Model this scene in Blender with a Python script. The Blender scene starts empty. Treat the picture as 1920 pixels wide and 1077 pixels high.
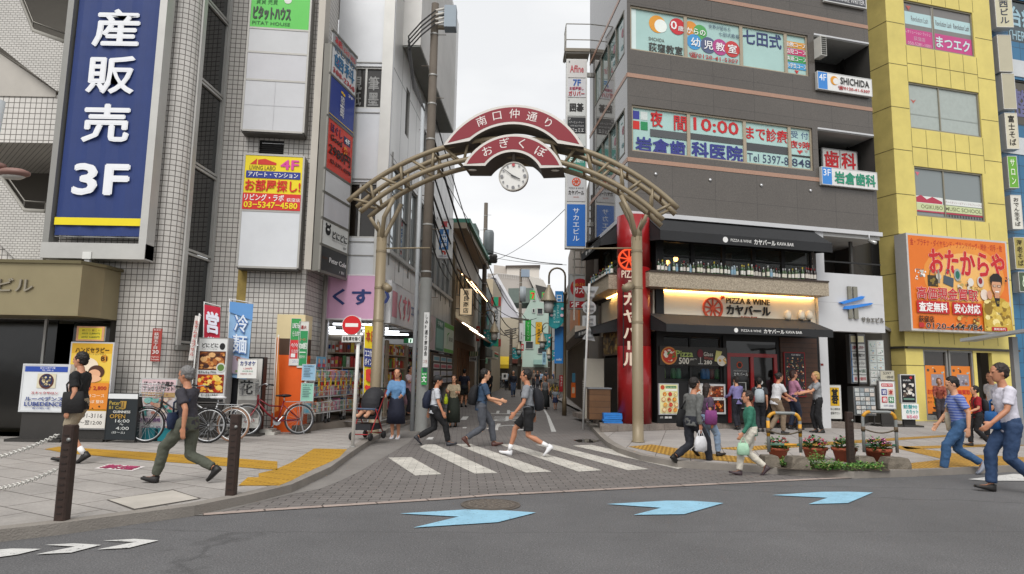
import bpy, math, random
from mathutils import Vector, Matrix, Quaternion
random.seed(7)
sc = bpy.context.scene
# ---------------------------------------------------------------- camera
F, CX, CY, PIT, ROL, CAMH = 1250.0, 960.0, 538.5, math.atan(161/1250.0), math.radians(1.0), 1.5
cam = bpy.data.cameras.new('camera'); camo = bpy.data.objects.new('camera', cam)
sc.collection.objects.link(camo); sc.camera = camo
cam.sensor_width = 36; cam.sensor_fit = 'HORIZONTAL'; cam.lens = F/1920*36
cam.clip_start = .1; cam.clip_end = 3000
camo.matrix_world = Matrix.Translation((0, 0, CAMH)) @ (Matrix.Rotation(math.pi/2+PIT, 4, 'X') @ Matrix.Rotation(ROL, 4, 'Z'))
# ---------------------------------------------------------------- overcast daylight
EL, RO = math.radians(50), math.radians(195)
wd = bpy.data.worlds.new('World'); sc.world = wd; wd.use_nodes = True
nt = wd.node_tree; nt.nodes.clear()
def nd(t, ty, **k):
    n = t.nodes.new(ty)
    for a, b in k.items(): setattr(n, a, b)
    return n
sky = nd(nt, 'ShaderNodeTexSky', sky_type='NISHITA', sun_disc=False, sun_elevation=EL, sun_rotation=RO, dust_density=3.0)
hsv = nd(nt, 'ShaderNodeHueSaturation'); hsv.inputs['Saturation'].default_value = .10
tc = nd(nt, 'ShaderNodeTexCoord'); mp = nd(nt, 'ShaderNodeMapping'); mp.inputs['Scale'].default_value = (1.2, 1.2, 3.5)
nz = nd(nt, 'ShaderNodeTexNoise'); nz.inputs['Scale'].default_value = 2.2; nz.inputs['Detail'].default_value = 5
rp = nd(nt, 'ShaderNodeValToRGB')
rp.color_ramp.elements[0].position = .38; rp.color_ramp.elements[0].color = (8.0, 8.12, 8.3, 1)
rp.color_ramp.elements[1].position = .62; rp.color_ramp.elements[1].color = (9.3, 9.35, 9.4, 1)
mx = nd(nt, 'ShaderNodeMixRGB', blend_type='MIX'); mx.inputs[0].default_value = .88   # how much cloud covers the clear sky
bg = nd(nt, 'ShaderNodeBackground'); bg.inputs['Strength'].default_value = .072
wo = nd(nt, 'ShaderNodeOutputWorld')
L = nt.links.new
L(sky.outputs[0], hsv.inputs['Color']); L(tc.outputs['Generated'], mp.inputs[0]); L(mp.outputs[0], nz.inputs['Vector'])
L(nz.outputs[0], rp.inputs[0]); L(hsv.outputs[0], mx.inputs[1]); L(rp.outputs[0], mx.inputs[2])
L(mx.outputs[0], bg.inputs[0]); L(bg.outputs[0], wo.inputs[0])
sun = bpy.data.lights.new('sun', 'SUN'); sun.energy = 1.5; sun.angle = math.radians(35); sun.color = (1, .97, .93)
suno = bpy.data.objects.new('sun', sun); sc.collection.objects.link(suno)
suno.rotation_euler = (math.pi/2-EL, 0, math.pi-RO)
sc.view_settings.view_transform = 'Standard'; sc.view_settings.look = 'None'
sc.view_settings.exposure = 0.72; sc.view_settings.gamma = 1
sc.render.film_transparent = False
try:
    sc.cycles.max_bounces = 6; sc.cycles.transparent_max_bounces = 8; sc.cycles.use_denoising = True
    sc.cycles.caustics_reflective = False; sc.cycles.caustics_refractive = False
except Exception: pass
# ---------------------------------------------------------------- surveying: where a sight line meets the ground, a depth or a wall
V = Vector
def ray(px, py):
    x, y = (px-CX)/F, -(py-CY)/F
    c, s = math.cos(ROL), math.sin(ROL); x, y = c*x-s*y, s*x+c*y
    cp, sp = math.cos(PIT), math.sin(PIT)
    return V((x, cp-sp*y, sp+cp*y))
EYE = V((0, 0, CAMH))
def G(px, py, z=0.0):
    d = ray(px, py); return EYE+d*((z-CAMH)/d.z)
def A(px, py, Y):
    d = ray(px, py); return EYE+d*(Y/d.y)
Z = V((0, 0, 1))
class Wall:
    """a vertical plane: point p, horizontal direction u, normal n towards the viewer"""
    def __init__(s, p, q):
        s.p = V((p[0], p[1], 0)); u = V((q[0], q[1], 0))-s.p; s.len = u.length; s.u = u.normalized(); s.n = V((s.u.y, -s.u.x, 0))
        if s.n.dot(EYE-s.p) < 0: s.n = -s.n
    def at(s, px, py, off=0.0):
        d = ray(px, py); o = s.p+s.n*off; t = s.n.dot(o-EYE)/s.n.dot(d); return EYE+d*t
    def sz(s, px, py, off=0.0):
        w = s.at(px, py, off); return (w-s.p).dot(s.u), w.z
    def pt(s, a, z, off=0.0): return s.p+s.u*a+Z*z+s.n*off
    def rect(s, x0, y0, x1, y1, off=0.0):
        """TL pixel and BR pixel -> (s0,s1,z0,z1)"""
        a, b = s.sz(x0, y0, off), s.sz(x1, y1, off); return a[0], b[0], b[1], a[1]
# ---------------------------------------------------------------- materials
def lin(c): return c/12.92 if c <= .04045 else ((c+.055)/1.055)**2.4
def rgb(h):
    h = h.lstrip('#')
    if len(h) == 3: h = ''.join(c*2 for c in h)
    return tuple(lin(int(h[i:i+2], 16)/255) for i in (0, 2, 4))
MATS = {}
def newmat(name):
    m = bpy.data.materials.new(name); m.use_nodes = True
    t = m.node_tree; b = t.nodes['Principled BSDF']; return m, t, b
def M(col='888', rough=.6, metal=0.0, var=.07, scale=3.0, bump=0.0, bscale=40.0, emit=0.0, spec=.4, coat=0.0):
    k = (col, rough, metal, var, scale, bump, bscale, emit, spec, coat)
    if k in MATS: return MATS[k]
    m, t, b = newmat('mat_'+col); c = rgb(col)
    b.inputs['Roughness'].default_value = rough; b.inputs['Metallic'].default_value = metal
    b.inputs['Specular IOR Level'].default_value = spec; b.inputs['Coat Weight'].default_value = coat
    b.inputs['Base Color'].default_value = (*c, 1)
    if var or bump:
        tcn = nd(t, 'ShaderNodeTexCoord')
    if var:
        n = nd(t, 'ShaderNodeTexNoise'); n.inputs['Scale'].default_value = scale; n.inputs['Detail'].default_value = 6; n.inputs['Roughness'].default_value = .65
        r = nd(t, 'ShaderNodeMapRange'); r.inputs[1].default_value = .3; r.inputs[2].default_value = .7
        r.inputs[3].default_value = 1-var; r.inputs[4].default_value = 1+var*.6
        x = nd(t, 'ShaderNodeMixRGB', blend_type='MULTIPLY'); x.inputs[0].default_value = 1; x.inputs[1].default_value = (*c, 1)
        t.links.new(tcn.outputs['Object'], n.inputs['Vector']); t.links.new(n.outputs[0], r.inputs[0]); t.links.new(r.outputs[0], x.inputs[2])
        t.links.new(x.outputs[0], b.inputs['Base Color'])
    if bump:
        n = nd(t, 'ShaderNodeTexNoise'); n.inputs['Scale'].default_value = bscale; n.inputs['Detail'].default_value = 3
        u = nd(t, 'ShaderNodeBump'); u.inputs['Strength'].default_value = bump; u.inputs['Distance'].default_value = .02
        t.links.new(tcn.outputs['Object'], n.inputs['Vector']); t.links.new(n.outputs[0], u.inputs['Height']); t.links.new(u.outputs[0], b.inputs['Normal'])
    if emit:
        b.inputs['Emission Color'].default_value = (*c, 1); b.inputs['Emission Strength'].default_value = emit
    MATS[k] = m; return m
def GRID(key, col, mortar, w, h, gap, offset=0.0, cvar=.08, rough=.5, spec=.4, bump=.3, dirt=.1, col2=None, dscale=.6, fine=0.0, speck=0.0, rot=0.0):
    """bricks, tiles, slabs: a grid in the face's own metres (uv)"""
    if key in MATS: return MATS[key]
    m, t, b = newmat('mat_'+key); c = rgb(col)
    tcn = nd(t, 'ShaderNodeTexCoord'); mpn = nd(t, 'ShaderNodeMapping'); mpn.inputs['Rotation'].default_value = (0, 0, rot)
    br = nd(t, 'ShaderNodeTexBrick', offset=offset, squash=1.0)
    br.inputs['Scale'].default_value = 1; br.inputs['Brick Width'].default_value = w; br.inputs['Row Height'].default_value = h
    br.inputs['Mortar Size'].default_value = gap; br.inputs['Mortar Smooth'].default_value = .3; br.inputs['Bias'].default_value = 0
    c2 = rgb(col2) if col2 else tuple(x*(1-cvar) for x in c)
    br.inputs['Color1'].default_value = (*c, 1); br.inputs['Color2'].default_value = (*c2, 1); br.inputs['Mortar'].default_value = (*rgb(mortar), 1)
    t.links.new(tcn.outputs['UV'], mpn.inputs[0]); t.links.new(mpn.outputs[0], br.inputs['Vector'])
    n = nd(t, 'ShaderNodeTexNoise'); n.inputs['Scale'].default_value = dscale; n.inputs['Detail'].default_value = 8; n.inputs['Roughness'].default_value = .7
    r = nd(t, 'ShaderNodeMapRange'); r.inputs[1].default_value = .3; r.inputs[2].default_value = .7; r.inputs[3].default_value = 1-dirt*1.6; r.inputs[4].default_value = 1+dirt*.5
    x = nd(t, 'ShaderNodeMixRGB', blend_type='MULTIPLY'); x.inputs[0].default_value = 1
    t.links.new(tcn.outputs['Object'], n.inputs['Vector']); t.links.new(n.outputs[0], r.inputs[0]); t.links.new(br.outputs[0], x.inputs[1]); t.links.new(r.outputs[0], x.inputs[2])
    last = x.outputs[0]
    if fine:
        n2 = nd(t, 'ShaderNodeTexNoise'); n2.inputs['Scale'].default_value = 45; n2.inputs['Detail'].default_value = 4
        r2 = nd(t, 'ShaderNodeMapRange'); r2.inputs[1].default_value = .3; r2.inputs[2].default_value = .7; r2.inputs[3].default_value = 1-fine; r2.inputs[4].default_value = 1+fine
        x2 = nd(t, 'ShaderNodeMixRGB', blend_type='MULTIPLY'); x2.inputs[0].default_value = 1
        t.links.new(tcn.outputs['Object'], n2.inputs['Vector']); t.links.new(n2.outputs[0], r2.inputs[0]); t.links.new(last, x2.inputs[1]); t.links.new(r2.outputs[0], x2.inputs[2]); last = x2.outputs[0]
    t.links.new(last, b.inputs['Base Color'])
    b.inputs['Roughness'].default_value = rough; b.inputs['Specular IOR Level'].default_value = spec
    u = nd(t, 'ShaderNodeBump', invert=True); u.inputs['Strength'].default_value = bump; u.inputs['Distance'].default_value = .006
    t.links.new(br.outputs['Fac'], u.inputs['Height']); t.links.new(u.outputs[0], b.inputs['Normal'])
    MATS[key] = m; return m
def GLASS(col='1c2022', rough=.06, alpha=None, key=None):
    """window glass: see-through where alpha is given, else a dark pane that mirrors"""
    k = ('glass', col, rough, alpha)
    if k in MATS: return MATS[k]
    m, t, b = newmat('glass'); b.inputs['Base Color'].default_value = (*rgb(col), 1); b.inputs['Roughness'].default_value = rough; b.inputs['Specular IOR Level'].default_value = .6
    n = nd(t, 'ShaderNodeTexNoise'); n.inputs['Scale'].default_value = .9; u = nd(t, 'ShaderNodeBump'); u.inputs['Strength'].default_value = .12; u.inputs['Distance'].default_value = .05
    tcn = nd(t, 'ShaderNodeTexCoord'); t.links.new(tcn.outputs['Object'], n.inputs['Vector']); t.links.new(n.outputs[0], u.inputs['Height']); t.links.new(u.outputs[0], b.inputs['Normal'])
    if alpha is not None:
        o = t.nodes['Material Output']; tr = nd(t, 'ShaderNodeBsdfTransparent'); tr.inputs[0].default_value = (.9, .93, .92, 1)
        ms = nd(t, 'ShaderNodeMixShader'); fr = nd(t, 'ShaderNodeFresnel'); fr.inputs[0].default_value = 1.5
        ad = nd(t, 'ShaderNodeMath', operation='ADD', use_clamp=True); ad.inputs[1].default_value = alpha
        t.links.new(fr.outputs[0], ad.inputs[0]); t.links.new(ad.outputs[0], ms.inputs[0]); t.links.new(tr.outputs[0], ms.inputs[1]); t.links.new(b.outputs[0], ms.inputs[2]); t.links.new(ms.outputs[0], o.inputs[0])
    MATS[k] = m; return m
# ---------------------------------------------------------------- mesh collector
def basis(n):
    n = n.normalized(); a = V((0, 0, 1)) if abs(n.z) < .9 else V((1, 0, 0)); u = n.cross(a).normalized(); return u, n.cross(u)
class MB:
    def __init__(s): s.v = []; s.f = []; s.m = []; s.uv = {}; s.mats = []; s.sm = []
    def mi(s, m):
        if m not in s.mats: s.mats.append(m)
        return s.mats.index(m)
    def add(s, pts, faces, m, smooth=False):
        k = len(s.v); s.v += [V(p) for p in pts]; i = s.mi(m)
        for f in faces: s.f.append([k+j for j in f]); s.m.append(i); s.sm.append(smooth)
    def face(s, pts, m, uv=None):
        if uv: s.uv[len(s.f)] = uv
        s.add(pts, [list(range(len(pts)))], m)
    def box(s, c, size, m, ax=None):
        u, v, w = ax or (V((1, 0, 0)), V((0, 1, 0)), Z); c = V(c); hx, hy, hz = size[0]/2, size[1]/2, size[2]/2
        p = [c+u*(a*hx)+v*(b*hy)+w*(d*hz) for d in (-1, 1) for b in (-1, 1) for a in (-1, 1)]
        fs = [(0, 2, 3, 1), (4, 5, 7, 6), (0, 1, 5, 4), (2, 6, 7, 3), (0, 4, 6, 2), (1, 3, 7, 5)]
        k0 = len(s.f); s.add(p, fs, m)
        for q, d in zip(range(6), ((0, 1), (0, 1), (0, 2), (0, 2), (1, 2), (1, 2))):
            loc = [(V(((i & 1)*size[0], ((i >> 1) & 1)*size[1], ((i >> 2) & 1)*size[2]))) for i in fs[q]]
            s.uv[k0+q] = [(l[d[0]], l[d[1]]) for l in loc]
        return s
    def wbox(s, W, s0, s1, z0, z1, o0, o1, m):
        """box on a wall: along, height, off the wall"""
        return s.box(W.pt((s0+s1)/2, (z0+z1)/2, (o0+o1)/2), (abs(s1-s0), abs(o1-o0), abs(z1-z0)), m, (W.u, W.n, Z))
    def loft(s, rings, m, caps=True, smooth=True, closed=False):
        n = len(rings[0]); k = len(rings); fs = []
        for i in range(k if closed else k-1):
            a, b = i*n, ((i+1) % k)*n
            for j in range(n): fs.append((a+j, a+(j+1) % n, b+(j+1) % n, b+j))
        if caps and not closed: fs += [tuple(reversed(range(n))), tuple((k-1)*n+j for j in range(n))]
        s.add([p for r in rings for p in r], fs, m, smooth); return s
    def tube(s, pts, r, m, n=8, caps=True, closed=False, sq=1.0):
        pts = [V(p) for p in pts]; R = r if isinstance(r, (list, tuple)) else [r]*len(pts); rings = []; up = None
        for i, p in enumerate(pts):
            if closed: t = pts[(i+1) % len(pts)]-pts[i-1]
            else: t = pts[min(i+1, len(pts)-1)]-pts[max(i-1, 0)]
            if t.length < 1e-9: t = Z
            t.normalize()
            if up is None: up, w = basis(t)
            else:
                up = up-t*up.dot(t); up = up.normalized() if up.length > 1e-6 else basis(t)[0]
            w = t.cross(up)
            rings.append([p+up*(R[i]*math.cos(2*math.pi*j/n))+w*(R[i]*sq*math.sin(2*math.pi*j/n)) for j in range(n)])
        return s.loft(rings, m, caps, n > 5, closed)
    def lathe(s, base, prof, m, n=16, ax=None, caps=True, smooth=True):
        base = V(base); a = (ax or Z).normalized(); u, w = basis(a)
        rings = [[base+a*z+u*(r*math.cos(2*math.pi*j/n))+w*(r*math.sin(2*math.pi*j/n)) for j in range(n)] for r, z in prof]
        return s.loft(rings, m, caps, smooth)
    def prism(s, poly, vec, m, uv=None, flip=False):
        poly = [V(p) for p in poly]; vec = V(vec); n = len(poly); nn = V((0, 0, 0))
        for i in range(n): nn += poly[i].cross(poly[(i+1) % n])
        if nn.dot(vec) > 0: poly = poly[::-1]
        k0 = len(s.f)
        s.add(poly+[p+vec for p in poly], [tuple(range(n)), tuple(n+i for i in reversed(range(n)))]+[(i, n+i, n+(i+1) % n, (i+1) % n) for i in range(n)], m)
        L0 = 0
        if abs(vec.z) > .5*vec.length:
            s.uv[k0] = [(p.x, p.y) for p in poly]; s.uv[k0+1] = [(p.x, p.y) for p in reversed(poly)]
            for i in range(n):
                d = (poly[(i+1) % n]-poly[i]).length; h = vec.length
                s.uv[k0+2+i] = [(L0, 0), (L0, h), (L0+d, h), (L0+d, 0)]; L0 += d
        else:
            e = vec.cross(Z).normalized()
            s.uv[k0] = [(p.dot(e), p.z) for p in poly]; s.uv[k0+1] = [(p.dot(e), p.z) for p in reversed(poly)]
            for i in range(n):
                q = [poly[i], poly[i]+vec, poly[(i+1) % n]+vec, poly[(i+1) % n]]; s.uv[k0+2+i] = [(p.x+p.y, p.z) for p in q]
        return s
    def strip(s, pts, z0, z1, m, k=0.0):
        """vertical ribbon along a plan polyline, uv in metres"""
        for a, b in zip(pts, pts[1:]):
            d = math.hypot(b[0]-a[0], b[1]-a[1])
            s.face([(a[0], a[1], z0), (b[0], b[1], z0), (b[0], b[1], z1), (a[0], a[1], z1)], m, [(k, z0), (k+d, z0), (k+d, z1), (k, z1)]); k += d
        return s
    def ell(s, c, r, m, n=12, k=7, ax=None):
        c = V(c); u, v, w = ax or (V((1, 0, 0)), V((0, 1, 0)), Z); rings = []
        for i in range(k):
            a = -math.pi/2+math.pi*(i+.02 if i == 0 else i-.02 if i == k-1 else i)/(k-1); ca, sa = math.cos(a), math.sin(a)
            rings.append([c+u*(r[0]*ca*math.cos(2*math.pi*j/n))+v*(r[1]*ca*math.sin(2*math.pi*j/n))+w*(r[2]*sa) for j in range(n)])
        return s.loft(rings, m)
    def build(s, name, parent=None, shift=True):
        if not s.f: return None
        o3 = V((0, 0, 0))
        if parent is not None:
            if shift: o3 = WORLD[parent.name]
        elif shift:
            xs = [p.x for p in s.v]; ys = [p.y for p in s.v]; o3 = V(((min(xs)+max(xs))/2, (min(ys)+max(ys))/2, min(p.z for p in s.v)))
        me = bpy.data.meshes.new(name); me.from_pydata([p-o3 for p in s.v], [], s.f)
        for m in s.mats: me.materials.append(m)
        me.polygons.foreach_set('material_index', s.m); me.polygons.foreach_set('use_smooth', s.sm)
        if s.uv:
            ul = me.uv_layers.new(name='uv')
            for i, uv in s.uv.items():
                for li, c in zip(me.polygons[i].loop_indices, uv): ul.data[li].uv = c
        me.update()
        o = bpy.data.objects.new(name, me); sc.collection.objects.link(o)
        if parent is not None: o.parent = parent; WORLD[o.name] = o3
        else: o.location = o3; WORLD[o.name] = o3
        return o
WORLD = {}
def tag(o, label=None, cat=None, group=None, kind=None):
    if label: o['label'] = label
    if cat: o['category'] = cat
    if group: o['group'] = group
    if kind: o['kind'] = kind
    return o
def root(name, loc, label, cat, group=None):
    o = bpy.data.objects.new(name, None); o.empty_display_size = .2; sc.collection.objects.link(o); o.location = loc; WORLD[o.name] = V(loc)
    return tag(o, label, cat, group)
def thing(name, mb, label, cat, group=None): return tag(mb.build(name), label, cat, group)
def struct(name, mb): return tag(mb.build(name, shift=False), kind='structure')
def copy_tree(o, parent=None):
    c = o.copy(); sc.collection.objects.link(c); WORLD[c.name] = WORLD.get(o.name, V((0, 0, 0)))
    if parent is not None: c.parent = parent
    for ch in list(o.children): copy_tree(ch, c)
    return c
# ---------------------------------------------------------------- lettering and printed faces
FC = bpy.data.curves.new('writing', 'FONT'); FC.resolution_u = 2; FO = bpy.data.objects.new('writing', FC); TXT = {}
def glyphs(t, bold):
    k = (t, bold)
    if k not in TXT:
        FC.offset = .008*min(bold, .75); FC.body = t; me = bpy.data.meshes.new_from_object(FO)
        vs = [(v.co.x, v.co.y) for v in me.vertices]; fs = [tuple(p.vertices) for p in me.polygons]; bpy.data.meshes.remove(me)
        TXT[k] = (vs, fs)
    return TXT[k]
class Face:
    """a printed rectangle: TL corner, vectors along width and down the height, normal"""
    def __init__(s, TL, u, d, n): s.TL, s.u, s.d, s.n = V(TL), V(u), V(d), V(n).normalized(); s.W, s.H = s.u.length, s.d.length; s.k = 0
    def P(s, x, y, off=0.0): return s.TL+s.u*x+s.d*y+s.n*off
def put_text(mb, F_, t, x0, y0, x1, y1, col, bold=1, vert=0, off=.004, ext=0.0):
    m = M(col, .55, 0, .03)
    if vert:
        ch = [c for c in t if c != ' ']; h = (y1-y0)/len(ch)
        for i, c in enumerate(ch): one(mb, F_, c, x0, y0+h*i, x1, y0+h*(i+.94), m, bold, off, True, c in 'ー～-|()〜', ext)
    else: one(mb, F_, t, x0, y0, x1, y1, m, bold, off, False, False, ext)
def one(mb, F_, t, x0, y0, x1, y1, m, bold, off, em, turn, ext):
    vs, fs = glyphs(t, bold)
    if not vs: return
    if em: ax, bx, ay, by = 0, 1, -.12, .88
    else: ax, bx = min(v[0] for v in vs), max(v[0] for v in vs); ay, by = min(v[1] for v in vs), max(v[1] for v in vs)
    if bx-ax < 1e-6 or by-ay < 1e-6: return
    pts = []
    for x, y in vs:
        a, b = (x-ax)/(bx-ax), (y-ay)/(by-ay)
        if turn: a, b = 1-b if False else b, 1-a
        pts.append(F_.P(x0+(x1-x0)*a, y1-(y1-y0)*b, off))
    mb.add(pts, fs, m)
    if bold > .55:
        e = min(.042, .004+.018*(bold-.55))*(F_.H*(y1-y0)/(by-ay)); uu, dd = F_.u.normalized(), F_.d.normalized()
        for i, q in enumerate((uu*e, -uu*e, dd*e*.8, -dd*e*.8)): mb.add([p+q+F_.n*.0016*(i+1) for p in pts], fs, m)
    if ext:
        k = len(pts); ed = {}
        for f in fs:
            for a, b in zip(f, f[1:]+f[:1]): ed[(a, b)] = 1
        sides = [(a, b) for a, b in ed if (b, a) not in ed]
        p2 = [q-F_.n*ext for q in pts]
        mb.add(pts+p2, [(a, k+a, k+b, b) for a, b in sides], m)
def paint(F_, items, parent, off0=.004):
    """items: ('t',text,x0,y0,x1,y1,col,bold,vert) ('r',x0,y0,x1,y1,col) ('c',cx,cy,r,col) ('e',cx,cy,rx,ry,col) ('p',pts,col) ('l',pts,width,col)"""
    te, pr = MB(), MB(); off = off0
    for it in items:
        k = it[0]; off += .0018 if not (k == 't' and (len(it) < 8 or it[7] <= .8)) else .0012
        if k == 't': put_text(te, F_, *it[1:7], bold=it[7] if len(it) > 7 else 1, vert=it[8] if len(it) > 8 else 0, off=off)
        elif k == 'r':
            x0, y0, x1, y1, c = it[1:6]; pr.face([F_.P(x0, y1, off), F_.P(x1, y1, off), F_.P(x1, y0, off), F_.P(x0, y0, off)], M(c, .5, 0, .04))
        elif k in 'ce':
            if k == 'c': cx, cy, r, c = it[1:5]; rx, ry = r*F_.H/F_.W, r
            else: cx, cy, rx, ry, c = it[1:6]
            pr.face([F_.P(cx+rx*math.cos(-a*math.pi/10), cy+ry*math.sin(-a*math.pi/10), off) for a in range(20)], M(c, .5, 0, .04))
        elif k == 'p': pr.face([F_.P(x, y, off) for x, y in it[1]], M(it[2], .5, 0, .04))
        elif k == 'f':   # a printed photograph of food or goods: many small blobs
            x0, y0, x1, y1, cols, n = it[1:7]; rr = random.Random(int(x0*997+y0*131+n)); mm = [M(c, .5, 0, .25, 25) for c in cols]
            for i in range(n):
                cx, cy = rr.uniform(x0, x1), rr.uniform(y0, y1); r = rr.uniform(.3, 1)*min((x1-x0)*F_.W, (y1-y0)*F_.H)*.22
                rx, ry = min(r/F_.W, cx-x0+1e-3, x1-cx+1e-3), min(r/F_.H*rr.uniform(.5, 1), cy-y0+1e-3, y1-cy+1e-3); ph = rr.random()*3
                pr.face([F_.P(cx+rx*math.cos(-a*math.pi/5+ph), cy+ry*math.sin(-a*math.pi/5+ph), off+i*.00004) for a in range(10)], rr.choice(mm))
        elif k == 'l':
            pts, w, c = it[1:4]
            for (xa, ya), (xb, yb) in zip(pts, pts[1:]):
                p, q = F_.P(xa, ya, off), F_.P(xb, yb, off); t = (q-p).normalized(); e = F_.n.cross(t)*(w/2)
                pr.face([p-e, q-e, q+e, p+e], M(c, .5, 0, .04))
    pr.build('print', parent); te.build('lettering', parent)
def sign(name, label, cat, W, box, face='eee', items=(), th=.12, frame='9a9a98', edge=.03, off=0.0, group=None, rough=.4, emit=0.0, parent=None, boxname=None, var=.05):
    """a sign box on (or off) a wall plane; box = TL and BR pixels, or ('m',s0,s1,z0,z1)"""
    s0, s1, z0, z1 = box[1:] if box[0] == 'm' else W.rect(*box, off=off+th)
    b = MB(); b.wbox(W, s0, s1, z0, z1, off, off+th-.012, M(frame, .45, .3))
    if edge:
        for a0, a1, c0, c1 in ((s0, s1, z1-edge, z1), (s0, s1, z0, z0+edge), (s0, s0+edge, z0+edge, z1-edge), (s1-edge, s1, z0+edge, z1-edge)):
            b.wbox(W, a0, a1, c0, c1, off+th-.012, off+th+.006, M(frame, .45, .3))
    o = thing(name, b, label, cat, group) if parent is None else b.build(name, parent)
    if edge or parent is None:
        f = MB(); f.wbox(W, s0+edge, s1-edge, z0+edge, z1-edge, off+th-.012, off+th, M(face, rough, 0, var, emit=emit)); f.build('face', o)
    e = edge; uu = W.u*(s1-s0-2*e); tl = W.pt(s0+e, z1-e, off+th)
    F_ = Face(tl, uu, -Z*(z1-z0-2*e), W.n)
    if F_.n.cross(F_.u).dot(Z) < 0:   # wall direction runs right to left as read
        F_ = Face(W.pt(s1-e, z1-e, off+th), -uu, F_.d, W.n)
    if items: paint(F_, items, o)
    return o
def openings(mb, W, s0, s1, z0, z1, holes, m, depth=.12, off=0.0, rev=None):
    """wall sheet with rectangular openings and their reveals"""
    S = sorted({s0, s1}|{min(max(h[i], s0), s1) for h in holes for i in (0, 1)}); Q = sorted({z0, z1}|{min(max(h[i], z0), z1) for h in holes for i in (2, 3)})
    for a, b in zip(S, S[1:]):
        for c, d in zip(Q, Q[1:]):
            if any(h[0] <= (a+b)/2 <= h[1] and h[2] <= (c+d)/2 <= h[3] for h in holes) or b-a < 1e-5 or d-c < 1e-5: continue
            mb.face([W.pt(a, c, off), W.pt(b, c, off), W.pt(b, d, off), W.pt(a, d, off)], m, [(a, c), (b, c), (b, d), (a, d)])
    for h in holes:
        a, b, c, d = h[:4]; b = min(b, s1)
        for p, q in (((a, c), (a, d)), ((b, d), (b, c)), ((a, d), (b, d)), ((b, c), (a, c))):
            if p[0] == q[0] == s1 and h[1] > s1: continue
            mb.face([W.pt(*p, off), W.pt(*q, off), W.pt(*q, off-depth), W.pt(*p, off-depth)], rev or m, [(0, p[1]), (q[0]-p[0], q[1]), (q[0]-p[0]+depth, q[1]), (depth, p[1])])
def window(par, W, s0, s1, z0, z1, glass, fm, off=-.08, bars=1, hb=0, fw=.045, items=None, name='window', dep=.06):
    """frame with mullions > pane (> lettering)"""
    b = MB()
    b.wbox(W, s0, s1, z1-fw, z1, off, off+dep, fm); b.wbox(W, s0, s1, z0, z0+fw, off, off+dep, fm)
    for i in range(bars+1):
        c = s0+(s1-s0-fw)*i/bars; b.wbox(W, c, c+fw, z0+fw, z1-fw, off, off+dep-.004, fm)
    for i in range(hb):
        c = z0+(z1-z0)*(i+1)/(hb+1); b.wbox(W, s0+fw, s1-fw, c-.02, c+.02, off, off+dep-.01, fm)
    w = b.build(name, par); p = MB(); e = off+.012
    p.face([W.pt(s0+.01, z0+.01, e), W.pt(s1-.01, z0+.01, e), W.pt(s1-.01, z1-.01, e), W.pt(s0+.01, z1-.01, e)], glass); p.build('pane', w)
    if items:
        F_ = Face(W.pt(s0, z1, e), W.u*(s1-s0), -Z*(z1-z0), W.n)
        if F_.n.cross(F_.u).dot(Z) < 0: F_ = Face(W.pt(s1, z1, e), -W.u*(s1-s0), -Z*(z1-z0), W.n)
        paint(F_, items, w)
    return w
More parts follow.
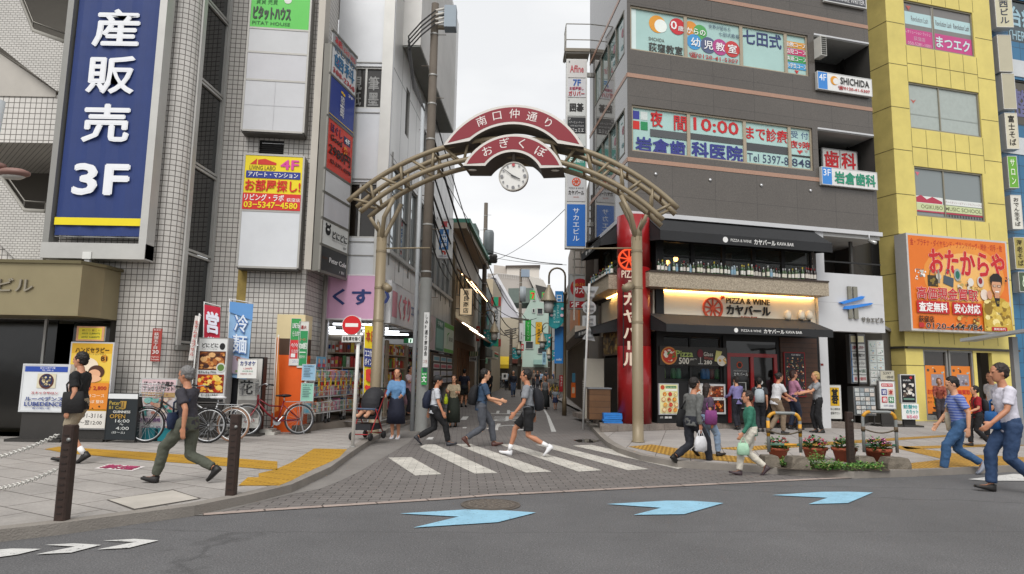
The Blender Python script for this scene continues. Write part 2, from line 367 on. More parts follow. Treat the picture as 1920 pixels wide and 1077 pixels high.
# ================================================================ ground
def asphalt():
    m, t, b = newmat('asphalt'); tcn = nd(t, 'ShaderNodeTexCoord')
    n1 = nd(t, 'ShaderNodeTexNoise'); n1.inputs['Scale'].default_value = .5; n1.inputs['Detail'].default_value = 9; n1.inputs['Roughness'].default_value = .7
    n2 = nd(t, 'ShaderNodeTexNoise'); n2.inputs['Scale'].default_value = 70; n2.inputs['Detail'].default_value = 3
    vo = nd(t, 'ShaderNodeTexVoronoi'); vo.inputs['Scale'].default_value = 60
    r1 = nd(t, 'ShaderNodeMapRange'); r1.inputs[1].default_value = .3; r1.inputs[2].default_value = .7; r1.inputs[3].default_value = .78; r1.inputs[4].default_value = 1.12
    r2 = nd(t, 'ShaderNodeMapRange'); r2.inputs[1].default_value = .25; r2.inputs[2].default_value = .75; r2.inputs[3].default_value = .55; r2.inputs[4].default_value = 1.4
    lt = nd(t, 'ShaderNodeMath', operation='LESS_THAN'); lt.inputs[1].default_value = .14
    wn = nd(t, 'ShaderNodeMath', operation='MULTIPLY'); wn.inputs[1].default_value = .16
    x = nd(t, 'ShaderNodeMixRGB', blend_type='MULTIPLY'); x.inputs[0].default_value = 1; x.inputs[1].default_value = (.118, .116, .118, 1)
    x2 = nd(t, 'ShaderNodeMixRGB', blend_type='MULTIPLY'); x2.inputs[0].default_value = 1
    x3 = nd(t, 'ShaderNodeMixRGB', blend_type='ADD'); x3.inputs[0].default_value = 1
    # the long cracks and the seam of an old trench
    mpn = nd(t, 'ShaderNodeMapping'); mpn.inputs['Scale'].default_value = (.06, .42, 1); mpn.inputs['Rotation'].default_value = (0, 0, .25)
    vc = nd(t, 'ShaderNodeTexVoronoi', feature='DISTANCE_TO_EDGE'); vc.inputs['Scale'].default_value = 1.0
    nw = nd(t, 'ShaderNodeTexNoise'); nw.inputs['Scale'].default_value = 3; mw = nd(t, 'ShaderNodeMixRGB'); mw.inputs[0].default_value = .05
    rc = nd(t, 'ShaderNodeMapRange'); rc.inputs[1].default_value = .0; rc.inputs[2].default_value = .006; rc.inputs[3].default_value = .72; rc.inputs[4].default_value = 1
    x4 = nd(t, 'ShaderNodeMixRGB', blend_type='MULTIPLY'); x4.inputs[0].default_value = 1
    k = t.links.new
    for n in (n1, n2, vo, mpn, nw): k(tcn.outputs['Object'], n.inputs[0])
    k(mpn.outputs[0], mw.inputs[1]); k(nw.outputs['Color'], mw.inputs[2]); k(mw.outputs[0], vc.inputs[0]); k(vc.outputs[0], rc.inputs[0])
    k(n1.outputs[0], r1.inputs[0]); k(n2.outputs[0], r2.inputs[0]); k(r1.outputs[0], x.inputs[2]); k(x.outputs[0], x2.inputs[1]); k(r2.outputs[0], x2.inputs[2])
    k(vo.outputs[0], lt.inputs[0]); k(lt.outputs[0], wn.inputs[0]); k(x2.outputs[0], x3.inputs[1]); k(wn.outputs[0], x3.inputs[2]); k(x3.outputs[0], x4.inputs[1]); k(rc.outputs[0], x4.inputs[2])
    k(x4.outputs[0], b.inputs['Base Color']); b.inputs['Roughness'].default_value = .85; b.inputs['Specular IOR Level'].default_value = .25
    u = nd(t, 'ShaderNodeBump'); u.inputs['Strength'].default_value = .5; u.inputs['Distance'].default_value = .01; k(n2.outputs[0], u.inputs['Height']); k(u.outputs[0], b.inputs['Normal'])
    return m
ASPH = asphalt()
PAVE = GRID('paving_blocks', '77726f', '3c3835', .235, .118, .007, .5, .16, .8, .3, .5, .14, dscale=.5, fine=.16, rot=-.07)
SLAB = GRID('paving_slabs', 'a6a19c', '5c5752', .9, .45, .009, .5, .1, .75, .3, .4, .17, dscale=.7, fine=.10, rot=.5)
SLABR = GRID('paving_slabs_pink', 'a5a09c', '6a635e', .6, .6, .008, 0, .1, .75, .3, .4, .13, dscale=.6, fine=.10, rot=.26)
KERB = M('87817a', .8, 0, .18, 2.2, .4, 60)
CONC = M('7b7773', .85, 0, .16, 1.5, .35, 70)
GRAN = M('9c918b', .75, 0, .14, 5, .3, 70)
WPAINT = GRID('white_paint', 'c9c5bc', '8f8983', .235, .118, .006, .5, .06, .75, .3, .3, .22, dscale=2.5, fine=.12, rot=-.07)
def WORN(col, lo=.60):
    m = M(col, .78, 0, .16, 4.01, .35, 70); t = m.node_tree; bs = t.nodes['Principled BSDF']; src = bs.inputs['Base Color'].links[0].from_socket
    n = nd(t, 'ShaderNodeTexNoise'); n.inputs['Scale'].default_value = 26; n.inputs['Detail'].default_value = 8; n.inputs['Roughness'].default_value = .75
    r = nd(t, 'ShaderNodeMapRange'); r.inputs[1].default_value = lo; r.inputs[2].default_value = lo+.08; x = nd(t, 'ShaderNodeMixRGB'); x.inputs[2].default_value = (.1, .1, .1, 1)
    t.links.new(t.nodes['Texture Coordinate'].outputs['Object'], n.inputs[0]); t.links.new(n.outputs[0], r.inputs[0]); t.links.new(r.outputs[0], x.inputs[0]); t.links.new(src, x.inputs[1]); t.links.new(x.outputs[0], bs.inputs['Base Color']); return m
WROAD = WORN('c4c3c0', .56)
BLUE = WORN('8ab6cc', .58)
def sheet(name, pts, z, m, t=.003):
    b = MB(); b.face([(p[0], p[1], z) for p in pts], m, [(p[0], p[1]) for p in pts]); return struct(name, b)
def gp(l, z=0.0): return [G(x, y, z) for x, y in l]
sheet('road', [(-900, -900), (900, -900), (900, 1400), (-900, 1400)], 0, ASPH)
KL = gp([(-160, 1010), (0, 994), (128, 980), (255, 963), (365, 949), (474, 927), (547, 909), (620, 876), (656, 850), (692, 826), (728, 804)], .1)
KL += [V((-2.85, 19.2, 0)), V((-2.95, 21.5, 0))]
GUT = gp([(394, 967), (474, 946), (547, 928), (600, 918), (640, 902), (673, 886), (724, 856), (765, 832), (790, 806)]) + [V((-2.3, 20, 0)), V((-2.1, 26, 0)), V((-1.5, 40, 0)), V((.3, 90, 0))]
KR = gp([(1085, 772), (1100, 790), (1116, 808), (1125, 818), (1138, 829), (1158, 840), (1201, 854), (1271, 866), (1340, 870), (1400, 873), (1500, 881), (1600, 885), (1706, 882), (1920, 873), (2100, 862)], .1)
GL = gp([(380, 968), (500, 959.5), (640, 950.5), (835, 938), (924, 931), (1100, 922), (1300, 912), (1500, 902), (1700, 893), (1920, 881), (2150, 869)])
street = GL + [V((16, 16, 0)), V((4.6, 20, 0)), V((4.2, 40, 0)), V((4.6, 140, 0)), V((-4, 140, 0)), V((-4, 24, 0)), V((-4, 16, 0))] + [V((-4.2, 9.2, 0)), V((-3.6, 7.6, 0))]
sheet('street_paving', street, .004, PAVE)
# granite edging between road and paving, and the concrete gutter round the kerb
def offset(pts, d):
    out = []
    for i, p in enumerate(pts):
        t = (pts[min(i+1, len(pts)-1)]-pts[max(i-1, 0)]); t = V((t.x, t.y, 0)).normalized(); out.append(V((p.x-t.y*d, p.y+t.x*d, 0)))
    return out
def ribbon(name, a, c, z, m):
    b = MB(); k = 0
    for i in range(len(a)-1):
        d = (a[i+1]-a[i]).length
        b.face([(a[i].x, a[i].y, z), (a[i+1].x, a[i+1].y, z), (c[i+1].x, c[i+1].y, z), (c[i].x, c[i].y, z)], m, [(k, 0), (k+d, 0), (k+d, .2), (k, .2)]); k += d
    return struct(name, b)
EDGE = GRID('granite_edging', 'a4958d', '5d544e', .6, 3, .012, 0, .14, .8, .3, .3, .15, dscale=2, fine=.12)
ribbon('granite_edging', GL, offset(GL, .11), .008, EDGE)
gi = []
for p in GUT: gi.append(p)
b = MB(); kk = [V((p.x, p.y, 0)) for p in KL[4:]]
b.face([(p.x, p.y, .0065) for p in kk]+[(-2.9, 40, .0065)]+[(p.x, p.y, .0065) for p in reversed(GUT[:-1])], CONC); struct('gutter', b)
def raised(name, kpts, rest, z, m, inner=1):
    """pavement with a real kerb along kpts"""
    b = MB(); k2 = offset(kpts, .16*inner)
    b.face([(p.x, p.y, z) for p in k2]+[(p[0], p[1], z) for p in rest], m, [(p.x, p.y) for p in k2]+[(p[0], p[1]) for p in rest]); struct(name, b)
    b = MB()
    for i in range(len(kpts)-1):
        p, q, r, s_ = kpts[i], kpts[i+1], k2[i+1], k2[i]; b.face([(p.x, p.y, z+.004), (q.x, q.y, z+.004), (r.x, r.y, z+.004), (s_.x, s_.y, z+.004)], KERB)
        b.face([(p.x, p.y, 0), (q.x, q.y, 0), (q.x, q.y, z+.004), (p.x, p.y, z+.004)], KERB); b.face([(s_.x, s_.y, z-.02), (r.x, r.y, z-.02), (r.x, r.y, z+.004), (s_.x, s_.y, z+.004)], KERB)
    struct(name+'_kerb', b)
raised('pavement_west', KL, [(-3.2, 24), (-20, 24), (-20, 5)], .1, SLAB, 1)
raised('pavement_east', KR, [(30, 10), (30, 40), (2.6, 40)], .1, SLABR, -1 if False else 1)
# painted markings
def marking(name, polys, m, z=.010):
    for q in polys: sheet(name, gp(q), z, m)
c8 = lambda l: [(600+x/2.743, 780+y/2.743) for x, y in l]
c7 = lambda l: [(x/2.743, 770+y/2.743) for x, y in l]
marking('crosswalk_marking', [c8(q) for q in ([(350, 217), (470, 215), (625, 303), (490, 310)], [(512, 162), (545, 147), (590, 148), (915, 297), (795, 300)], [(695, 147), (775, 147), (1190, 290), (1060, 295)],
    [(918, 147), (1000, 150), (1450, 283), (1330, 290)], [(1108, 150), (1200, 150), (1690, 277), (1585, 283)], [(1300, 155), (1395, 151), (1900, 262), (1840, 276)])], WPAINT, .009)
marking('street_line_marking', [c8(q) for q in ([(1165, 0), (1178, 0), (1215, 84), (1190, 84)], [(735, 5), (765, 5), (752, 22), (722, 22)], [(735, 60), (755, 60), (752, 66), (732, 66)], [(560, 112), (585, 112), (578, 124), (545, 124)])], WROAD)
marking('street_line_marking', [[(1025, 780), (1029, 780), (990.5, 716), (989.5, 716)]], WROAD)
marking('blue_arrow_marking', [c8([(410, 507), (740, 487), (920, 488), (1110, 502), (915, 552), (480, 580), (715, 523)]), [(1138, 947), (1250, 940.5), (1300, 941), (1357, 945), (1283, 966), (1188, 967.5), (1240, 954)],
    [(1447, 930), (1540, 924), (1590, 923.5), (1637, 925), (1590, 945), (1516, 947), (1552, 935)]], BLUE)
marking('white_arrow_marking', [c7(q) for q in ([(-60, 726), (60, 716), (210, 718), (90, 747), (-60, 768), (-20, 745)], [(230, 697), (380, 689), (520, 697), (365, 737), (183, 746), (385, 706)], [(530, 675), (690, 666), (815, 674), (660, 713), (498, 721), (695, 682)])], WROAD)
marking('white_arrow_marking', [[(1815, 900), (1900, 890), (1990, 892), (1920, 903), (1850, 903)]], WROAD)
def road_text(t, y0, y1, x0, x1):
    vs, fs = glyphs(t, .5); b = MB()
    ax, bx, ay, by = 0, 1, -.1, .86
    b.add([(x0+(x1-x0)*(x-ax)/(bx-ax), y0+(y1-y0)*(y-ay)/(by-ay), .009) for x, y in vs], fs, WROAD); struct('street_text_marking', b)
road_text('止', 24.6, 27.4, -.75, .55); road_text('ま', 20.9, 23.7, -.75, .5); road_text('れ', 17.6, 20.2, -.7, .45)
# tactile paving: bumps in yellow slabs
TACT = GRID('tactile', 'c89a2e', '9a7420', .075, .3, .02, 0, .12, .7, .35, 1.0, .14, dscale=2, rot=.5)
for q in ([(83, 843), (110, 838), (400, 857), (520, 866), (520, 882), (300, 866), (120, 850)],):
    sheet('tactile_paving', gp(q, .1), .105, TACT)
# stepped run along the kerb
stair = [c7(q) for q in ([(1225, 388), (1275, 345), (1330, 345), (1330, 325), (1415, 305), (1500, 268), (1615, 197), (1785, 200), (1745, 243), (1680, 275), (1610, 305), (1550, 335), (1500, 362), (1435, 388)],)]
sheet('tactile_paving', gp(stair[0], .1), .105, TACT)
TACR = GRID('tactile_east', 'bd9240', '94702c', .075, .3, .02, 0, .12, .7, .35, 1.0, .16, dscale=2, rot=.26)
for q in ([(1178, 838), (1222, 834), (1330, 851), (1400, 858), (1440, 862), (1440, 872), (1390, 868), (1271, 858)], [(1340, 841), (1500, 832), (1780, 816), (1782, 819), (1400, 846)], [(1685, 836), (1800, 852), (1920, 858), (1920, 872), (1700, 880), (1690, 871), (1770, 862), (1684, 842)],
          [(1690, 838), (1880, 833), (1920, 832), (1920, 836), (1700, 843)]):
    sheet('tactile_paving', gp(q, .1), .105, TACR)
# hatch cover with a frame, and a painted patch, in the slabs
q = [c7(z_) for z_ in ([(548, 462), (890, 408), (1035, 455), (690, 515)], [(556, 462), (888, 413), (1022, 455), (692, 509)])]
sheet('pavement_hatch_frame', gp(q[0], .1), .104, M('4d4843', .8)); sheet('pavement_hatch', gp(q[1], .1), .107, M('b1aba2', .8, 0, .12, 3, .2))
q = c7([(483, 300), (555, 278), (748, 290), (680, 313)]); sheet('painted_patch', gp(q, .1), .105, M('d8d2cf', .8, 0, .2, 8))
q0 = gp(q, .1); fp = Face(q0[1], q0[2]-q0[1], q0[0]-q0[1], Z); b = MB(); put_text(b, fp, '禁煙', .08, .12, .92, .9, 'b53a6a', 1, 0, .008)
struct('painted_patch_text', b)
q = [(1075, 826), (1100, 824), (1128, 827), (1112, 831), (1085, 830)]; sheet('puddle', gp(q), .0085, M('2a2826', .05, 0, 0, spec=.6))
# manhole cover
c = G(920, 947.5); b = MB(); b.lathe((c.x, c.y, .002), [(.0, 0), (.34, 0), (.34, .008), (.315, .01), (.315, .006), (.29, .006), (.29, .011), (0, .011)], M('625a52', .6, .3, .2, 8), 32, smooth=False, caps=False)
for i in range(5):
    for j in range(3+i*4): 
        a = j*2*math.pi/(3+i*4)+i; r = .04+i*.052; b.box((c.x+r*math.cos(a), c.y+r*math.sin(a), .0145), (.05, .018, .007), M('7a7168', .55, .3, .2, 8), (V((math.cos(a+1+i), math.sin(a+1+i), 0)), V((-math.sin(a+1+i), math.cos(a+1+i), 0)), Z))
thing('manhole_cover', b, 'round cast iron manhole cover in the asphalt behind the first blue arrow', 'manhole cover')
# ================================================================ the white tiled corner building
TILE = GRID('white_tile', 'd3cfc9', '67625c', .115, .115, .009, 0, .05, .35, .5, .5, .13, dscale=.45)
TILE2 = GRID('white_tile_small', 'c9c6c0', '77726c', .1, .05, .006, .5, .05, .4, .5, .4, .13, dscale=.5)
ALU = M('b9b8b4', .45, .3, .08, 2); ALUD = M('8d8c88', .5, .3, .08, 2); BRZ = M('93886a', .4, .5, .10, 1.2); DARK = M('141414', .7, 0, .1); DKGL = GLASS('121416', .05)
W0 = Wall((-12.5, 13.3), (-7.211, 13.3))
arc = [(-7.211+.35*math.sin(a*math.pi/16), 13.65-.35*math.cos(a*math.pi/16)) for a in range(9)]
PB = (-6.82, 15.07); PC = (-4.75, 15.27); PD = (-4.72, 16.62)
WR = Wall((-6.861, 13.65), PB); WB = Wall(PB, PC); WC = Wall(PC, PD)
tb = root('tiled_building', (-8, 15, 0), 'white tiled corner building with a rounded edge and dark glazed corner strip', 'building')
b = MB()
# banner face with the entrance and stair openings
eo = W0.rect(-60, 592, 196, 845); so = W0.rect(-60, 266, 92, 396); s3 = W0.rect(-60, -300, 110, 178)
so2 = W0.rect(-60, 430, 12, 492)
openings(b, W0, -1.5, W0.len, 0, 13, [(-1.4, eo[1], 0, eo[3]), (-1.4, so[1], so[2], so[3]), (-1.4, s3[1], s3[2], 12.9)], TILE, 2.2, 0, TILE)
b.strip(arc, 0, 13, TILE, W0.len)
h = WR.sz(333, 520)[0]; zb = WR.sz(328, 645)[1]
openings(b, WR, 0, WR.len, 0, 13, [(.16, WR.len-.03, zb, 12.9)], TILE, .14, 0, ALU)
lo = WB.rect(521, 590, 575, 810); vt = WB.rect(487, 263, 531, 290)
openings(b, WB, 0, WB.len, 0, 13, [(vt[0], vt[1], vt[2], vt[3])], TILE, .2, 0, DARK)
openings(b, WC, 0, WC.len, 0, 13, [], TILE)
b.face([(-14, 13.3, 13), (-7.2, 13.3, 13), (-6.85, 13.65, 13), (-6.8, 15.07, 13), (-4.75, 15.27, 13), (-4.72, 17, 13), (-14, 17, 13)], CONC)
b.build('wall', tb)
b = MB()   # rooms behind the openings
b.box((-10.9, 15.6, 1.55), (6, .1, 3.1), M('57504a', .6)); b.box((-8.0, 14.5, 1.3), (.1, 2.2, 2.6), M('4a463f', .6)); b.box((-11, 15.6, 6), (7, .1, 12), M('5d5952', .7)); b.box((-11, 14.5, .05), (6.8, 2.4, .1), M('55504a', .5))
b.build('entrance_hall', tb)
b = MB(); b.wbox(W0, eo[1]-1.75, eo[1]-1.70, .1, 2.55, -.5, -.45, ALU); b.wbox(W0, eo[1]-1.4, eo[1]-.2, .1, 2.4, -.9, -.86, GLASS('20241f', .08)); b.wbox(W0, eo[1]-3.6, eo[1]-1.75, .1, 2.5, -.9, -.86, GLASS('17150f', .1))
b.build('entrance_door', tb)
b = MB(); b.box((A(5, 646, 14.4).x, 14.4, A(5, 646, 14.4).z), (.3, .1, .1), M('fff2c8', .5, emit=3, var=0)); b.build('hall_light', tb)
# stair parapets, slanting
def wpoly(W, pts, off): return [W.at(x, y, off) for x, y in pts]
for pts, o in (([(-60, -160), (36, 0), (60, 60), (121, 82), (121, 172), (105, 170), (50, 128), (-60, 40)], .16), ([(-60, 250), (0, 335), (44, 397), (84, 400), (80, 488), (30, 488), (-60, 400)], .10)):
    b = MB(); b.prism(wpoly(W0, pts, o), -W0.n*.16, TILE2); st = b.build('stair_parapet', tb)
    tr = MB(); q = wpoly(W0, [p for p in pts[:4]], o-.08)
    tr.tube([p+Z*.02 for p in q], .06, M('9a978f', .6), 6); tr.build('coping', st)
    hr = MB(); hr.tube([p+Z*.22 for p in q], .02, M('6d6a64', .4, .6), 6)
    for p in q[1:]: hr.tube([p, p+Z*.22], .015, M('6d6a64', .4, .6), 5)
    hr.build('handrail', st)
b = MB(); b.prism(wpoly(W0, [(-60, 60), (105, 172), (104, 182), (0, 180), (-60, 180)], .02), -W0.n*1.8, M('b5b0a8', .7)); b.build('stair_flight', tb)
# bronze canopy over the entrance
cz0, cz1 = A(200, 594, 12.3).z, A(200, 497, 12.3).z
cx = A(150, 545, 12.25).x; cx2 = A(209, 540, 13.0).x
b = MB(); b.prism([(-13, 13.25, cz0), (-13, 12.25, cz0), (cx, 12.25, cz0), (cx2, 12.75, cz0), (cx2, 13.27, cz0)], (0, 0, cz1-cz0), BRZ)
b.prism([(-13, 13.25, cz1), (-13, 12.2, cz1), (cx, 12.2, cz1), (cx2+.05, 12.7, cz1), (cx2+.05, 13.27, cz1)], (0, 0, .06), M('6a6248', .45, .5))
b.box((-10.2, 12.24, (cz0+cz1)/2), (.015, .02, cz1-cz0), M('3d382a')); cnp = b.build('canopy', tb)
WCN = Wall((-13, 12.25), (-9, 12.25)); q = WCN.rect(-38, 521, 62, 549); b = MB()
put_text(b, Face(WCN.pt(q[0], q[3]), WCN.u*(q[1]-q[0]), -Z*(q[3]-q[2]), WCN.n), 'ィビル', 0, 0, 1, 1, '8b8474', .6, 0, .03, .03); b.build('lettering', cnp)
# the glazed corner strip
zs = [zb]+[WR.sz(x, y)[1] for x, y in ((353, 471), (367, 307), (381, 149), (396, 2))]+[12.5]
for a, c in zip(zs, zs[1:]): window(tb, WR, .16, WR.len-.03, a+.03, c, DKGL, ALU, -.12, 1, 0, .05)
b = MB(); b.wbox(WR, .0, .155, zb-.05, 12.9, .01, .05, ALU); b.wbox(WR, 0, WR.len, zb-.12, zb-.02, .01, .07, ALUD); b.build('window_trim', tb)
# vent in the wall between the sign boxes
b = MB()
for i in range(6): b.wbox(WB, vt[0], vt[1], vt[2]+.05*i, vt[2]+.05*i+.02, -.15, -.05, M('2a2826'))
b.build('vent_grille', tb)
# painted cladding at the foot of the corner: cream, brown and orange
b = MB(); zc = [WB.sz(535, y)[1] for y in (800, 666, 635, 590)]
for (c, z0, z1) in (('e2601c', .1, zc[1]), ('4a3527', zc[1], zc[2]), ('d8c79c', zc[2], zc[3])):
    b.wbox(WB, lo[0], WB.len+.03, z0, z1, .003, .03, M(c, .45, 0, .06)); b.wbox(WC, .004, .5, z0, z1, .003, .03, M(c, .45, 0, .06))
b.build('corner_cladding', tb)
b = MB(); q = A(607, 590, 16.3); b.tube([(q.x, q.y, .25), (q.x, q.y, 3.9)], .05, M('8b8680', .5), 8); b.build('drainpipe', tb)
b = MB(); q = WB.rect(447, 505, 455, 640); b.wbox(WB, q[0], q[1], q[2], q[3], .002, .006, M('a08a4c', .7, 0, .3, 6)); b.build('rust_streak', tb)
# ---------------------------------------------------------------- big blue banner
q = [W0.sz(*p, .35) for p in ((143, 0), (107, 441), (258, 444), (307, 0))]
bs0, bs1, bz0 = q[1][0], q[2][0], (q[1][1]+q[2][1])/2; bz1 = 10.4
bs0 = (q[0][0]+q[1][0])/2; bs1 = (q[2][0]+q[3][0])/2
b = MB(); b.wbox(W0, bs1+.02, bs1+.17, bz0-.45, bz1, .12, .42, ALU); b.wbox(W0, bs0-.17, bs0-.05, bz0-.45, bz1, .12, .42, ALUD); b.wbox(W0, bs0-.17, bs1+.17, bz0-.47, bz0-.16, .12, .44, ALU)
b.wbox(W0, bs0, bs1, bz0-.03, bz0-.01, .3, .33, ALUD)
bn = thing('banner', b, 'tall dark blue banner with big white characters and a yellow stripe near its foot', 'banner')
NAVY = M('24386f', .6, 0, .10, 1.5, .2, 3); b = MB(); NX = 14
for i in range(NX):
    a, c = bs0+(bs1-bs0)*i/NX, bs0+(bs1-bs0)*(i+1)/NX; wv = lambda k: .34+.012*math.sin(k*1.9)+.008*math.sin(k*.7)
    b.add([W0.pt(a, bz0, wv(i)), W0.pt(c, bz0, wv(i+1)), W0.pt(c, bz1, wv(i+1)*.99), W0.pt(a, bz1, wv(i)*.99)], [(0, 1, 2, 3)], NAVY, True)
b.build('fabric', bn)
Fb = Face(W0.pt(bs0, bz1, .37), W0.u*(bs1-bs0), -Z*(bz1-bz0), W0.n)
def by(px, py): s_, z_ = W0.sz(px, py, .37); return (s_-bs0)/(bs1-bs0), (bz1-z_)/(bz1-bz0)
it = []
for ch, p0, p1 in (('産', (180, 18), (258, 88)), ('販', (168, 106), (249, 176)), ('売', (160, 196), (239, 267))):
    a, c = by(*p0), by(*p1); it.append(('t', ch, a[0], a[1], c[0], c[1], 'e6e8ec', 1.6))
a, c = by(142, 308), by(238, 366); it.append(('t', '3F', a[0], a[1], c[0], c[1], 'e6e8ec', 2))
y0, y1 = by(180, 409)[1], by(180, 423)[1]; it.append(('r', 0, y0, 1, y1, 'e6d21c'))
paint(Fb, it, bn)
# ---------------------------------------------------------------- sign boxes on the tiled wall
def panelbox(name, label, W, x0, x1, ys, off, th, faces, frame='a9a7a2', ext=None):
    """one light box with stacked panels; ys: panel borders in pixels from the top down"""
    xm = (x0+x1)/2; s0, s1 = W.sz(x0, (ys[0]+ys[-1])/2, off+th)[0], W.sz(x1, (ys[0]+ys[-1])/2, off+th)[0]; zz = [W.sz(xm, y, off+th)[1] for y in ys]
    if ext: zz[0] = ext
    b = MB(); b.wbox(W, s0, s1, zz[-1], zz[0], off, off+th-.03, M(frame, .5, .3))
    for s_ in (s0, s1-.04): b.wbox(W, s_, s_+.04, zz[-1], zz[0], off+th-.03, off+th+.012, M(frame, .5, .3))
    for z_ in zz: b.wbox(W, s0+.04, s1-.04, z_-.022, z_+.022, off+th-.03, off+th+.01, M(frame, .5, .3))
    b.wbox(W, s0+.02, s1-.02, zz[-1]-.05, zz[-1], off+.02, off+th-.02, M('5a5854', .6))
    o = thing(name, b, label, 'sign box')
    for i, (col, items) in enumerate(faces):
        f = MB(); f.wbox(W, s0+.04, s1-.04, zz[i+1]+.022, zz[i]-.022, off+th-.03, off+th, M(col, .35, 0, .06, 1.5)); p = f.build('panel', o)
        if items: paint(Face(W.pt(s0+.04, zz[i]-.022, off+th), W.u*(s1-s0-.08), -Z*(zz[i]-zz[i+1]-.044), W.n), items, p)
    return o
G_ = '3d8f3f'
panelbox('sign_box', 'tall light box with a green panel over three blank grey panels', WB, 461, 579, [-40, 55, 100, 152, 247], .02, .35,
   [('58c24e', [('t', '賃貸 売買', .08, .42, .45, .53, '2d6e35', .5), ('c', .62, .42, .07, 'd8dbd2'), ('t', 'ピタットハウス', .05, .58, .68, .84, '3f4a40', 2), ('t', 'PITAT HOUSE', .04, .88, .68, .95, '2d5c35', .3)]), ('c3c4c6', []), ('c2c2c6', []), ('c5c6c9', [('l', [(.5, 0), (.5, 1)], .01, 'b3b3b6'), ('l', [(0, .5), (1, .5)], .008, 'b3b3b6')])])
panelbox('sign_box', 'light box with a yellow and red letting advertisement over a blank pale panel', WB, 450, 566, [291, 396, 502], .02, .35,
   [('e8d21a', [('p', [(.08, .17), (.2, .06), (.2, .17)], 'c9301f'), ('p', [(.22, .17), (.22, .08), (.34, .06), (.54, .13), (.54, .17)], 'c9301f'), ('t', 'LIVING LABO', .08, .19, .53, .27, '6b5518', .5), ('t', '4F', .62, .07, .93, .24, 'd8489a', 2),
      ('r', .03, .29, .97, .42, '23348a'), ('t', 'アパート・マンション', .07, .31, .93, .4, 'f0f0f0', 1), ('t', 'お部屋探し!', .03, .45, .98, .66, 'd0281f', 1.5), ('r', 0, .7, 1, 1, 'cf2a28'), ('t', 'リビング・ラボ', .03, .72, .71, .84, 'f2f0ee', 1.3), ('t', '荻窪店', .76, .77, .99, .84, 'f2f0ee', .3), ('t', '03−5347−4580', .03, .86, .95, .97, 'efd91d', 1.5)]), ('cfd2d6', [])])
# metal corner post and the angled box column
P1 = A(588, 450, 15.0); P2 = A(641, 450, 16.45); WA = Wall((P1.x, P1.y), (P2.x, P2.y))
zb_ = WA.sz(600, 515, .0)[1]
b = MB(); p = A(571, 480, 14.93); b.prism([(p.x, p.y, zb_+.05), (P1.x-.02, P1.y-.02, zb_+.05), (P1.x, P1.y+.3, zb_+.05), (p.x, p.y+.3, zb_+.05)], (0, 0, 8), M('b8b2a8', .45, .3, .1, .8))
b.build('corner_post', tb)
def zA(y): return WA.sz(612, y, .18)[1]
faces = [('c9c9c7', [('t', '書画用品専門店', .1, .08, .9, .22, '444444', .2), ('t', '慶悦堂', .15, .3, .95, .62, 'cc5558', .5), ('c', .12, .42, .1, 'd66'), ('t', 'TEL 03-3398-1786', .15, .72, .75, .82, '444444', .4), ('t', '3F', .8, .82, .96, .95, '444', .5)]),
   ('d3d5d7', [('t', '3F', .08, .06, .35, .18, 'c23a40', 2), ('t', 'にしざわ', .1, .24, .9, .4, '2d5f86', 1), ('t', '歯科', .08, .43, .92, .76, '2c6e9a', 1.1), ('p', [(.15, .62), (.25, .55), (.35, .62), (.25, .7)], 'd02f3f'), ('t', '388-2368', .05, .82, .95, .94, 'b8444a', 1.2)]),
   ('1d3688', [('t', '3F', .72, .05, .93, .12, 'e8e8ea', .5), ('t', '住友不動産販売', .4, .26, .58, .8, 'e8e8ea', .6, 1), ('r', .42, .14, .5, .2, 'e4b92a'), ('r', .5, .16, .58, .22, 'e4b92a'), ('r', 0, .94, 1, .96, 'd9b832')]),
   ('c8321f', [('t', 'ほぐし', .1, .06, .55, .24, '1d2a5c', 1), ('r', .62, .12, .9, .27, '26305c'), ('t', '4F', .66, .14, .86, .25, 'eeeeee', 1), ('t', 'Good', .1, .28, .55, .4, '1c1c1c', 1), ('c', .7, .42, .09, 'e0902c'), ('t', '60分', .6, .36, .9, .47, 'c01f1f', 1), ('t', '2980円', .06, .48, .92, .7, '141414', 1.2), ('t', '03-3391-0298', .12, .78, .95, .86, '201010', .8)]),
   ('cacbcd', []), ('c8c8cc', []), ('d8dad7', [('e', .2, .36, .1, .22, '17171a'), ('c', .13, .14, .07, '17171a'), ('c', .27, .14, .07, '17171a'), ('e', .2, .33, .045, .05, 'd8dad7'), ('t', 'どにどに', .36, .3, .95, .62, '1b1b1d', 1.6), ('t', '韓国料理 TEL 03-6279-9788', .36, .66, .9, .72, '777777', .1), ('t', 'BF', .82, .8, .93, .9, '222222', .5)]),
   ('161719', [('t', 'Peter Cole', .3, .36, .97, .58, 'e6e6e6', .8), ('t', 'BAR', .05, .4, .24, .5, '5b3a24', .5), ('t', '/ B1', .7, .78, .9, .9, 'd8d8d8', .5)])]
ys = [-150, 30, 125, 200, 302, 352, 404, 452, 500]
zz = [9.2] + [zA(y) for y in (42, 130, 214, 317, 362, 412, 462, 512)]
b = MB(); b.wbox(WA, 0, WA.len, zz[-1], zz[0], .0, .15, M('77756f', .5, .3)); 
for z_ in zz: b.wbox(WA, 0, WA.len, z_-.03, z_+.03, .15, .19, M('6d6b65', .5, .3))
for s_ in (0, WA.len-.05): b.wbox(WA, s_, s_+.05, zz[-1]+.03, zz[0], .15, .188, M('8a8882', .5, .3))
ac = thing('sign_box', b, 'angled column of eight tenant panels, dental blue and red prices above black', 'sign box')
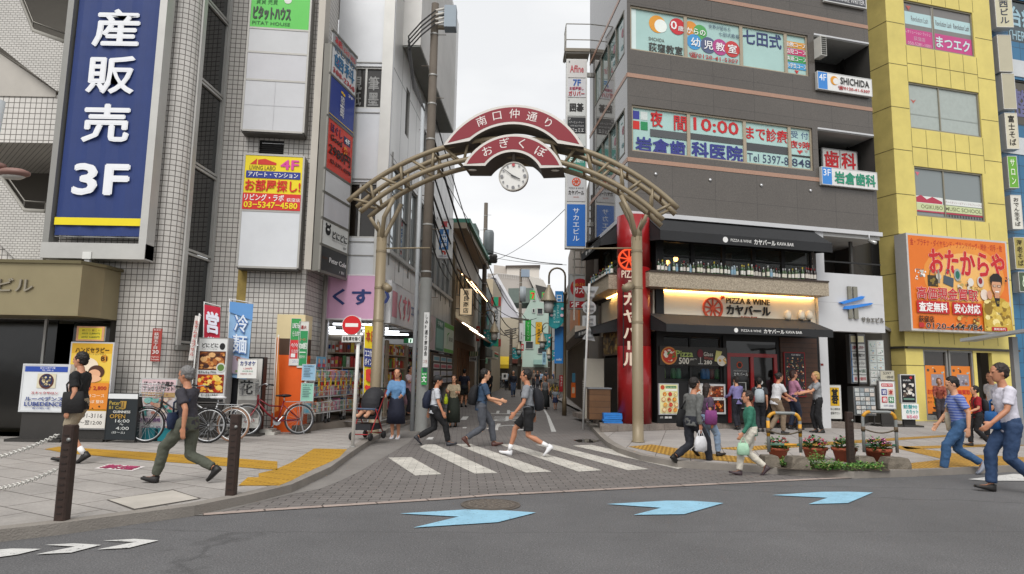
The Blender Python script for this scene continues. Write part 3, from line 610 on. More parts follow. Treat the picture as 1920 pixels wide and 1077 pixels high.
for i, (c, it) in enumerate(faces):
    f = MB(); f.wbox(WA, .05, WA.len-.05, zz[i+1]+.03, zz[i]-.03, .15, .18, M(c, .35, 0, .06, 1.5)); p = f.build('panel', ac)
    Ff = Face(WA.pt(.05, zz[i]-.03, .18), WA.u*(WA.len-.1), -Z*(zz[i]-zz[i+1]-.06), WA.n)
    if Ff.n.cross(Ff.u).dot(Z) < 0: Ff = Face(WA.pt(WA.len-.05, zz[i]-.03, .18), -Ff.u, Ff.d, WA.n)
    if it: paint(Ff, it, p)
# small red address plate
WQ = Wall((-8, 13.27), (-7, 13.27))
sign('address_plate', 'narrow red district plate with white characters on the rounded tiled wall', 'address plate', WQ, (287, 616, 299.5, 678), 'a14038', [('t', '杉並区', .1, .02, .9, .06, 'eee', .2), ('t', '荻窪五丁目', .18, .12, .72, .64, 'e8dcd8', .6, 1), ('t', '30', .15, .66, .85, .78, 'e8dcd8', .6), ('t', 'Ogikubo', .08, .85, .92, .9, 'e8dcd8', .2), ('t', '5-chome', .08, .92, .92, .97, 'e8dcd8', .2)], .012, 'a14038', .004)
# posters on the chamfer
for bx, lab, c, it in (((549, 597, 568, 686), 'narrow green and red cashless payment poster by the orange corner', '3a9a52', [('r', 0, .46, 1, .86, 'd0343a'), ('t', 'LINE Pay', .15, .1, .95, .24, 'eee', .8), ('t', '使えます', .2, .27, .95, .38, 'eee', .8), ('t', 'ペイペイ', .12, .52, .9, .62, 'eee', .8), ('t', '使えます', .2, .66, .95, .74, 'eee', .8), ('r', .15, .75, .6, .83, 'e8e8e8'), ('r', 0, .86, 1, 1, 'd9d9d6'), ('t', 'コクミン', .35, .89, .95, .95, '3a5fa8', .5)]),
    ((570, 603, 590, 690), 'pale and green discount coupon poster stuck beside the drainpipe', 'd5d5cf', [('r', 0, .2, 1, .96, '2f8f55'), ('t', '最大', .2, .08, .8, .16, 'a33', .6), ('t', 'クーポン', .15, .36, .85, .42, 'd44', .5), ('t', '¥200割引', .1, .46, .95, .6, 'e8f0e8', 1.2), ('r', .15, .66, .85, .68, 'dfe8df'), ('t', 'お会計から', .15, .73, .85, .8, 'e8f0e8', .5)])):
    px = (546.5, 560) if bx[0] < 560 else (561.5, 574.5); q = WB.rect(px[0], bx[1], px[1], bx[3], .05); WP = WB
    zt, zl = q[3], q[2]
    sign('poster', lab, 'poster', WP, ('m', q[0], q[1], zl, zt), c, it, .015, 'dddddd', .006, .035)
# flood lamp and camera on the canopy
b = MB(); p = A(166, 480, 12.9); b.box((p.x, p.y, p.z), (.17, .12, .14), M('d8d8d4', .3)); b.box((p.x, p.y, p.z-.12), (.1, .08, .1), M('aaa', .4)); b.tube([(p.x+.2, 12.95, p.z-.2), (p.x+.42, 12.95, p.z-.2), (p.x+.42, 12.95, p.z-.42)], .02, M('7fa0ae', .5), 6); b.tube([(p.x, p.y, p.z-.15), (p.x+.2, 12.95, p.z-.2)], .015, ALUD, 6)
b.tube([(p.x, p.y, p.z-.15), (p.x, p.y+.05, cz1)], .02, ALUD, 6)
thing('flood_lamp', b, 'small white flood lamp on a bracket above the bronze canopy', 'lamp')
# ================================================================ drugstore building
PF = (-4.70, 16.62); cq = A(724, 468, 16.62); PG = (cq.x, 16.62); SD = V((.052, 1, 0)).normalized(); PH = (PG[0]+SD.x*11.6, PG[1]+SD.y*11.6)
WF = Wall(PF, PG); WS = Wall(PG, PH)
db = root('drugstore_building', (-4, 22, 0), 'pale grey panelled building above the pink drugstore with sky mirrored in its windows', 'building')
PANEL = M('c6c8cb', .35, .15, .10, .7); SIDE = GRID('side_panel', 'd0cfcc', '3c3a38', 1.05, 2.35, .02, 0, .03, .3, .4, .4, .12, dscale=.4)
SKYG = GLASS('a9b3b8', .04); SKYG.node_tree.nodes['Principled BSDF'].inputs['Metallic'].default_value = .75; MIDG = GLASS('2a2826', .06)
b = MB(); wz = [WF.rect(652, 124, 719, 204), WF.rect(640, 341, 707, 447)]
shz = WF.sz(660, 600)[1]; shop_l = .12
openings(b, WF, 0, WF.len-.0, .25, 17, [w for w in wz]+[(shop_l, WF.len-.28, .25, shz)], PANEL, .12)
# side windows
bandb = WS.sz(727, 467)[1]; bandt = WS.sz(735, 322)[1]; gz = WS.sz(740, 606)[1]
wins = []; n = 9
for i in range(n): wins.append((.35+i*1.22, .35+i*1.22+1.08, bandb+.05, bandb+2.35))
up = [(1.6, 2.1, bandb+3.6, bandb+5.0), (4.4, 4.9, bandb+3.2, bandb+4.8), (6.2, 6.7, bandb+3.1, bandb+4.6)]+[(2.2+i*1.25, 3.3+i*1.25, bandb+6.9, bandb+8.8) for i in range(7)]
openings(b, WS, 0, WS.len, .25, 17, wins+up+[(.25, 10.9, .25, gz)], SIDE, .12, 0, ALU)
b.face([(*PF, 17), (*PG, 17), (*PH, 17), (-8, 28, 17), (-8, 16.6, 17)], CONC); b.face([(*PH, 0), (-8, 28.2, 0), (-8, 28.2, 17), (*PH, 17)], PANEL)
for z_ in [wz[0][2]-.12, wz[0][3]+.1, wz[1][3]+.08, wz[1][2]-.1, wz[1][2]-.45, wz[0][3]+2.3]: b.wbox(WF, .0, WF.len-.3, z_-.012, z_+.012, .004, .02, ALUD)
b.build('wall', db)
b = MB(); b.wbox(WF, WF.len-.30, WF.len-.02, shz+.1, 17, .003, .06, ALU); b.build('corner_trim', db)
window(db, WF, *wz[0], GLASS('3a3836', .1), ALU, -.1, 2, 0, .05, [('t', '筆墨', .55, .2, .85, .95, '9a9a98', 1, 1), ('t', '硯紙', .08, .2, .38, .95, '8a8a88', 1, 1)])
window(db, WF, *wz[1], GLASS('241f1a', .1), ALU, -.1, 2, 0, .05)
for i, w in enumerate(wins): window(db, WS, *w, SKYG, ALUD, -.1, 1, 1 if i % 2 else 0, .05)
for w in up: window(db, WS, *w, MIDG, ALUD, -.1, 1, 0, .05)
b = MB()
for i in range(10): b.wbox(WS, .35+i*1.22-.1, .35+i*1.22-.04, bandb-.4, bandb+2.6, .004, .02, M('8a8884', .5))
b.wbox(WS, 0, WS.len, bandb-.12, bandb-.02, .004, .1, ALU); b.build('mullion_rail', db)
ez = WS.sz(838, 222, .45)[1]
b = MB(); e0 = WS.pt(.9, ez); e1 = WS.pt(7.6, ez); nn = WS.n*.5
b.prism([e0, e0+nn, e1+nn, e1], (0, 0, 4.5), M('dedcd8', .7, 0, .12, .8)); b.prism([e0+Z*-.02+nn*.03, e0+nn*.97-Z*.02, e1+nn*.97-Z*.02, e1+nn*.03-Z*.02], (0, 0, -.03), M('858783', .7)); ev = b.build('roof_parapet', db)
for x, y in ((838, 131),):
    p = A(x, y, 25); b = MB(); b.tube([p, p+V((.22, -.25, -.08))], .06, M('2c2b29', .4), 8); b.tube([p-V((.1, 0, 0)), p], .03, ALU, 6); b.build('security_camera', ev)
# shop interior
b = MB(); FLT = GRID('shop_floor', 'b5aea2', '7d766c', .3, .3, .006, 0, .06, .4, .5, .2, .1)
b.face([(-4.75, 15.9, .25), (-2.9, 19.3, .25), (PG[0]+.5, 27.5, .25), (-9, 27.5, .25), (-9, 16.7, .25)], M('6b625a', .6, 0, .15)); b.face([(-9, 16.7, shz+.05), (-9, 27.5, shz+.05), (PG[0]+.45, 27.5, shz+.05), (PG[0]-.05, 16.7, shz+.05)], M('7d7c77', .7))
b.box((-7.2, 21, 1.5), (.1, 9, 2.7), M('b9b2a6', .6)); b.box((-5.8, 22.0, 1.5), (3, .1, 2.7), M('8d8375', .6)); b.build('shop_interior', db)
for i in range(4):
    for x in (-5.6, -4.1): b = MB(); b.box((x+.06*i, 17.4+i*1.5, shz-.06), (1.1, .06, .05), M('f4f8ff', .4, emit=2.4, var=0)); b.build('tube_light', db)
b = MB(); b.wbox(WF, 0, .1, .25, shz, -.05, .02, ALUD); b.wbox(WF, WF.len-.26, WF.len-.02, .25, shz, -.3, .0, M('bdb8b0', .5)); b.build('shop_front_frame', db)
# stone step along the shop front
st = [G(578, 810, .1), G(600, 806, .1), G(700, 797, .1), V((-2.95, 19.4, 0)), V((-2.75, 22, 0)), V((-6, 22, 0)), V((-6, 15.35, 0)), V((-4.74, 15.3, 0))]
b = MB(); b.prism([(p.x, p.y, .1) for p in st], (0, 0, .152), M('7d746b', .8, 0, .2, 3, .3)); struct('shop_step', b)
# signs of the drugstore
sign('shop_sign', 'pink drugstore fascia with dark blue hiragana beside the arch pole', 'shop sign', WF, (614, 514, 718, 601), 'cfa0bf', [('t', 'くすり', .1, .32, 1.12, .68, '27376f', 2.2)], .14, 'd9d2d6', .03)
q0, q1 = WS.sz(731, 605, .2), WS.sz(731, 522, .2); s1 = WS.sz(796, 560, .2)[0]
sign('shop_sign', 'long white drugstore fascia with pink and blue letters facing the side street', 'shop sign', WS, ('m', .05, s1, q0[1], q1[1]), 'cfcfd0', [('r', .03, .2, .16, .85, 'c98692'), ('t', 'くすり', .2, .2, .55, .85, 'd07884', 2), ('t', 'ココカラファイン', .58, .35, .98, .65, '6d7fa8', 1.2)], .16, 'c9c9c9', .03)
x = s1+.05
for (px, lab, c, it) in ((819, 'faded pink beauty panel of the side street fascia', 'c3b0b0', [('r', .0, 0, .12, 1, 'b9707c'), ('e', .55, .5, .3, .3, 'b3a49c')]), (835, 'dark green panel of the side street fascia with a pale photo', '2f7a63', [('r', .08, .3, .92, .92, '8fb9ad'), ('t', '不動産', .2, .06, .8, .22, 'dfeee8', .8)]), (853, 'pale green and white panel of the side street fascia', 'd7e2cf', [('r', 0, 0, 1, .16, '6cb04c'), ('r', 0, .88, 1, 1, '6cb04c'), ('l', [(.3, .75), (.3, .4), (.5, .3)], .06, '5cae4a'), ('t', '賃貸', .45, .45, .9, .6, '5d6a5a', .5)])):
    e = WS.sz(px, 600, .2)[0]
    sign('shop_sign', lab, 'shop sign', WS, ('m', x, e, q0[1]-.45, q1[1]-.35), c, it, .16, 'b9b9b9', .02); x = e+.04
# ================================================================ grey granite building with the restaurant
GRN = GRID('granite', '5d5853', '413e3b', 1.35, .92, .006, 0, .05, .22, .5, .12, .10, dscale=.3, fine=.22)
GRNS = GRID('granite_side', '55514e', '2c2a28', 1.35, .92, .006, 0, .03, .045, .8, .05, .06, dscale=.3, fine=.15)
PINK = M('a98673', .35, 0, .12, 20); WMET = M('c9cacc', .5, .1, .07, 1); BLK = M('161617', .55, 0, .15, 2); AWN = M('28292b', .75, 0, .16, 1.5, .15, 30)
g0 = G(1228, 794, .25); an = math.radians(15); gu = V((math.cos(an), math.sin(an), 0))
WG_ = Wall((g0.x, g0.y), (g0.x+gu.x, g0.y+gu.y)); c0 = WG_.at(1176, 141); GC = V((c0.x, c0.y, 0))
sE = WG_.sz(1648, 438)[0]-WG_.sz(1176, 141)[0]
GE = GC+gu*sE; WG = Wall((GC.x, GC.y), (GE.x, GE.y)); sd = V((-.092, 1, 0)).normalized(); GB = GC+sd*5.0; WGS = Wall((GC.x, GC.y), (GB.x, GB.y))
gb = root('granite_building', (7, 20, 0), 'dark grey granite building with a restaurant on its two lowest floors', 'building')
zc = (WG.sz(1179, 398)[1]+WG.sz(1500, 427)[1])/2   # underside of the granite
zt1 = (WG.sz(1183, 10)[1]+WG.sz(1513, 66)[1])/2; zb1 = (WG.sz(1183, 95)[1]+WG.sz(1513, 141)[1])/2
zt2 = (WG.sz(1184, 193)[1]+WG.sz(1522, 243)[1])/2; zb2 = (WG.sz(1184, 283)[1]+WG.sz(1522, 320)[1])/2
w1 = [WG.sz(x, 60)[0] for x in (1182, 1287, 1391, 1474, 1514)]; w2 = [WG.sz(x, 250)[0] for x in (1185, 1293, 1398, 1482, 1523)]
l1 = (WG.sz(1528, 130)[0], sE, (WG.sz(1530, 205)[1]+WG.sz(1640, 225)[1])/2*0+WG.sz(1534, 168)[1], WG.sz(1530, 67)[1])
l2 = (WG.sz(1535, 300)[0], sE, WG.sz(1541, 345)[1], WG.sz(1536, 243)[1])
l1 = (l1[0], sE+1, l1[2], l1[3]); l2 = (l2[0], sE+1, l2[2], l2[3]); top = 17.5
b = MB()
openings(b, WG, 0, sE, zc, top, [(w1[0], w1[-1], zb1, zt1), (w2[0], w2[-1], zb2, zt2), l1, l2], GRN, .18)
for z_ in (WG.sz(1300, 158)[1], WG.sz(1300, 312)[1], zt1+.62, WG.sz(1300,312)[1]-1.9 if False else zt1+.62+2.6): b.wbox(WG, -.004, sE, z_-.06, z_+.06, .002, .012, PINK); b.wbox(WGS, .02, 5.0, z_-.06, z_+.06, .002, .012, PINK)
sw = (.3, 4.2); sw2 = (.3, 4.0)
openings(b, WGS, 0, 5.0, zc, top, [(*sw, zb1, zt1), (*sw2, zb2, zt2), (3.6, 4.3, top-2.4, top)], GRNS, .14)
openings(b, WGS, 3.6, 5.0, 0, zc, [], M('6b6560', .5, 0, .12, 1))
b.face([(*GC.xy, top), (*GE.xy, top), (GE.x-1, GE.y+7, top), (*GB.xy, top)], CONC); b.face([(*GE.xy, zc), (GE.x-2, GE.y+7, zc), (GE.x-2, GE.y+7, top), (*GE.xy, top)], M('3a3835', .8, 0, .2, .8))
b.face([(*GC.xy, zc), (*GE.xy, zc), (GE.x-1.5, GE.y+5, zc), (GB.x, GB.y, zc)], M('8a8984', .8)); b.build('wall', gb)
b = MB(); b.wbox(WG, -.05, sE+.05, zc-.09, zc+.03, -.02, .09, WMET); b.wbox(WGS, -.02, 5.0, zc-.09, zc+.03, -.02, .06, WMET); b.build('cornice', gb)
TEAL = M('a9c9c4', .25, 0, .06, 1.2); CREAM = M('a89c88', .4, .2, .05)
it1 = [[('r', 0, 0, .12, 1, 'd3e4e2'), ('c', .5, .3, .2, 'dd9a38'), ('c', .56, .33, .15, 'e8efe9'), ('t', 'SHICHIDA', .34, .62, .62, .7, '4a3a2c', .3), ('t', '荻窪教室', .34, .74, .95, .95, '45403c', .8), ('c', .86, .28, .19, 'c3343b'), ('t', '0', .74, .17, .85, .36, 'eee', 1), ('t', '歳', .87, .26, .97, .38, 'eee', .7)],
       [('c', .1, .27, .17, 'dc9240'), ('c', .27, .32, .17, '55a35c'), ('c', .16, .57, .18, '4696cf'), ('c', .41, .6, .19, '56607f'), ('c', .62, .6, .19, 'b04a86'), ('c', .84, .6, .19, 'c24444'), ('t', 'からの', .02, .26, .36, .4, 'f2f2ee', 1), ('t', '幼', .1, .48, .26, .68, 'eee', 1), ('t', '児', .33, .5, .49, .7, 'eee', 1), ('t', '教', .54, .5, .7, .7, 'eee', 1), ('t', '室', .76, .5, .92, .7, 'eee', 1), ('t', '世界が認めた', .42, .1, .82, .2, '4a5870', .3), ('t', '七田式教育', .6, .24, .97, .34, '4a5870', .3), ('t', '☎0120-41-5307', .06, .82, .94, .95, 'b43a3a', .8)],
       [('t', '七田式', .06, .08, .92, .42, '3b4470', 1.3)],
       [('r', 0, .18, 1, .33, 'd69a42'), ('r', 0, .35, 1, .5, 'c43f6f'), ('r', 0, .52, 1, .67, '3f9f5b'), ('r', 0, .69, 1, .84, '4a9fd0'), ('t', '胎教コース', .03, .2, .97, .31, 'f0f0f0', .6), ('t', '幼児コース', .03, .37, .97, .48, 'f0f0f0', .6), ('t', '英語コース', .03, .54, .97, .65, 'f0f0f0', .6), ('t', '小学生コース', .03, .71, .97, .82, 'f0f0f0', .6), ('p', [(.4, .87), (.6, .87), (.5, .95)], 'c23a3a')]]
it2 = [[('r', .03, .1, .15, .28, '3a3f92'), ('r', .17, .1, .29, .28, 'c9d2cf'), ('r', .03, .32, .15, .5, 'c9302c'), ('r', .17, .32, .29, .5, '2a8a56'), ('t', '夜', .34, .06, .55, .4, 'bf2b2f', 1.2), ('t', '間', .75, .1, .97, .42, 'bf2b2f', 1.2), ('r', .33, .46, 1, .62, '55585a'), ('t', '岩倉歯', .08, .66, .94, .97, '3a3f86', 2.2)],
       [('t', '10:00', .1, .08, .9, .36, 'bf2b2f', 1.4), ('r', 0, .44, 1, .58, '4c4e50'), ('t', '科医院', .06, .62, .96, .97, '3a3f86', 2.2), ('r', 0, .97, 1, 1, '333333')],
       [('t', 'まで診療', .05, .12, .96, .42, 'bf2b2f', 1.3), ('r', 0, .5, 1, .68, '4a4c4e'), ('t', 'Tel 5397-8', .06, .73, .97, .92, '3a4460', .3)],
       [('t', '受 付', .1, .1, .9, .26, '44557c', .5), ('t', '夜9時', .05, .32, .95, .5, 'bf2b2f', .8), ('t', 'まで', .5, .52, .85, .58, 'bf2b2f', .3), ('p', [(.35, .54), (.6, .54), (.48, .63)], 'c23a3a'), ('r', 0, .65, 1, .69, '333'), ('t', '848', .1, .74, .95, .92, '3a4460', .3)]]
for i in range(4):
    window(gb, WG, w1[i], w1[i+1], zb1, zt1, TEAL, CREAM, -.1, 1, 0, .05, it1[i]); window(gb, WG, w2[i], w2[i+1], zb2, zt2, TEAL, CREAM, -.1, 1, 0, .05, it2[i])
SG = GLASS('57706e', .05)
for (a, c), z0, z1 in ((sw, zb1, zt1), (sw2, zb2, zt2)):
    k = 4
    for i in range(k): window(gb, WGS, a+(c-a)*i/k, a+(c-a)*(i+1)/k, z0, z1, SG, M('6e6a60', .4, .3), -.05, 1, 0, .05, [('f', .2, .2, .9, .9, ['6f8f92', '8fb0ae', '94606a'], 5)] if i < 2 else None)
b = MB()   # balcony recesses: back wall, doors, soffit, rail
for l in (l1, l2):
    b.wbox(WG, l[0]-.1, sE+.02, l[2]-.9, l[3]+.1, -1.5, -1.42, M('3f3d3b', .8, 0, .15)); b.wbox(WG, l[0], sE-.02, l[3]-.03, l[3]-.004, -1.4, .0, M('a6a7a5', .7, 0, .1)); b.wbox(WG, l[0], sE-.02, l[3]-.0, l[3]+.05, .0, .03, WMET)
    b.wbox(WG, l[0], sE, l[2]+.16, l[2]+.2, -.06, -.02, M('2a2a2a', .5)); b.wbox(WG, l[0]+.3, l[0]+1.2, l[2]-.6, l[3]-.35, -1.42, -1.38, GLASS('23282a', .08))
b.build('balcony', gb)
b = MB()
for x, y in ((1229, 327), (1331, 338), (1427, 348), (1519, 358)):
    s_, z_ = WG.sz(x, y); b.ell(WG.pt(s_, z_, .02), (.045, .03, .045), M('cfd0d2', .3, .5), 8, 5, (WG.u, WG.n, Z))
b.build('anchor_stud', gb)
it = WG.rect(1540, 275, 1612, 330, -.6)
sign('window_sign', 'white window boards with two big red characters inside the lower balcony', 'sign', WG, (1541, 277, 1609, 326), 'd0cfcb', [('t', '歯', .04, .08, .46, .9, 'c0272d', 1.6), ('t', '科', .54, .08, .96, .9, 'c0272d', 1.6), ('r', .49, 0, .51, 1, '7d7d7b')], .05, '8d8d8b', .03, -.5)
SH = [('r', 0, 0, .17, 1, '3f86d0'), ('t', '4F', .02, .1, .15, .5, 'e8eef5', .4)]
sign('balcony_sign', 'white and blue 4F classroom sign on the upper balcony', 'sign', WG, (1532, 133, 1636, 182), 'e4e4e2', SH+[('c', .3, .4, .27, 'dd9a38'), ('c', .325, .43, .19, 'e4e4e2'), ('t', 'SHICHIDA', .41, .14, .95, .55, '33312f', .9), ('t', '☎0120-41-5307', .36, .66, .96, .9, 'b93a3a', .8)], .1, 'c9cac8', .02, .02)
sign('balcony_sign', 'white and blue 3F dental sign with green characters on the lower balcony', 'sign', WG, (1540, 312, 1646, 357), 'dedddb', [('r', 0, 0, .17, 1, '3f86d0'), ('t', '3F', .02, .1, .15, .5, 'e8eef5', .4), ('t', '岩倉歯科', .22, .16, .97, .88, '2f8f70', 1.8)], .1, 'c9cac8', .02, .02)
sign('balcony_sign', 'dark sign with white script at the roofward balcony', 'sign', WG, (1545, -20, 1625, 17), '4a4b50', [('t', 'HAIR & MAKE WRITER', .02, .3, .97, .8, 'dddddd', .3)], .08, 'd5d5d3', .03, .02)
b = MB(); p = WG.at(1538, 90, .15); b.box(p, (.2, .3, .62), M('c3c2bc', .5), (WG.u, WG.n, Z))
for i in range(9): b.box(p+WG.n*.155+Z*(-.26+i*.065), (.16, .01, .04), M('34342f', .6), (WG.u, WG.n, Z))
thing('air_conditioner', b, 'white slatted air conditioner unit on the upper balcony', 'air conditioner')
# white corner of the stair with its emblem
sw0, sw1, swz0, swz1 = WG.sz(1533, 570)[0], sE+.02, WG.sz(1590, 622)[1], (WG.sz(1540, 511)[1]+WG.sz(1645, 518)[1])/2
b = MB(); b.wbox(WG, sw0, sw1, swz0, swz1, -.3, .02, WMET); b.wbox(WG, sw0, sw0+.28, .1, zc-.09, -.12, .01, WMET); b.wbox(WG, sw0, sw1, (swz0+swz1)/2-.02-.0, (swz0+swz1)/2-.015, .02, .022, M('8d8e90')); b.build('stair_front', gb)
b = MB(); b.wbox(WG, sw0+.3, sw1, swz1, zc-.1, -2.0, -1.9, M('35322f', .8, 0, .2)); b.wbox(WG, sw0+.3, sw1, swz1+.33, swz1+.37, -.06, -.02, M('222', .5)); b.wbox(WG, sw1-.7, sw1-.62, swz1, zc-.1, -.5, -.42, M('4c4a47')); b.wbox(WG, sw0+.28, sw1, zc-.2, zc-.1, -1.9, .0, M('b5b6b4', .7)); b.build('stair_landing', gb)
ew = Face(WG.pt(sw0+.28, swz1, .03), WG.u*(sw1-sw0-.28), -Z*(swz1-swz0), WG.n)
b = MB()
def slab(pts, m, t=.05): b.prism([ew.P(x, y, 0) for x, y in pts], ew.n*t, m)
CHR = M('8d8a7e', .25, .7, .15, 6); BL = M('2f7fd6', .4)
slab([(.36, .22), (.42, .22), (.42, .47), (.36, .49)], CHR); slab([(.45, .22), (.52, .22), (.52, .42), (.45, .45)], CHR); slab([(.36, .56), (.42, .55), (.42, .78), (.36, .78)], CHR); slab([(.45, .54), (.52, .53), (.52, .78), (.45, .78)], CHR)
slab([(.2, .51), (.58, .38), (.64, .385), (.6, .43), (.26, .535)], BL, .07); slab([(.3, .57), (.74, .49), (.78, .495), (.72, .53), (.36, .62), (.27, .62)], BL, .07)
o = thing('building_emblem', b, 'blue and chrome emblem on the white wall panel of the granite building', 'emblem')
b = MB(); put_text(b, ew, 'サカエビル', .58, .74, .97, .83, '77736c', .6, 0, .03, .02); b.build('lettering', o)
sign('stair_sign', 'brown stair sign reading 24 seats behind the landing rail', 'sign', WG, ('m', sw0+.42, sw0+1.0, swz1+.45, swz1+1.35), '3a2a20', [('r', .03, .02, .97, .98, '9a8a78'), ('r', .06, .04, .94, .96, '3a2a20'), ('t', '2階', .5, .1, .92, .36, 'dcd2c4', .5), ('t', '24席', .25, .72, .92, .94, 'dcd2c4', .5), ('c', .22, .16, .07, 'dcd2c4'), ('p', [(.15, .25), (.3, .25), (.34, .7), (.2, .7)], 'dcd2c4')], .03, '2a2018', .01, -1.0)
sign('stair_sign', 'brown basement stair sign reading 18 seats under the other stair sign', 'sign', WG, ('m', sw0+.42, sw0+1.0, swz1+.05, swz1+.42), '3a2a20', [('t', 'B1階', .08, .05, .6, .45, 'dcd2c4', .5), ('t', '18席', .15, .62, .75, .95, 'dcd2c4', .5), ('c', .8, .25, .12, 'dcd2c4'), ('p', [(.7, .4), (.9, .4), (.9, .9), (.72, .9)], 'dcd2c4')], .03, '2a2018', .01, -1.0)
# ---------------------------------------------------------------- restaurant front
rs0, rs1 = WG.sz(1234, 600)[0], sw0
zL = WG.sz(1400, 522)[1]; zledge0 = (WG.sz(1225, 543)[1]+WG.sz(1532, 558)[1])/2; zledge1 = (WG.sz(1225, 517)[1]+WG.sz(1532, 533)[1])/2
zaw = (WG.sz(1240, 600)[1]+WG.sz(1530, 606)[1])/2
STN = M('ab9f8c', .7, 0, .5, 26, 1.0, 45)
CRW = M('e9e0cc', .7, 0, .05, 1.5)
b = MB(); b.wbox(WG, rs0-.1, rs1, zledge0, zaw-.35, -.25, -.1, CRW); q0 = WGS.sz(1118, 600)[0]; b.wbox(WGS, .5, 3.6, zledge0, zaw-.35, -.25, -.1, CRW); b.build('cream_fascia', gb)
b = MB(); b.wbox(WG, rs0-.5, rs1-.02, zledge0, zledge1, -.2, .5, STN); b.wbox(WG, rs0-.5, rs1-.02, zledge1, zledge1+.04, -.2, .53, M('3a2f28', .5)); b.wbox(WGS, .35, 3.6, zledge0, zledge1, -.2, .45, STN); b.wbox(WGS, .35, 3.6, zledge1, zledge1+.04, -.2, .48, M('3a2f28', .5)); b.build('stone_ledge', gb)
LEDW = M('ffc878', .4, emit=14, var=0)
for W_, a, c in ((WG, rs0, rs1-.1), (WGS, .6, 3.5)):
    b = MB(); b.wbox(W_, a, c, zledge0-.022, zledge0-.003, -.07, -.03, LEDW); b.build('cove_light', gb)
# first floor glazing, open to a dim room
CLR = GLASS('2c3436', .03, .22); CLR2 = GLASS('525b58', .05, .42); zw0, zw1 = zledge1+.1, zc-.55
b = MB(); n = 5
b.wbox(WG, rs0-.05, rs0+.18, .25, zc-.09, -.25, .0, BLK); b.wbox(WG, rs0, rs1, zc-.7, zc-.09, -.25, -.1, BLK)
b.build('shop_frame', gb)
for i in range(n): window(gb, WG, rs0+.18+(rs1-rs0-.2)*i/n, rs0+.18+(rs1-rs0-.2)*(i+1)/n, zledge1, zc-.5, CLR2, BLK, -.2, 1, 1, .06)
for i in range(3): window(gb, WGS, .7+i*.95, .7+(i+1)*.95, zledge1, zc-.5, CLR2, BLK, -.2, 1, 1, .06)
b = MB(); inn = M('2d251f', .8, 0, .2)
b.wbox(WG, rs0-.4, rs1, zledge0, zc, -4.3, -4.2, inn); b.wbox(WG, rs0-.4, rs1, zledge0-.06, zledge0, -4.2, -.2, inn); b.wbox(WG, rs0-.4, rs1, zc-.06, zc, -4.2, -.2, M('1a1715', .8)); b.wbox(WG, rs0+1.2, rs1-.6, zledge0+.8, zledge0+1.5, -4.18, -4.1, M('5d3f2b', .6, 0, .2)); b.wbox(WG, rs1-.08, rs1-.02, zledge0, zc, -4.2, -.3, inn)
b.build('upper_dining_room', gb)
for (x, y, o) in ((1340, 449, -1.5), (1320, 455, -2), (1267, 486, -1.2), (1252, 493, -2), (1494, 474, -1.3), (1440, 452, -2.2), (1400, 450, -2)):
    p = WG.at(x, y, o); b = MB(); b.ell(p, (.07, .07, .08), M('ffb25a', .4, emit=9, var=0), 8, 6); b.tube([p, V((p.x, p.y, zc-.1))], .008, BLK, 5); b.build('pendant_lamp', gb)
# awnings
def awning(W_, a, c, zt, zb, out, drop, lab, txt, hang=True):
    b = MB(); P = lambda s_, z_, o: W_.pt(s_, z_, o); t = .03
    b.add([P(a, zt, 0), P(c, zt, 0), P(c, zb, out), P(a, zb, out), P(a, zt-t, 0), P(c, zt-t, 0), P(c, zb-t, out-.02), P(a, zb-t, out-.02)], [(0, 3, 2, 1), (4, 5, 6, 7), (0, 4, 7, 3), (1, 2, 6, 5)], AWN)
    b.wbox(W_, a, c, zb-drop, zb, out-.02, out, AWN)
    for s_ in (a, c): b.add([P(s_, zt, 0), P(s_, zb, out), P(s_, zb-drop, out), P(s_, zb-drop+.1, 0)], [(0, 1, 2, 3)], AWN)
    k = 3
    for i in range(1, 9): b.wbox(W_, a+(c-a)*i/9-.01, a+(c-a)*i/9+.01, zb-.0, zb+.012, out-.12, out, M('1c1d1e', .6))
    o = b.build('awning', gb)
    Fa = Face(W_.pt(a, zb, out), W_.u*(c-a), -Z*drop, W_.n)
    if Fa.n.cross(Fa.u).dot(Z) < 0: Fa = Face(W_.pt(c, zb, out), -Fa.u, Fa.d, W_.n)
    paint(Fa, txt, o)
TXA = lambda x: [('c', x, .5, .3, 'dddddb'), ('t', 'PIZZA & WINE', x+.03, .35, x+.15, .65, 'd5d5d3', .4), ('t', 'カヤバール', x+.165, .22, x+.29, .78, 'e5e5e3', 1.3), ('t', 'KAVA BAR', x+.3, .33, x+.4, .68, 'd5d5d3', 1)]
a0 = WG.sz(1238, 440, .75)[0]
zawb = WG.sz(1240, 437, .75)[1]; awning(WG, a0, rs1-.05, zc-.1, zawb+.08, .75, .26, '', TXA(.36))
a1 = WG.sz(1256, 612, 1.0)[0]; c1 = WG.sz(1562, 622, 1.0)[0]; zb_ = (WG.sz(1256, 609, 1.0)[1]+WG.sz(1560, 618, 1.)[1])/2
awning(WG, a1-.1, c1, zaw+.12, zb_, 1.0, .2, '', TXA(.4))
awning(WGS, .75, 3.4, zc-.1, zawb+.1, .6, .22, '', TXA(.3)); awning(WGS, .85, 3.4, zaw+.05, zb_, .8, .2, '', TXA(.3))
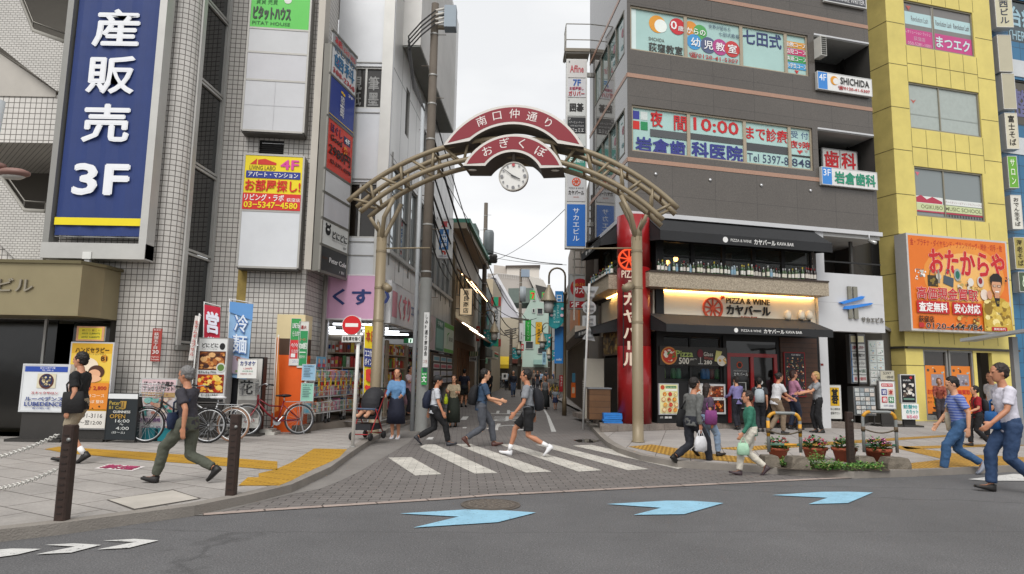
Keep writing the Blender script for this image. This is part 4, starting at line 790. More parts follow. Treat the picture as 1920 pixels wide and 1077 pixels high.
# ground floor: dark front, red door, windows
b = MB(); zg1 = zaw-.3; WOOD = GRID('wood_panel', '4a3022', '20140e', 3, .14, .008, 0, .2, .5, .4, .4, .2, dscale=2)
d0, d1 = WG.sz(1364, 700)[0], WG.sz(1458, 700)[0]; m0, m1 = WG.sz(1466, 700)[0], WG.sz(1515, 700)[0]; wn0, wn1 = WG.sz(1237, 700)[0], WG.sz(1358, 700)[0]
zsill = WG.sz(1300, 720)[1]; zwt = WG.sz(1300, 645)[1]
openings(b, WG, rs0, rs1, .25, zg1, [(wn0, wn1, zsill, zg1-.12), (d0, d1, .26, zg1-.25)], BLK, .15, -.02)
b.build('restaurant_front', gb)
b = MB(); b.wbox(WG, d1+.1, rs1-.1, .25, zg1-.1, -.02, .02, WOOD); b.build('wood_panelling', gb)
window(gb, WG, wn0, wn1, zsill, zg1-.12, CLR, BLK, -.14, 2, 1, .06)
RED = M('8e1518', .35, 0, .08, 1, coat=.3); b = MB()
dz = WG.sz(1400, 663)[1]
for s_ in (d0, (d0+d1)/2-.06, d1-.1): b.wbox(WG, s_, s_+.1, .26, dz, -.1, .0, RED)
b.wbox(WG, d0+.1, d1-.1, dz-.1, dz, -.1, -.003, RED); b.wbox(WG, d0, d1, dz, zg1-.25, -.12, -.04, GLASS('0c0d0e', .04)); o = b.build('door', gb)
b = MB(); b.wbox(WG, d0+.1, d1-.1, .26, dz-.1, -.07, -.05, GLASS('100e0d', .05)); pn = b.build('pane', o)
Fd = Face(WG.pt(d0, dz, -.05), WG.u*(d1-d0), -Z*(dz-.26), WG.n)
paint(Fd, [('c', .26, .17, .05, 'b5431f'), ('c', .26, .17, .035, '151515'), ('t', 'PIZZA&WINE', .14, .245, .4, .265, 'a8a8a6', .3), ('t', 'カヤバール', .14, .28, .42, .33, 'c5c5c3', .8), ('r', .12, .42, .38, .8, '9d9d9a'), ('r', .14, .43, .36, .79, '201f1f'), ('f', .15, .45, .35, .77, ['7d7b78', '4d4a48'], 12), ('c', .68, .42, .03, 'c9c9c7')], o)
b = MB(); b.wbox(WG, rs0, rs1, .2, zledge0, -3.6, -3.5, M('1c1613', .8, 0, .2)); b.wbox(WG, rs0, rs1, .2, .25, -3.5, -.15, M('2a221d', .6)); b.wbox(WG, rs0, rs1, zg1-.02, zg1, -3.5, -.2, M('161311')); b.wbox(WG, wn0, wn1, .25, zsill+.12, -.9, -.25, M('4a4640', .6, 0, .25, 6)); b.build('ground_dining_room', gb)
for (x, y) in ((1435, 670), (1372, 672), (1300, 660), (1340, 668)):
    p = WG.at(x, y, -1.2); b = MB(); b.ell(p, (.06, .06, .06), M('ffb25a', .4, emit=9, var=0), 8, 5); b.build('pendant_lamp', gb)
for i, (x, c) in enumerate(((1243, '7fa05a'), (1262, '4f8f5a'), (1272, '58a07a'), (1318, '3f7fc0'), (1326, '3f7fc0'), (1334, '7a3030'), (1345, '3c8a44'))):
    p = WG.at(x, 716, -.3); b = MB(); b.lathe(V((p.x, p.y, zsill+.13)), [(.06, 0), (.075, .03), (.075, .2), (.06, .24), (.06, .28), (.0, .285)], M(c, .4, 0, .2, 12), 10); thing('food_jar', b, ['squat jar', 'green bottle-shaped tin', 'teal tin', 'blue tin', 'second blue tin', 'dark red tin', 'green tin'][i]+' on the sill inside the restaurant window', 'jar', 'tins on the restaurant sill')
# red rounded corner column with its sign
RC = V((GC.x+.28, GC.y+.25, 0)); cw0, cw1 = A(1164, 700, GC.y-.3).x, A(1227, 700, GC.y-.3).x
rad = (cw1-cw0)/2*1.02; RC = V(((cw0+cw1)/2, GC.y+.18, 0))
b = MB(); b.lathe((RC.x, RC.y, .25), [(rad, 0), (rad, 2.0), (rad-.006, 2.0), (rad-.006, 2.015), (rad, 2.015), (rad, 4.1), (rad-.006, 4.1), (rad-.006, 4.115), (rad, 4.115), (rad, zc-.34)], RED, 36); b.build('corner_column', gb)
WW = Wall((RC.x-1, RC.y-rad-.12), (RC.x+1, RC.y-rad-.12))
def wheel(F_, cx, cy, r, m, mb, t=.06, sp=9):
    c = F_.P(cx, cy, 0); u, d = F_.u.normalized(), F_.d.normalized(); n_ = 28
    for i in range(n_):
        a, e = 2*math.pi*i/n_, 2*math.pi*(i+1)/n_
        mb.prism([c+(u*math.cos(x)+d*math.sin(x))*k for x, k in ((a, r*.82), (e, r*.82), (e, r), (a, r))], F_.n*t, m)
    for i in range(sp):
        a = 2*math.pi*i/sp-math.pi/2; q = u*math.cos(a)+d*math.sin(a); w_ = F_.n.cross(q); mb.prism([c-w_*r*.055+q*.02, c+w_*r*.055+q*.02, c+w_*r*.055+q*r*.84, c-w_*r*.055+q*r*.84], F_.n*t*.96, m)
    mb.lathe(c, [(r*.16, 0), (r*.16, t*1.04), (0, t*1.04)], m, 14, F_.n, smooth=False)
b = MB(); OR = M('e2491c', .4, 0, .03, emit=.25); cc = WW.sz(1179, 487); R_ = (WW.sz(1158, 487)[0]-cc[0])*-1
Fw = Face(WW.pt(cc[0]-R_, cc[1]+R_), WW.u*2*R_, -Z*2*R_, WW.n); wheel(Fw, .5, .5, R_, OR, b); b.box(WW.pt(cc[0], cc[1], -.08), (.06, .2, .06), BLK)
thing('wheel_sign', b, 'orange cartwheel emblem in front of the red corner column', 'sign')
b = MB(); ws = [('t', 'PIZZA', (1165, 508), (1198, 522)), ('t', '&', (1176, 526), (1186, 533)), ('t', 'WINE', (1167, 534), (1197, 544))]
LET = 'e8d2bd'
def col_text(t, p0, p1, bold, ext): 
    q = WW.rect(*p0, *p1); put_text(b, Face(WW.pt(q[0], q[3]), WW.u*(q[1]-q[0]), -Z*(q[3]-q[2]), WW.n), t, 0, 0, 1, 1, LET, bold, 0, .05, ext)
for _, t, p0, p1 in ws: col_text(t, p0, p1, .6, .04)
for t, y0, y1 in (('カ', 550, 573), ('ヤ', 582, 605), ('バ', 612, 635), ('ー', 641, 656), ('ル', 662, 686)):
    if t == 'ー':
        q = WW.rect(1176, 640, 1181, 656); b.box(WW.pt((q[0]+q[1])/2, (q[2]+q[3])/2, .03), (q[1]-q[0], .04, q[3]-q[2]), M(LET, .55, 0, .03))
    else: col_text(t, (1169, y0), (1192, y1), 2.2, .05)
q = WW.rect(1166, 545, 1170, 690); b.box(WW.pt(q[1], (q[2]+q[3])/2, -.07), (.03, .02, q[3]-q[2]), BLK)
thing('column_sign', b, 'cream katakana letters running down the red corner column', 'sign')
# fascia sign
b = MB(); q = WG.rect(1320, 553, 1360, 601, .02); Fw = Face(WG.pt(q[0], q[3], -.09), WG.u*(q[1]-q[0]), -Z*(q[3]-q[2]), WG.n); wheel(Fw, .5, .52, (q[3]-q[2])*.46, M('d4502a', .4), b, .04)
for a in (-.5, 0, .5): b.prism([Fw.P(.88, .16, 0), Fw.P(.98+a*.12, -.02, 0), Fw.P(1.06+a*.12, .06, 0)], Fw.n*.03, M('d4502a', .4))
q = WG.rect(1365, 555, 1448, 601, .02); Fx = Face(WG.pt(q[0], q[3], -.09), WG.u*(q[1]-q[0]), -Z*(q[3]-q[2]), WG.n)
put_text(b, Fx, 'PIZZA & WINE', 0, .06, 1, .32, '4a3a2a', .6, 0, .03, .02); put_text(b, Fx, 'カヤバール', 0, .38, 1, .8, '221c18', 2.0, 0, .04, .03); put_text(b, Fx, 'KAVA BAR', .33, .86, .7, .96, 'b04a30', .8, 0, .03, .02)
thing('fascia_sign', b, 'orange wheel and dark katakana lettering on the cream restaurant fascia', 'shop sign')
# spot lamps on the lower awning
for i, (x, W_, lab) in enumerate(((1477, WG, 'first'), (1502, WG, 'second'), (1517, WG, 'third'))):
    p = W_.at(x, 594, .1); b = MB(); b.lathe(p-Z*.1, [(.03, 0), (.09, .03), (.1, .12), (.085, .22), (.04, .27), (0, .28)], M('d8cdb8', .5), 10); b.box(p-Z*.12+WG.n*-.1, (.03, .3, .03), BLK, (WG.u, WG.n, Z))
    thing('wall_lamp', b, lab+' cream wall lamp counting from the wheel emblem, above the lower awning', 'lamp', 'lamps on the cream fascia')
# wine bottles along the ledge
bt = []
for k, (c, cap, lb) in enumerate((('1d3a22', '3a2a20', 'd8d6ce'), ('2c4a1e', 'c9b23a', 'e2e0d8'), ('241a14', '8a1d22', 'cfcac0'), ('7f8f98', '2a2a2c', '7fa3b8'), ('39502a', 'd8d8d8', 'dcd8c8'))):
    b = MB(); b.lathe((0, 0, 0), [(.036, 0), (.038, .01), (.038, .19), (.03, .225), (.015, .25), (.014, .30), (0, .301)], M(c, .1, 0, .05, spec=.6), 10); o = b.build('wine_bottle', shift=False); tag(o, 'wine bottle standing in the row along the stone ledge', 'bottle', 'wine bottles on the ledge')
    l_ = MB(); l_.lathe((0, 0, .05), [(.0388, 0), (.0388, .1)], M(lb, .6, 0, .15, 30), 10, caps=False); l_.build('bottle_label', o, False); l_ = MB(); l_.lathe((0, 0, .255), [(.0165, 0), (.0165, .05), (0, .0505)], M(cap, .4), 8); l_.build('cap', o, False); bt.append(o)
first = set()
def place_bottle(k, p, sc_):
    o = bt[k] if k not in first else copy_tree(bt[k]); first.add(k); o.location = p; o.scale = (sc_, sc_, sc_)
x0, x1 = WG.sz(1236, 505, .35)[0], WG.sz(1527, 520, .35)[0]
for i in range(48):
    s_ = x0+(x1-x0)*(i+random.uniform(-.15, .15))/47; place_bottle(random.choice((0, 0, 1, 2, 2, 4, 4, 1, 0, 4, 3)) if i > 4 else i, WG.pt(s_, zledge1+.04, .36+random.uniform(-.05, .05)), random.uniform(.95, 1.22))
for i in range(16): place_bottle(random.randrange(5), WGS.pt(.6+i*.18, zledge1+.04, .3), random.uniform(.95, 1.2))
sign('menu_card', 'small white card standing among the wine bottles', 'card', WG, (1238, 495, 1248, 515), 'd5dad8', [('t', 'WINE', .2, .2, .8, .4, '777', .3)], .02, 'cccccc', 0, .2)
# menus and pictures on the front
sign('menu_banner', 'black pizza and glass wine banner with prices in the restaurant window', 'banner', WG, (1237, 649, 1364, 687), '25231f', [('c', .13, .5, .5, 'c9803a'), ('c', .13, .5, .42, 'b8321f'), ('f', .05, .15, .22, .85, ['e8dcc8', '3f7a30', 'c03a20', 'f0e8d8'], 26), ('t', 'Pizza', .23, .2, .48, .55, 'a8b868', 1.2), ('t', '500', .27, .6, .42, .95, 'e0dcd0', 1.2), ('t', 'yen〜', .43, .62, .54, .78, 'e0dcd0', .3), ('e', .59, .34, .045, .24, '6a1424'), ('r', .585, .55, .597, .9, 'b9b9b5'), ('r', .555, .9, .63, .94, 'b9b9b5'), ('t', 'Glass', .64, .25, .78, .48, 'd8d4c8', .5), ('t', 'Wine', .64, .5, .78, .68, 'b05a50', .5), ('t', '280', .64, .72, .76, .94, 'e0dcd0', 1), ('p', [(.83, .15), (.92, .2), (.86, .8), (.8, .75)], 'c8c47a'), ('c', .91, .72, .3, 'd8d4ca'), ('f', .84, .55, .98, .92, ['d8a03a', 'c05a28', 'e8c878'], 14)], .03, '3a3632', .01, .02)
pz = [('r', 0, 0, 1, 1, 'e3dfa8'), ('c', .15, .1, .08, 'c04a2a'), ('r', .32, .05, .92, .13, '2f7a44'), ('t', 'Pizza Selection', .36, .07, .88, .11, 'e8ecd8', .4), ('r', .3, .15, .95, .22, 'eeeee6')]
for i in range(4):
    for j in range(3): cx, cy = .2+j*.3+(.06 if i % 2 == 0 else -.02), .33+i*.18; pz += [('c', cx, cy, .075, ['c8602c', 'c23a24', 'd8a84a', 'b8482a'][(i+j) % 4]), ('c', cx, cy, .06, ['e0a040', 'c84030', 'e8d8a0', 'b03828'][(i*2+j) % 4]), ('f', cx-.08, cy-.04, cx+.08, cy+.04, ['e8dcc0', '5a7a30', 'a82a20'], 6)]
sign('menu_board', 'yellow pizza selection board with twelve round pizzas by the red column', 'menu board', WG, (1235, 719, 1273, 778), 'e3dfa8', pz, .05, 'b9bcc0', .03)
sign('menu_board', 'photo board with two pictures of the warm restaurant interior', 'menu board', WG, (1325, 720, 1361, 777), 'dededc', [('r', .04, .03, .96, .44, '5a2a16'), ('f', .06, .05, .94, .42, ['c86a2a', '2a1810', '8a3a1c', 'd8b8a0', 'a04828'], 26), ('t', '2F テーブル席', .3, .46, .92, .51, '444', .5), ('r', .04, .54, .96, .97, '3a1c10'), ('f', .06, .56, .94, .95, ['c05a20', '201008', '903a18', 'e09040'], 26)], .05, 'c9cacc', .03)
sign('menu_board', 'narrow photo board half behind passers between the pizza board and the interior photos', 'menu board', WG, (1293, 719, 1319, 777), 'd8d6d0', [('f', .08, .05, .92, .9, ['c86a2a', '7a3a1c', 'd8b8a0'], 20)], .05, 'c9cacc', .03)
fm = [('r', 0, 0, 1, 1, '1e1c22'), ('t', 'FOOD MENU', .35, .02, .8, .06, 'd0d0d0', .4)]
for i in range(6):
    for j in range(4): fm += [('f', .04+j*.24, .1+i*.15, .24+j*.24, .22+i*.15, ['c88a4a', '8a4a28', 'd8c8a8', 'a83828', '5a7a3a'], 6)]
sign('menu_board', 'tall dark food menu board with rows of dishes in a red frame beside the door', 'menu board', WG, (1469, 660, 1512, 745), '1e1c22', fm, .05, '7a1a1c', .03)
sign('light_switch_box', 'small red plate on the white pillar of the granite building', 'plate', WG, (1539, 682, 1544, 686), '7a2a28', [], .01, '7a2a28', 0, .012)
b = MB()
for x in (1241, 1250, 1257): 
    q = WG.rect(x-3, 781, x+3, 785, .02); b.wbox(WG, q[0], q[1], q[2], q[3], 0, .008, M('d0d0ce' if x > 1245 else '8d8d8d'))
thing('card_stickers', b, 'row of payment stickers low on the black restaurant front', 'sticker')
# plinth of the building
pk = [G(1126, 811, .1), G(1290, 805.5, .1), G(1480, 801, .1)]
b = MB(); pd = [(pk[0].x, pk[0].y), (pk[1].x, pk[1].y), (pk[2].x, pk[2].y), (WG.pt(sE-1.2, 0, .35).x, WG.pt(sE-1.2, 0, .35).y), (WG.pt(sE-1.2, 0, -.5).x, WG.pt(sE-1.2, 0, -.5).y), (GB.x, GB.y), (GB.x-.55, GB.y), (GC.x-.6, GC.y+1.5)]
b.prism([(x, y, .1) for x, y in pd], (0, 0, .15), GRID('plinth', '8d837b', '5a524b', .5, .3, .008, 0, .1, .8, .3, .3, .25, dscale=2.5, fine=.15)); struct('plinth', b)
# passage of the granite building with boards
b = MB(); b.wbox(WG, sw0+.28, sE+.6, .1, swz0, -2.6, -2.5, M('2a2826', .8, 0, .2)); b.build('passage', gb)
for k, x0 in enumerate((1625,)):
    p = WG.sz(1640, 470)
# rail spotlight under the cornice
p = WG.at(1630, 452, .1); b = MB(); b.tube([p, p+V((.08, -.2, -.1))], .05, M('c9c9c6', .3, .5), 8); b.tube([p+Z*.2, p], .015, WMET, 6); thing('spot_lamp', b, 'silver spot lamp under the cornice by the stair landing', 'lamp')
# ================================================================ yellow building
YEL = M('dac971', .35, .0, .13, .9); YSEAM = M('6a6138', .7)
y0 = G(1700, 790, .1); WY_ = Wall((y0.x, y0.y), (y0.x+gu.x, y0.y+gu.y))
ya, yb = WY_.at(1677, 300), WY_.at(1878, 300)
WY = Wall((ya.x, ya.y), (yb.x, yb.y)); WYC = Wall((ya.x-.30, ya.y+.75), (ya.x, ya.y))
yb_ = root('yellow_building', ((ya.x+yb.x)/2, (ya.y+yb.y)/2, 0), 'narrow building clad in yellow panels with a big orange billboard', 'building')
yt = 21.0
yw = []
for x0, y0_, x1, y1 in ((1697, 0, 1825, 107), (1706, 154, 1838, 258), (1717, 312, 1845, 416)):
    s0, s1 = WY.sz(x0, (y0_+y1)/2)[0], WY.sz(x1, (y0_+y1)/2)[0]
    zt = (WY.sz(x0, y0_)[1]+WY.sz(x1, y0_+(x1-x0)*(.19 if y0_ < 50 else .15 if y0_ < 200 else .11))[1])/2; zl = (WY.sz(x0+8, y1-(x1-x0)*(.17 if y0_ < 50 else .13 if y0_ < 200 else .08))[1]+WY.sz(x1, y1)[1])/2
    yw.append((s0, s1, zl, zt))
yw.append((yw[0][0], yw[0][1], yw[0][2]+yw[0][3]-yw[1][3], 2*yw[0][3]-yw[1][3]))
gs0, gs1, gz1 = WY.sz(1733, 700)[0], WY.sz(1827, 700)[0], WY.sz(1780, 657)[1]; gd = WY.sz(1833, 700)[0], WY.sz(1862, 700)[0]
b = MB(); openings(b, WY, 0, WY.len, 0, yt, yw+[(gs0, gs1, .12, gz1), (gd[0], gd[1], .1, gz1-.05)], YEL, .14)
openings(b, WYC, 0, WYC.len, 0, yt, [], M('cdbc74', .45, .05, .22, .8))
b.face([(WYC.p.x, WYC.p.y, 0), (WYC.p.x, WYC.p.y+6, 0), (WYC.p.x, WYC.p.y+6, yt), (WYC.p.x, WYC.p.y, yt)], M('3b3936', .8, 0, .2, .6)); b.face([(WYC.p.x, WYC.p.y, yt), (ya.x, ya.y, yt), (yb.x, yb.y, yt), (yb.x, yb.y+6, yt), (WYC.p.x, WYC.p.y+6, yt)], CONC)
b.face([(yb.x, yb.y, 0), (yb.x, yb.y+6, 0), (yb.x, yb.y+6, yt), (yb.x, yb.y, yt)], M('5a5140', .7, 0, .1)); b.build('wall', yb_)
b = MB()   # open joints between the panels
hz = [WY.sz(1690, 122)[1], WY.sz(1685, 44)[1], WY.sz(1690, 202)[1], WY.sz(1690, 281)[1], WY.sz(1700, 365)[1], WY.sz(1700, 440)[1], WY.sz(1692, 512)[1], WY.sz(1700, 601)[1], 2.0]
sA, sB = yw[1][0], yw[1][1]
for z_ in hz: b.wbox(WY, 0, sA-.02, z_-.012, z_+.012, .001, .004, YSEAM); b.wbox(WY, sB+.02, WY.len, z_-.012, z_+.012, .001, .004, YSEAM); b.wbox(WYC, 0, WYC.len, z_-.012, z_+.012, .001, .004, YSEAM)
prev = None
for w in sorted(yw, key=lambda w: w[2]):
    lo_ = prev[3] if prev else 2.75
    zm = (lo_+w[2])/2
    if prev: b.wbox(WY, sA, sB, zm-.012, zm+.012, .001, .004, YSEAM)
    for i in range(6): s_ = sA+(sB-sA)*i/5; b.wbox(WY, s_-.009, s_+.009, lo_+.02, w[2]-.02, .001, .0035, YSEAM)
    prev = w
b.build('panel_joint', yb_)
GW = GLASS('7f8788', .08); BLIND = M('a9b2ad', .5, 0, .08, 6)
MG = 'b8b5b0'
its = [[('r', 0, 0, 1, .22, '7c7a78'), ('r', 0, .22, 1, .5, 'b4d2d4'), ('t', 'Revolution Lash', .12, .3, .36, .42, '5a4a50', .2), ('t', 'Revolution Lash', .47, .3, .7, .42, '5a4a50', .2), ('t', 'Revolution Lash', .73, .3, .96, .42, '5a4a50', .2), ('r', 0, .5, 1, .6, '807e7c'), ('r', 0, .6, 1, .97, 'c24a86'), ('t', 'レボリューション ラッシュ', .03, .63, .38, .7, 'e0c0d0', .3), ('t', '荻窪店', .14, .75, .3, .84, 'c9a8b8', .3), ('t', '050-5281-1001', .05, .88, .38, .95, 'd8b8c8', .3), ('t', 'まつエク', .46, .66, .95, .9, 'cfe2e4', 1.6), ('r', .405, 0, .425, 1, '9d9a92'), ('p', [(.05, .1), (.12, .1), (.085, .2)], 'b8645a')],
       [('p', [(.04, .35), (.08, .38), (.12, .35), (.08, .44)], 'b8645a'), ('r', 0, .66, 1, .68, '9aa29c')],
       [('p', [(.04, .1), (.1, .1), (.07, .18)], 'd06a78'), ('r', 0, .58, .41, .9, 'dde0dc'), ('p', [(.02, .62), (.1, .56), (.18, .64), (.26, .58), (.4, .66), (.4, .71), (.02, .71)], 'b03a50'), ('r', 0, .72, 1, .86, 'c6d0a0'), ('t', 'OGIKUBO', .09, .75, .4, .83, '5a5a3a', .5), ('t', 'MUSIC SCHOOL', .44, .75, .97, .83, '5a5a3a', .5), ('r', .43, .6, 1, .71, 'dde0dc'), ('t', 'ヴァイオリン・ピアノ・ソルフェージュ', .44, .63, .98, .68, '8a5a60', .2), ('r', 0, .87, 1, .9, 'b03a50')]+[('r', .44+i*.04, .91, .455+i*.04, .97, '333333') for i in range(14)], []]
for i, w in enumerate(yw):
    window(yb_, WY, *w, BLIND if i in (1, 3) else GW, M('8d8878', .4, .3, .05), -.1, 1, 0, .06, its[i]); 
    q = MB(); m_ = w[0]+(w[1]-w[0])*.43; q.wbox(WY, m_-.025, m_+.025, w[2]+.06, w[3]-.06, -.085, -.05, M('8d8878', .4, .3, .05)); q.build('mullion', yb_)
# shop front
b = MB()
for a, c in ((gs0, (gs0+gs1)/2-.03), ((gs0+gs1)/2+.03, gs1)): 
    b.wbox(WY, a, a+.07, .12, gz1, -.12, -.02, ALUD); b.wbox(WY, c-.07, c, .12, gz1, -.12, -.02, ALUD); b.wbox(WY, a+.07, c-.07, gz1-.07, gz1, -.12, -.023, ALUD); b.wbox(WY, a+.07, c-.07, .12, .3, -.12, -.023, ALUD)
o = b.build('shop_window', yb_)
mid = (gs0+gs1)/2; b = MB(); b.wbox(WY, gs0+.07, gs1-.07, .3, gz1-.07, -.1, -.08, GLASS('2b2622', .06)); b.build('pane', o)
for a, c, t in ((gs0+.1, mid-.12, 'おたからや'), (mid+.12, gs1-.1, '高価買取')):
    Fp = Face(WY.pt(a, gz1-.55, -.078), WY.u*(c-a), -Z*(gz1-.9), WY.n)
    paint(Fp, [('r', 0, 0, 1, 1, 'dd7d28'), ('f', .05, .03, .95, .2, ['2d2c2a', '7ab8c8', 'd8c8a8', '5a4a3a'], 8), ('r', .3, .18, .9, .42, '8f8a94'), ('f', .32, .2, .88, .4, ['b8b0b8', '6a6472', '8a5a3a'], 8), ('t', t, .08, .5, .92, .6, 'c8342c', 1.2), ('t', 'ブランド・時計・貴金属', .05, .65, .7, .7, '4a2a1a', .3), ('t', 'ダイヤ・切手・金券', .05, .74, .7, .79, '4a2a1a', .3)], o)
b = MB(); b.wbox(WY, gd[0], gd[1], .1, gz1, -.5, -.45, M('2b2824', .7)); b.build('doorway', yb_)
zb5 = WY.sz(1730, 652)[1]; b = MB(); b.wbox(WY, -.0, WY.len+.05, zb5-.05, zb5+.03, .002, .1, M('3d3a34', .5)); b.wbox(WYC, 0, WYC.len, zb5-.05, zb5+.03, .002, .06, M('3d3a34', .5)); b.build('string_course', yb_)
# ---------------------------------------------------------------- billboard
o1, o2 = WY.at(1702, 625, .55), WY.at(1897, 622, .5)
bz = lambda x, y: WY.sz(x, y, .55)[1]
bs = WY.sz(1704, 530, .55)[0], WY.sz(1893, 530, .55)[0]; bzz = (bz(1712, 622)+bz(1890, 620))/2-.05, (bz(1712, 436)+bz(1890, 455))/2
YB = [('r', 0, 0, 1, 1, 'df7526'), ('e', .55, .42, .42, .36, 'e3923c'), ('e', .58, .42, .33, .27, 'e8b468'), ('t', '金・プラチナ・ダイヤモンド・ブランドバッグ・時計・切手・他', .02, .03, .96, .105, 'b02a2a', .3),
  ('t', 'おたからや', .2, .13, .97, .4, 'f2e6d8', 4.2), ('t', 'おたからや', .2, .13, .97, .4, 'c3262b', 2.2), ('f', .05, .36, .16, .48, ['d8d4cc', 'f0f0ee', '8a857c', 'c8c4b8'], 16), ('r', .17, .42, .27, .54, '3d3420'), ('l', [(.19, .42), (.2, .37), (.24, .37), (.25, .42)], .04, '7a6a3a'), ('f', .175, .43, .265, .53, ['8a7434', '2a2418'], 12), ('c', .28, .43, .035, 'c8c4b8'), ('r', .27, .36, .29, .5, '8d887c'), ('p', [(.33, .41), (.43, .44), (.42, .54), (.32, .5)], '4a5560'), ('l', [(.35, .41), (.36, .35), (.39, .35), (.4, .42)], .03, '5a6068'), ('e', .47, .4, .035, .07, '9aa0a0'), ('e', .47, .4, .022, .045, '1f6a5a'), ('f', .46, .46, .6, .6, ['b8a060', '7a5a2a', 'd8d0c0', '5a2a3a'], 26), ('e', .6, .47, .03, .045, 'd8d4cc'), ('e', .7, .46, .035, .06, 'c8c0b8'), ('e', .7, .45, .02, .035, '8a1f2c'), ('f', .58, .52, .72, .62, ['c8a850', '8a6a2a', 'e0c880'], 24), ('e', .73, .6, .04, .06, 'e0cfc0'),
  ('t', '高価現金買取', .05, .55, .66, .68, 'f2ece6', 3.2), ('t', '高価現金買取', .05, .55, .66, .68, 'bf262b', 1.6), ('r', .04, .7, .36, .83, 'bb2428'), ('r', .39, .7, .69, .83, 'bb2428'), ('t', '査定無料', .06, .715, .34, .815, 'f2f0ee', 1.8), ('t', '安心対応', .41, .715, .67, .815, 'f2f0ee', 1.8), ('f', .42, .84, .66, .98, ['5a4320', 'b8903a', '8a6a2c', 'd8b860'], 34),
  ('t', '荻窪店', .05, .86, .2, .93, '2a201a', 1), ('r', .05, .935, .1, .985, 'b83030'), ('t', '0120-444-784', .115, .935, .68, .995, 'efe6dc', 3.4), ('t', '0120-444-784', .115, .935, .68, .995, '1c1a1a', 1.2),
  # a generic man in a gold jacket, printed
  ('p', [(.7, 1), (.7, .72), (.76, .64), (.84, .61), (.93, .64), (.99, .72), (1, 1)], 'b8952f'), ('f', .71, .66, .98, .99, ['d8bc5a', '8a6c1f', 'c8a844', 'eddc96'], 60), ('p', [(.82, .61), (.885, .61), (.86, .82)], '1a1818'), ('r', .83, .55, .88, .63, 'c98f6f'), ('e', .855, .5, .05, .09, 'd09a78'), ('p', [(.795, .5), (.79, .4), (.83, .36), (.88, .355), (.92, .4), (.915, .5), (.9, .45), (.81, .45)], '1c1716'), ('r', .815, .485, .85, .51, '2a2322'), ('r', .862, .485, .897, .51, '2a2322'), ('r', .82, .49, .846, .505, 'd8b8a0'), ('r', .866, .49, .892, .505, 'd8b8a0'), ('r', .835, .552, .875, .567, 'eeeae6'), ('e', .775, .6, .025, .05, 'cf9877'), ('f', .92, .38, .99, .45, ['2a2624', '3d3a38'], 5), ('r', .77, .95, .93, .99, 'b32428'), ('t', 'おたから(マスコット)' if False else '買取専門', .79, .96, .91, .985, 'eeeeee', .5)]
sign('billboard', 'large orange billboard with a man in a gold jacket, jewellery and red lettering', 'billboard', WY, ('m', bs[0], bs[1], bzz[0], bzz[1]), 'df7526', YB, .5, 'c9c7c4', .07, .04)
# dark gap between the buildings with pipe fittings
b = MB(); gp0 = WY.pt(-.9, 0, -.9); gl = GE+V((-.35, .9, 0)); WGP = Wall((gl.x, gl.y), (gp0.x+.75, gp0.y+.55))
openings(b, WGP, 0, WGP.len, 0, 19, [], GRID('gap_wall', '403d38', '2a2824', 3.0, 2.6, .02, 0, .05, .8, .3, .3, .25, dscale=.5))
for p_, q_ in (((WGP.p.x, WGP.p.y), (WGP.p.x+.2, WGP.p.y+5)),): b.strip([p_, q_], 0, 19, M('33302d', .8))
o = thing('annex_building', b, 'soot dark wall of the narrow annex between granite and yellow buildings', 'building')
for i, (x, y) in enumerate(((1637, 103), (1648, 252), (1660, 410), (1665, 575))):
    s_, z_ = WGP.sz(x+3, y); b = MB(); b.lathe(WGP.pt(s_, z_-.15, .1), [(.14, 0), (.14, .22), (.1, .3), (0, .31)], M('a9a9a6', .3, .7, .1), 10); b.build('vent_hood', o)
q = WGP.rect(1652, 472, 1668, 485, .1); b = MB(); b.wbox(WGP, q[0], q[1], q[2], q[3], 0, .25, M('9a968c', .5)); b.build('junction_box', o)
q = WGP.rect(1640, 615, 1684, 800, .3); b = MB(); b.wbox(WGP, q[0], q[1], .1, q[3], 0, .5, M('3f3b34', .7, 0, .2)); b.wbox(WGP, q[0]-.05, q[1]+.05, q[3], q[3]+.1, 0, .55, M('8d8a84', .6)); b.build('porch', o)
# ================================================================ blue tiled building with its blade signs
TBL = GRID('blue_tile', '2f6f96', '1c3c50', .55, .55, .012, 0, .1, .3, .5, .4, .15, dscale=.8)
p0 = WY.pt(WY.len+.35, 0, -.45); WBL = Wall((p0.x, p0.y), (p0.x+6*gu.x, p0.y+6*gu.y))
bb = root('blue_building', (p0.x+3, p0.y+1, 0), 'blue tiled building at the edge with white and dark window bands', 'building')
ww = [(1.1, 4.5, WBL.sz(1910, 80)[1], WBL.sz(1910, 0)[1]), (1.1, 4.5, WBL.sz(1912, 235)[1], WBL.sz(1912, 150)[1]), (.9, 4.5, .2, 3.0)]
b = MB(); openings(b, WBL, 0, 6, 0, 18, ww, TBL, .12); b.strip([(p0.x, p0.y), (p0.x-.2, p0.y+5)], 0, 18, TBL); b.face([(p0.x, p0.y, 18), (WBL.pt(6, 0).x, WBL.pt(6, 0).y, 18), (WBL.pt(6, 0).x, WBL.pt(6, 0).y+5, 18), (p0.x-.2, p0.y+5, 18)], CONC); b.build('wall', bb)
window(bb, WBL, *ww[0], GLASS('3d4a50', .1), M('3a3a38', .4), -.1, 2, 0, .06, [('t', '治療', .02, .15, .5, .6, '9fc0cc', 1.6), ('t', 'THERAPY', .02, .7, .5, .92, '9fc0cc', .5)])
window(bb, WBL, *ww[1], GLASS('4a4438', .1), M('3a3a38', .4), -.1, 2, 0, .06, [('t', '整体', .02, .2, .5, .8, '6a6a90', 1.2)])
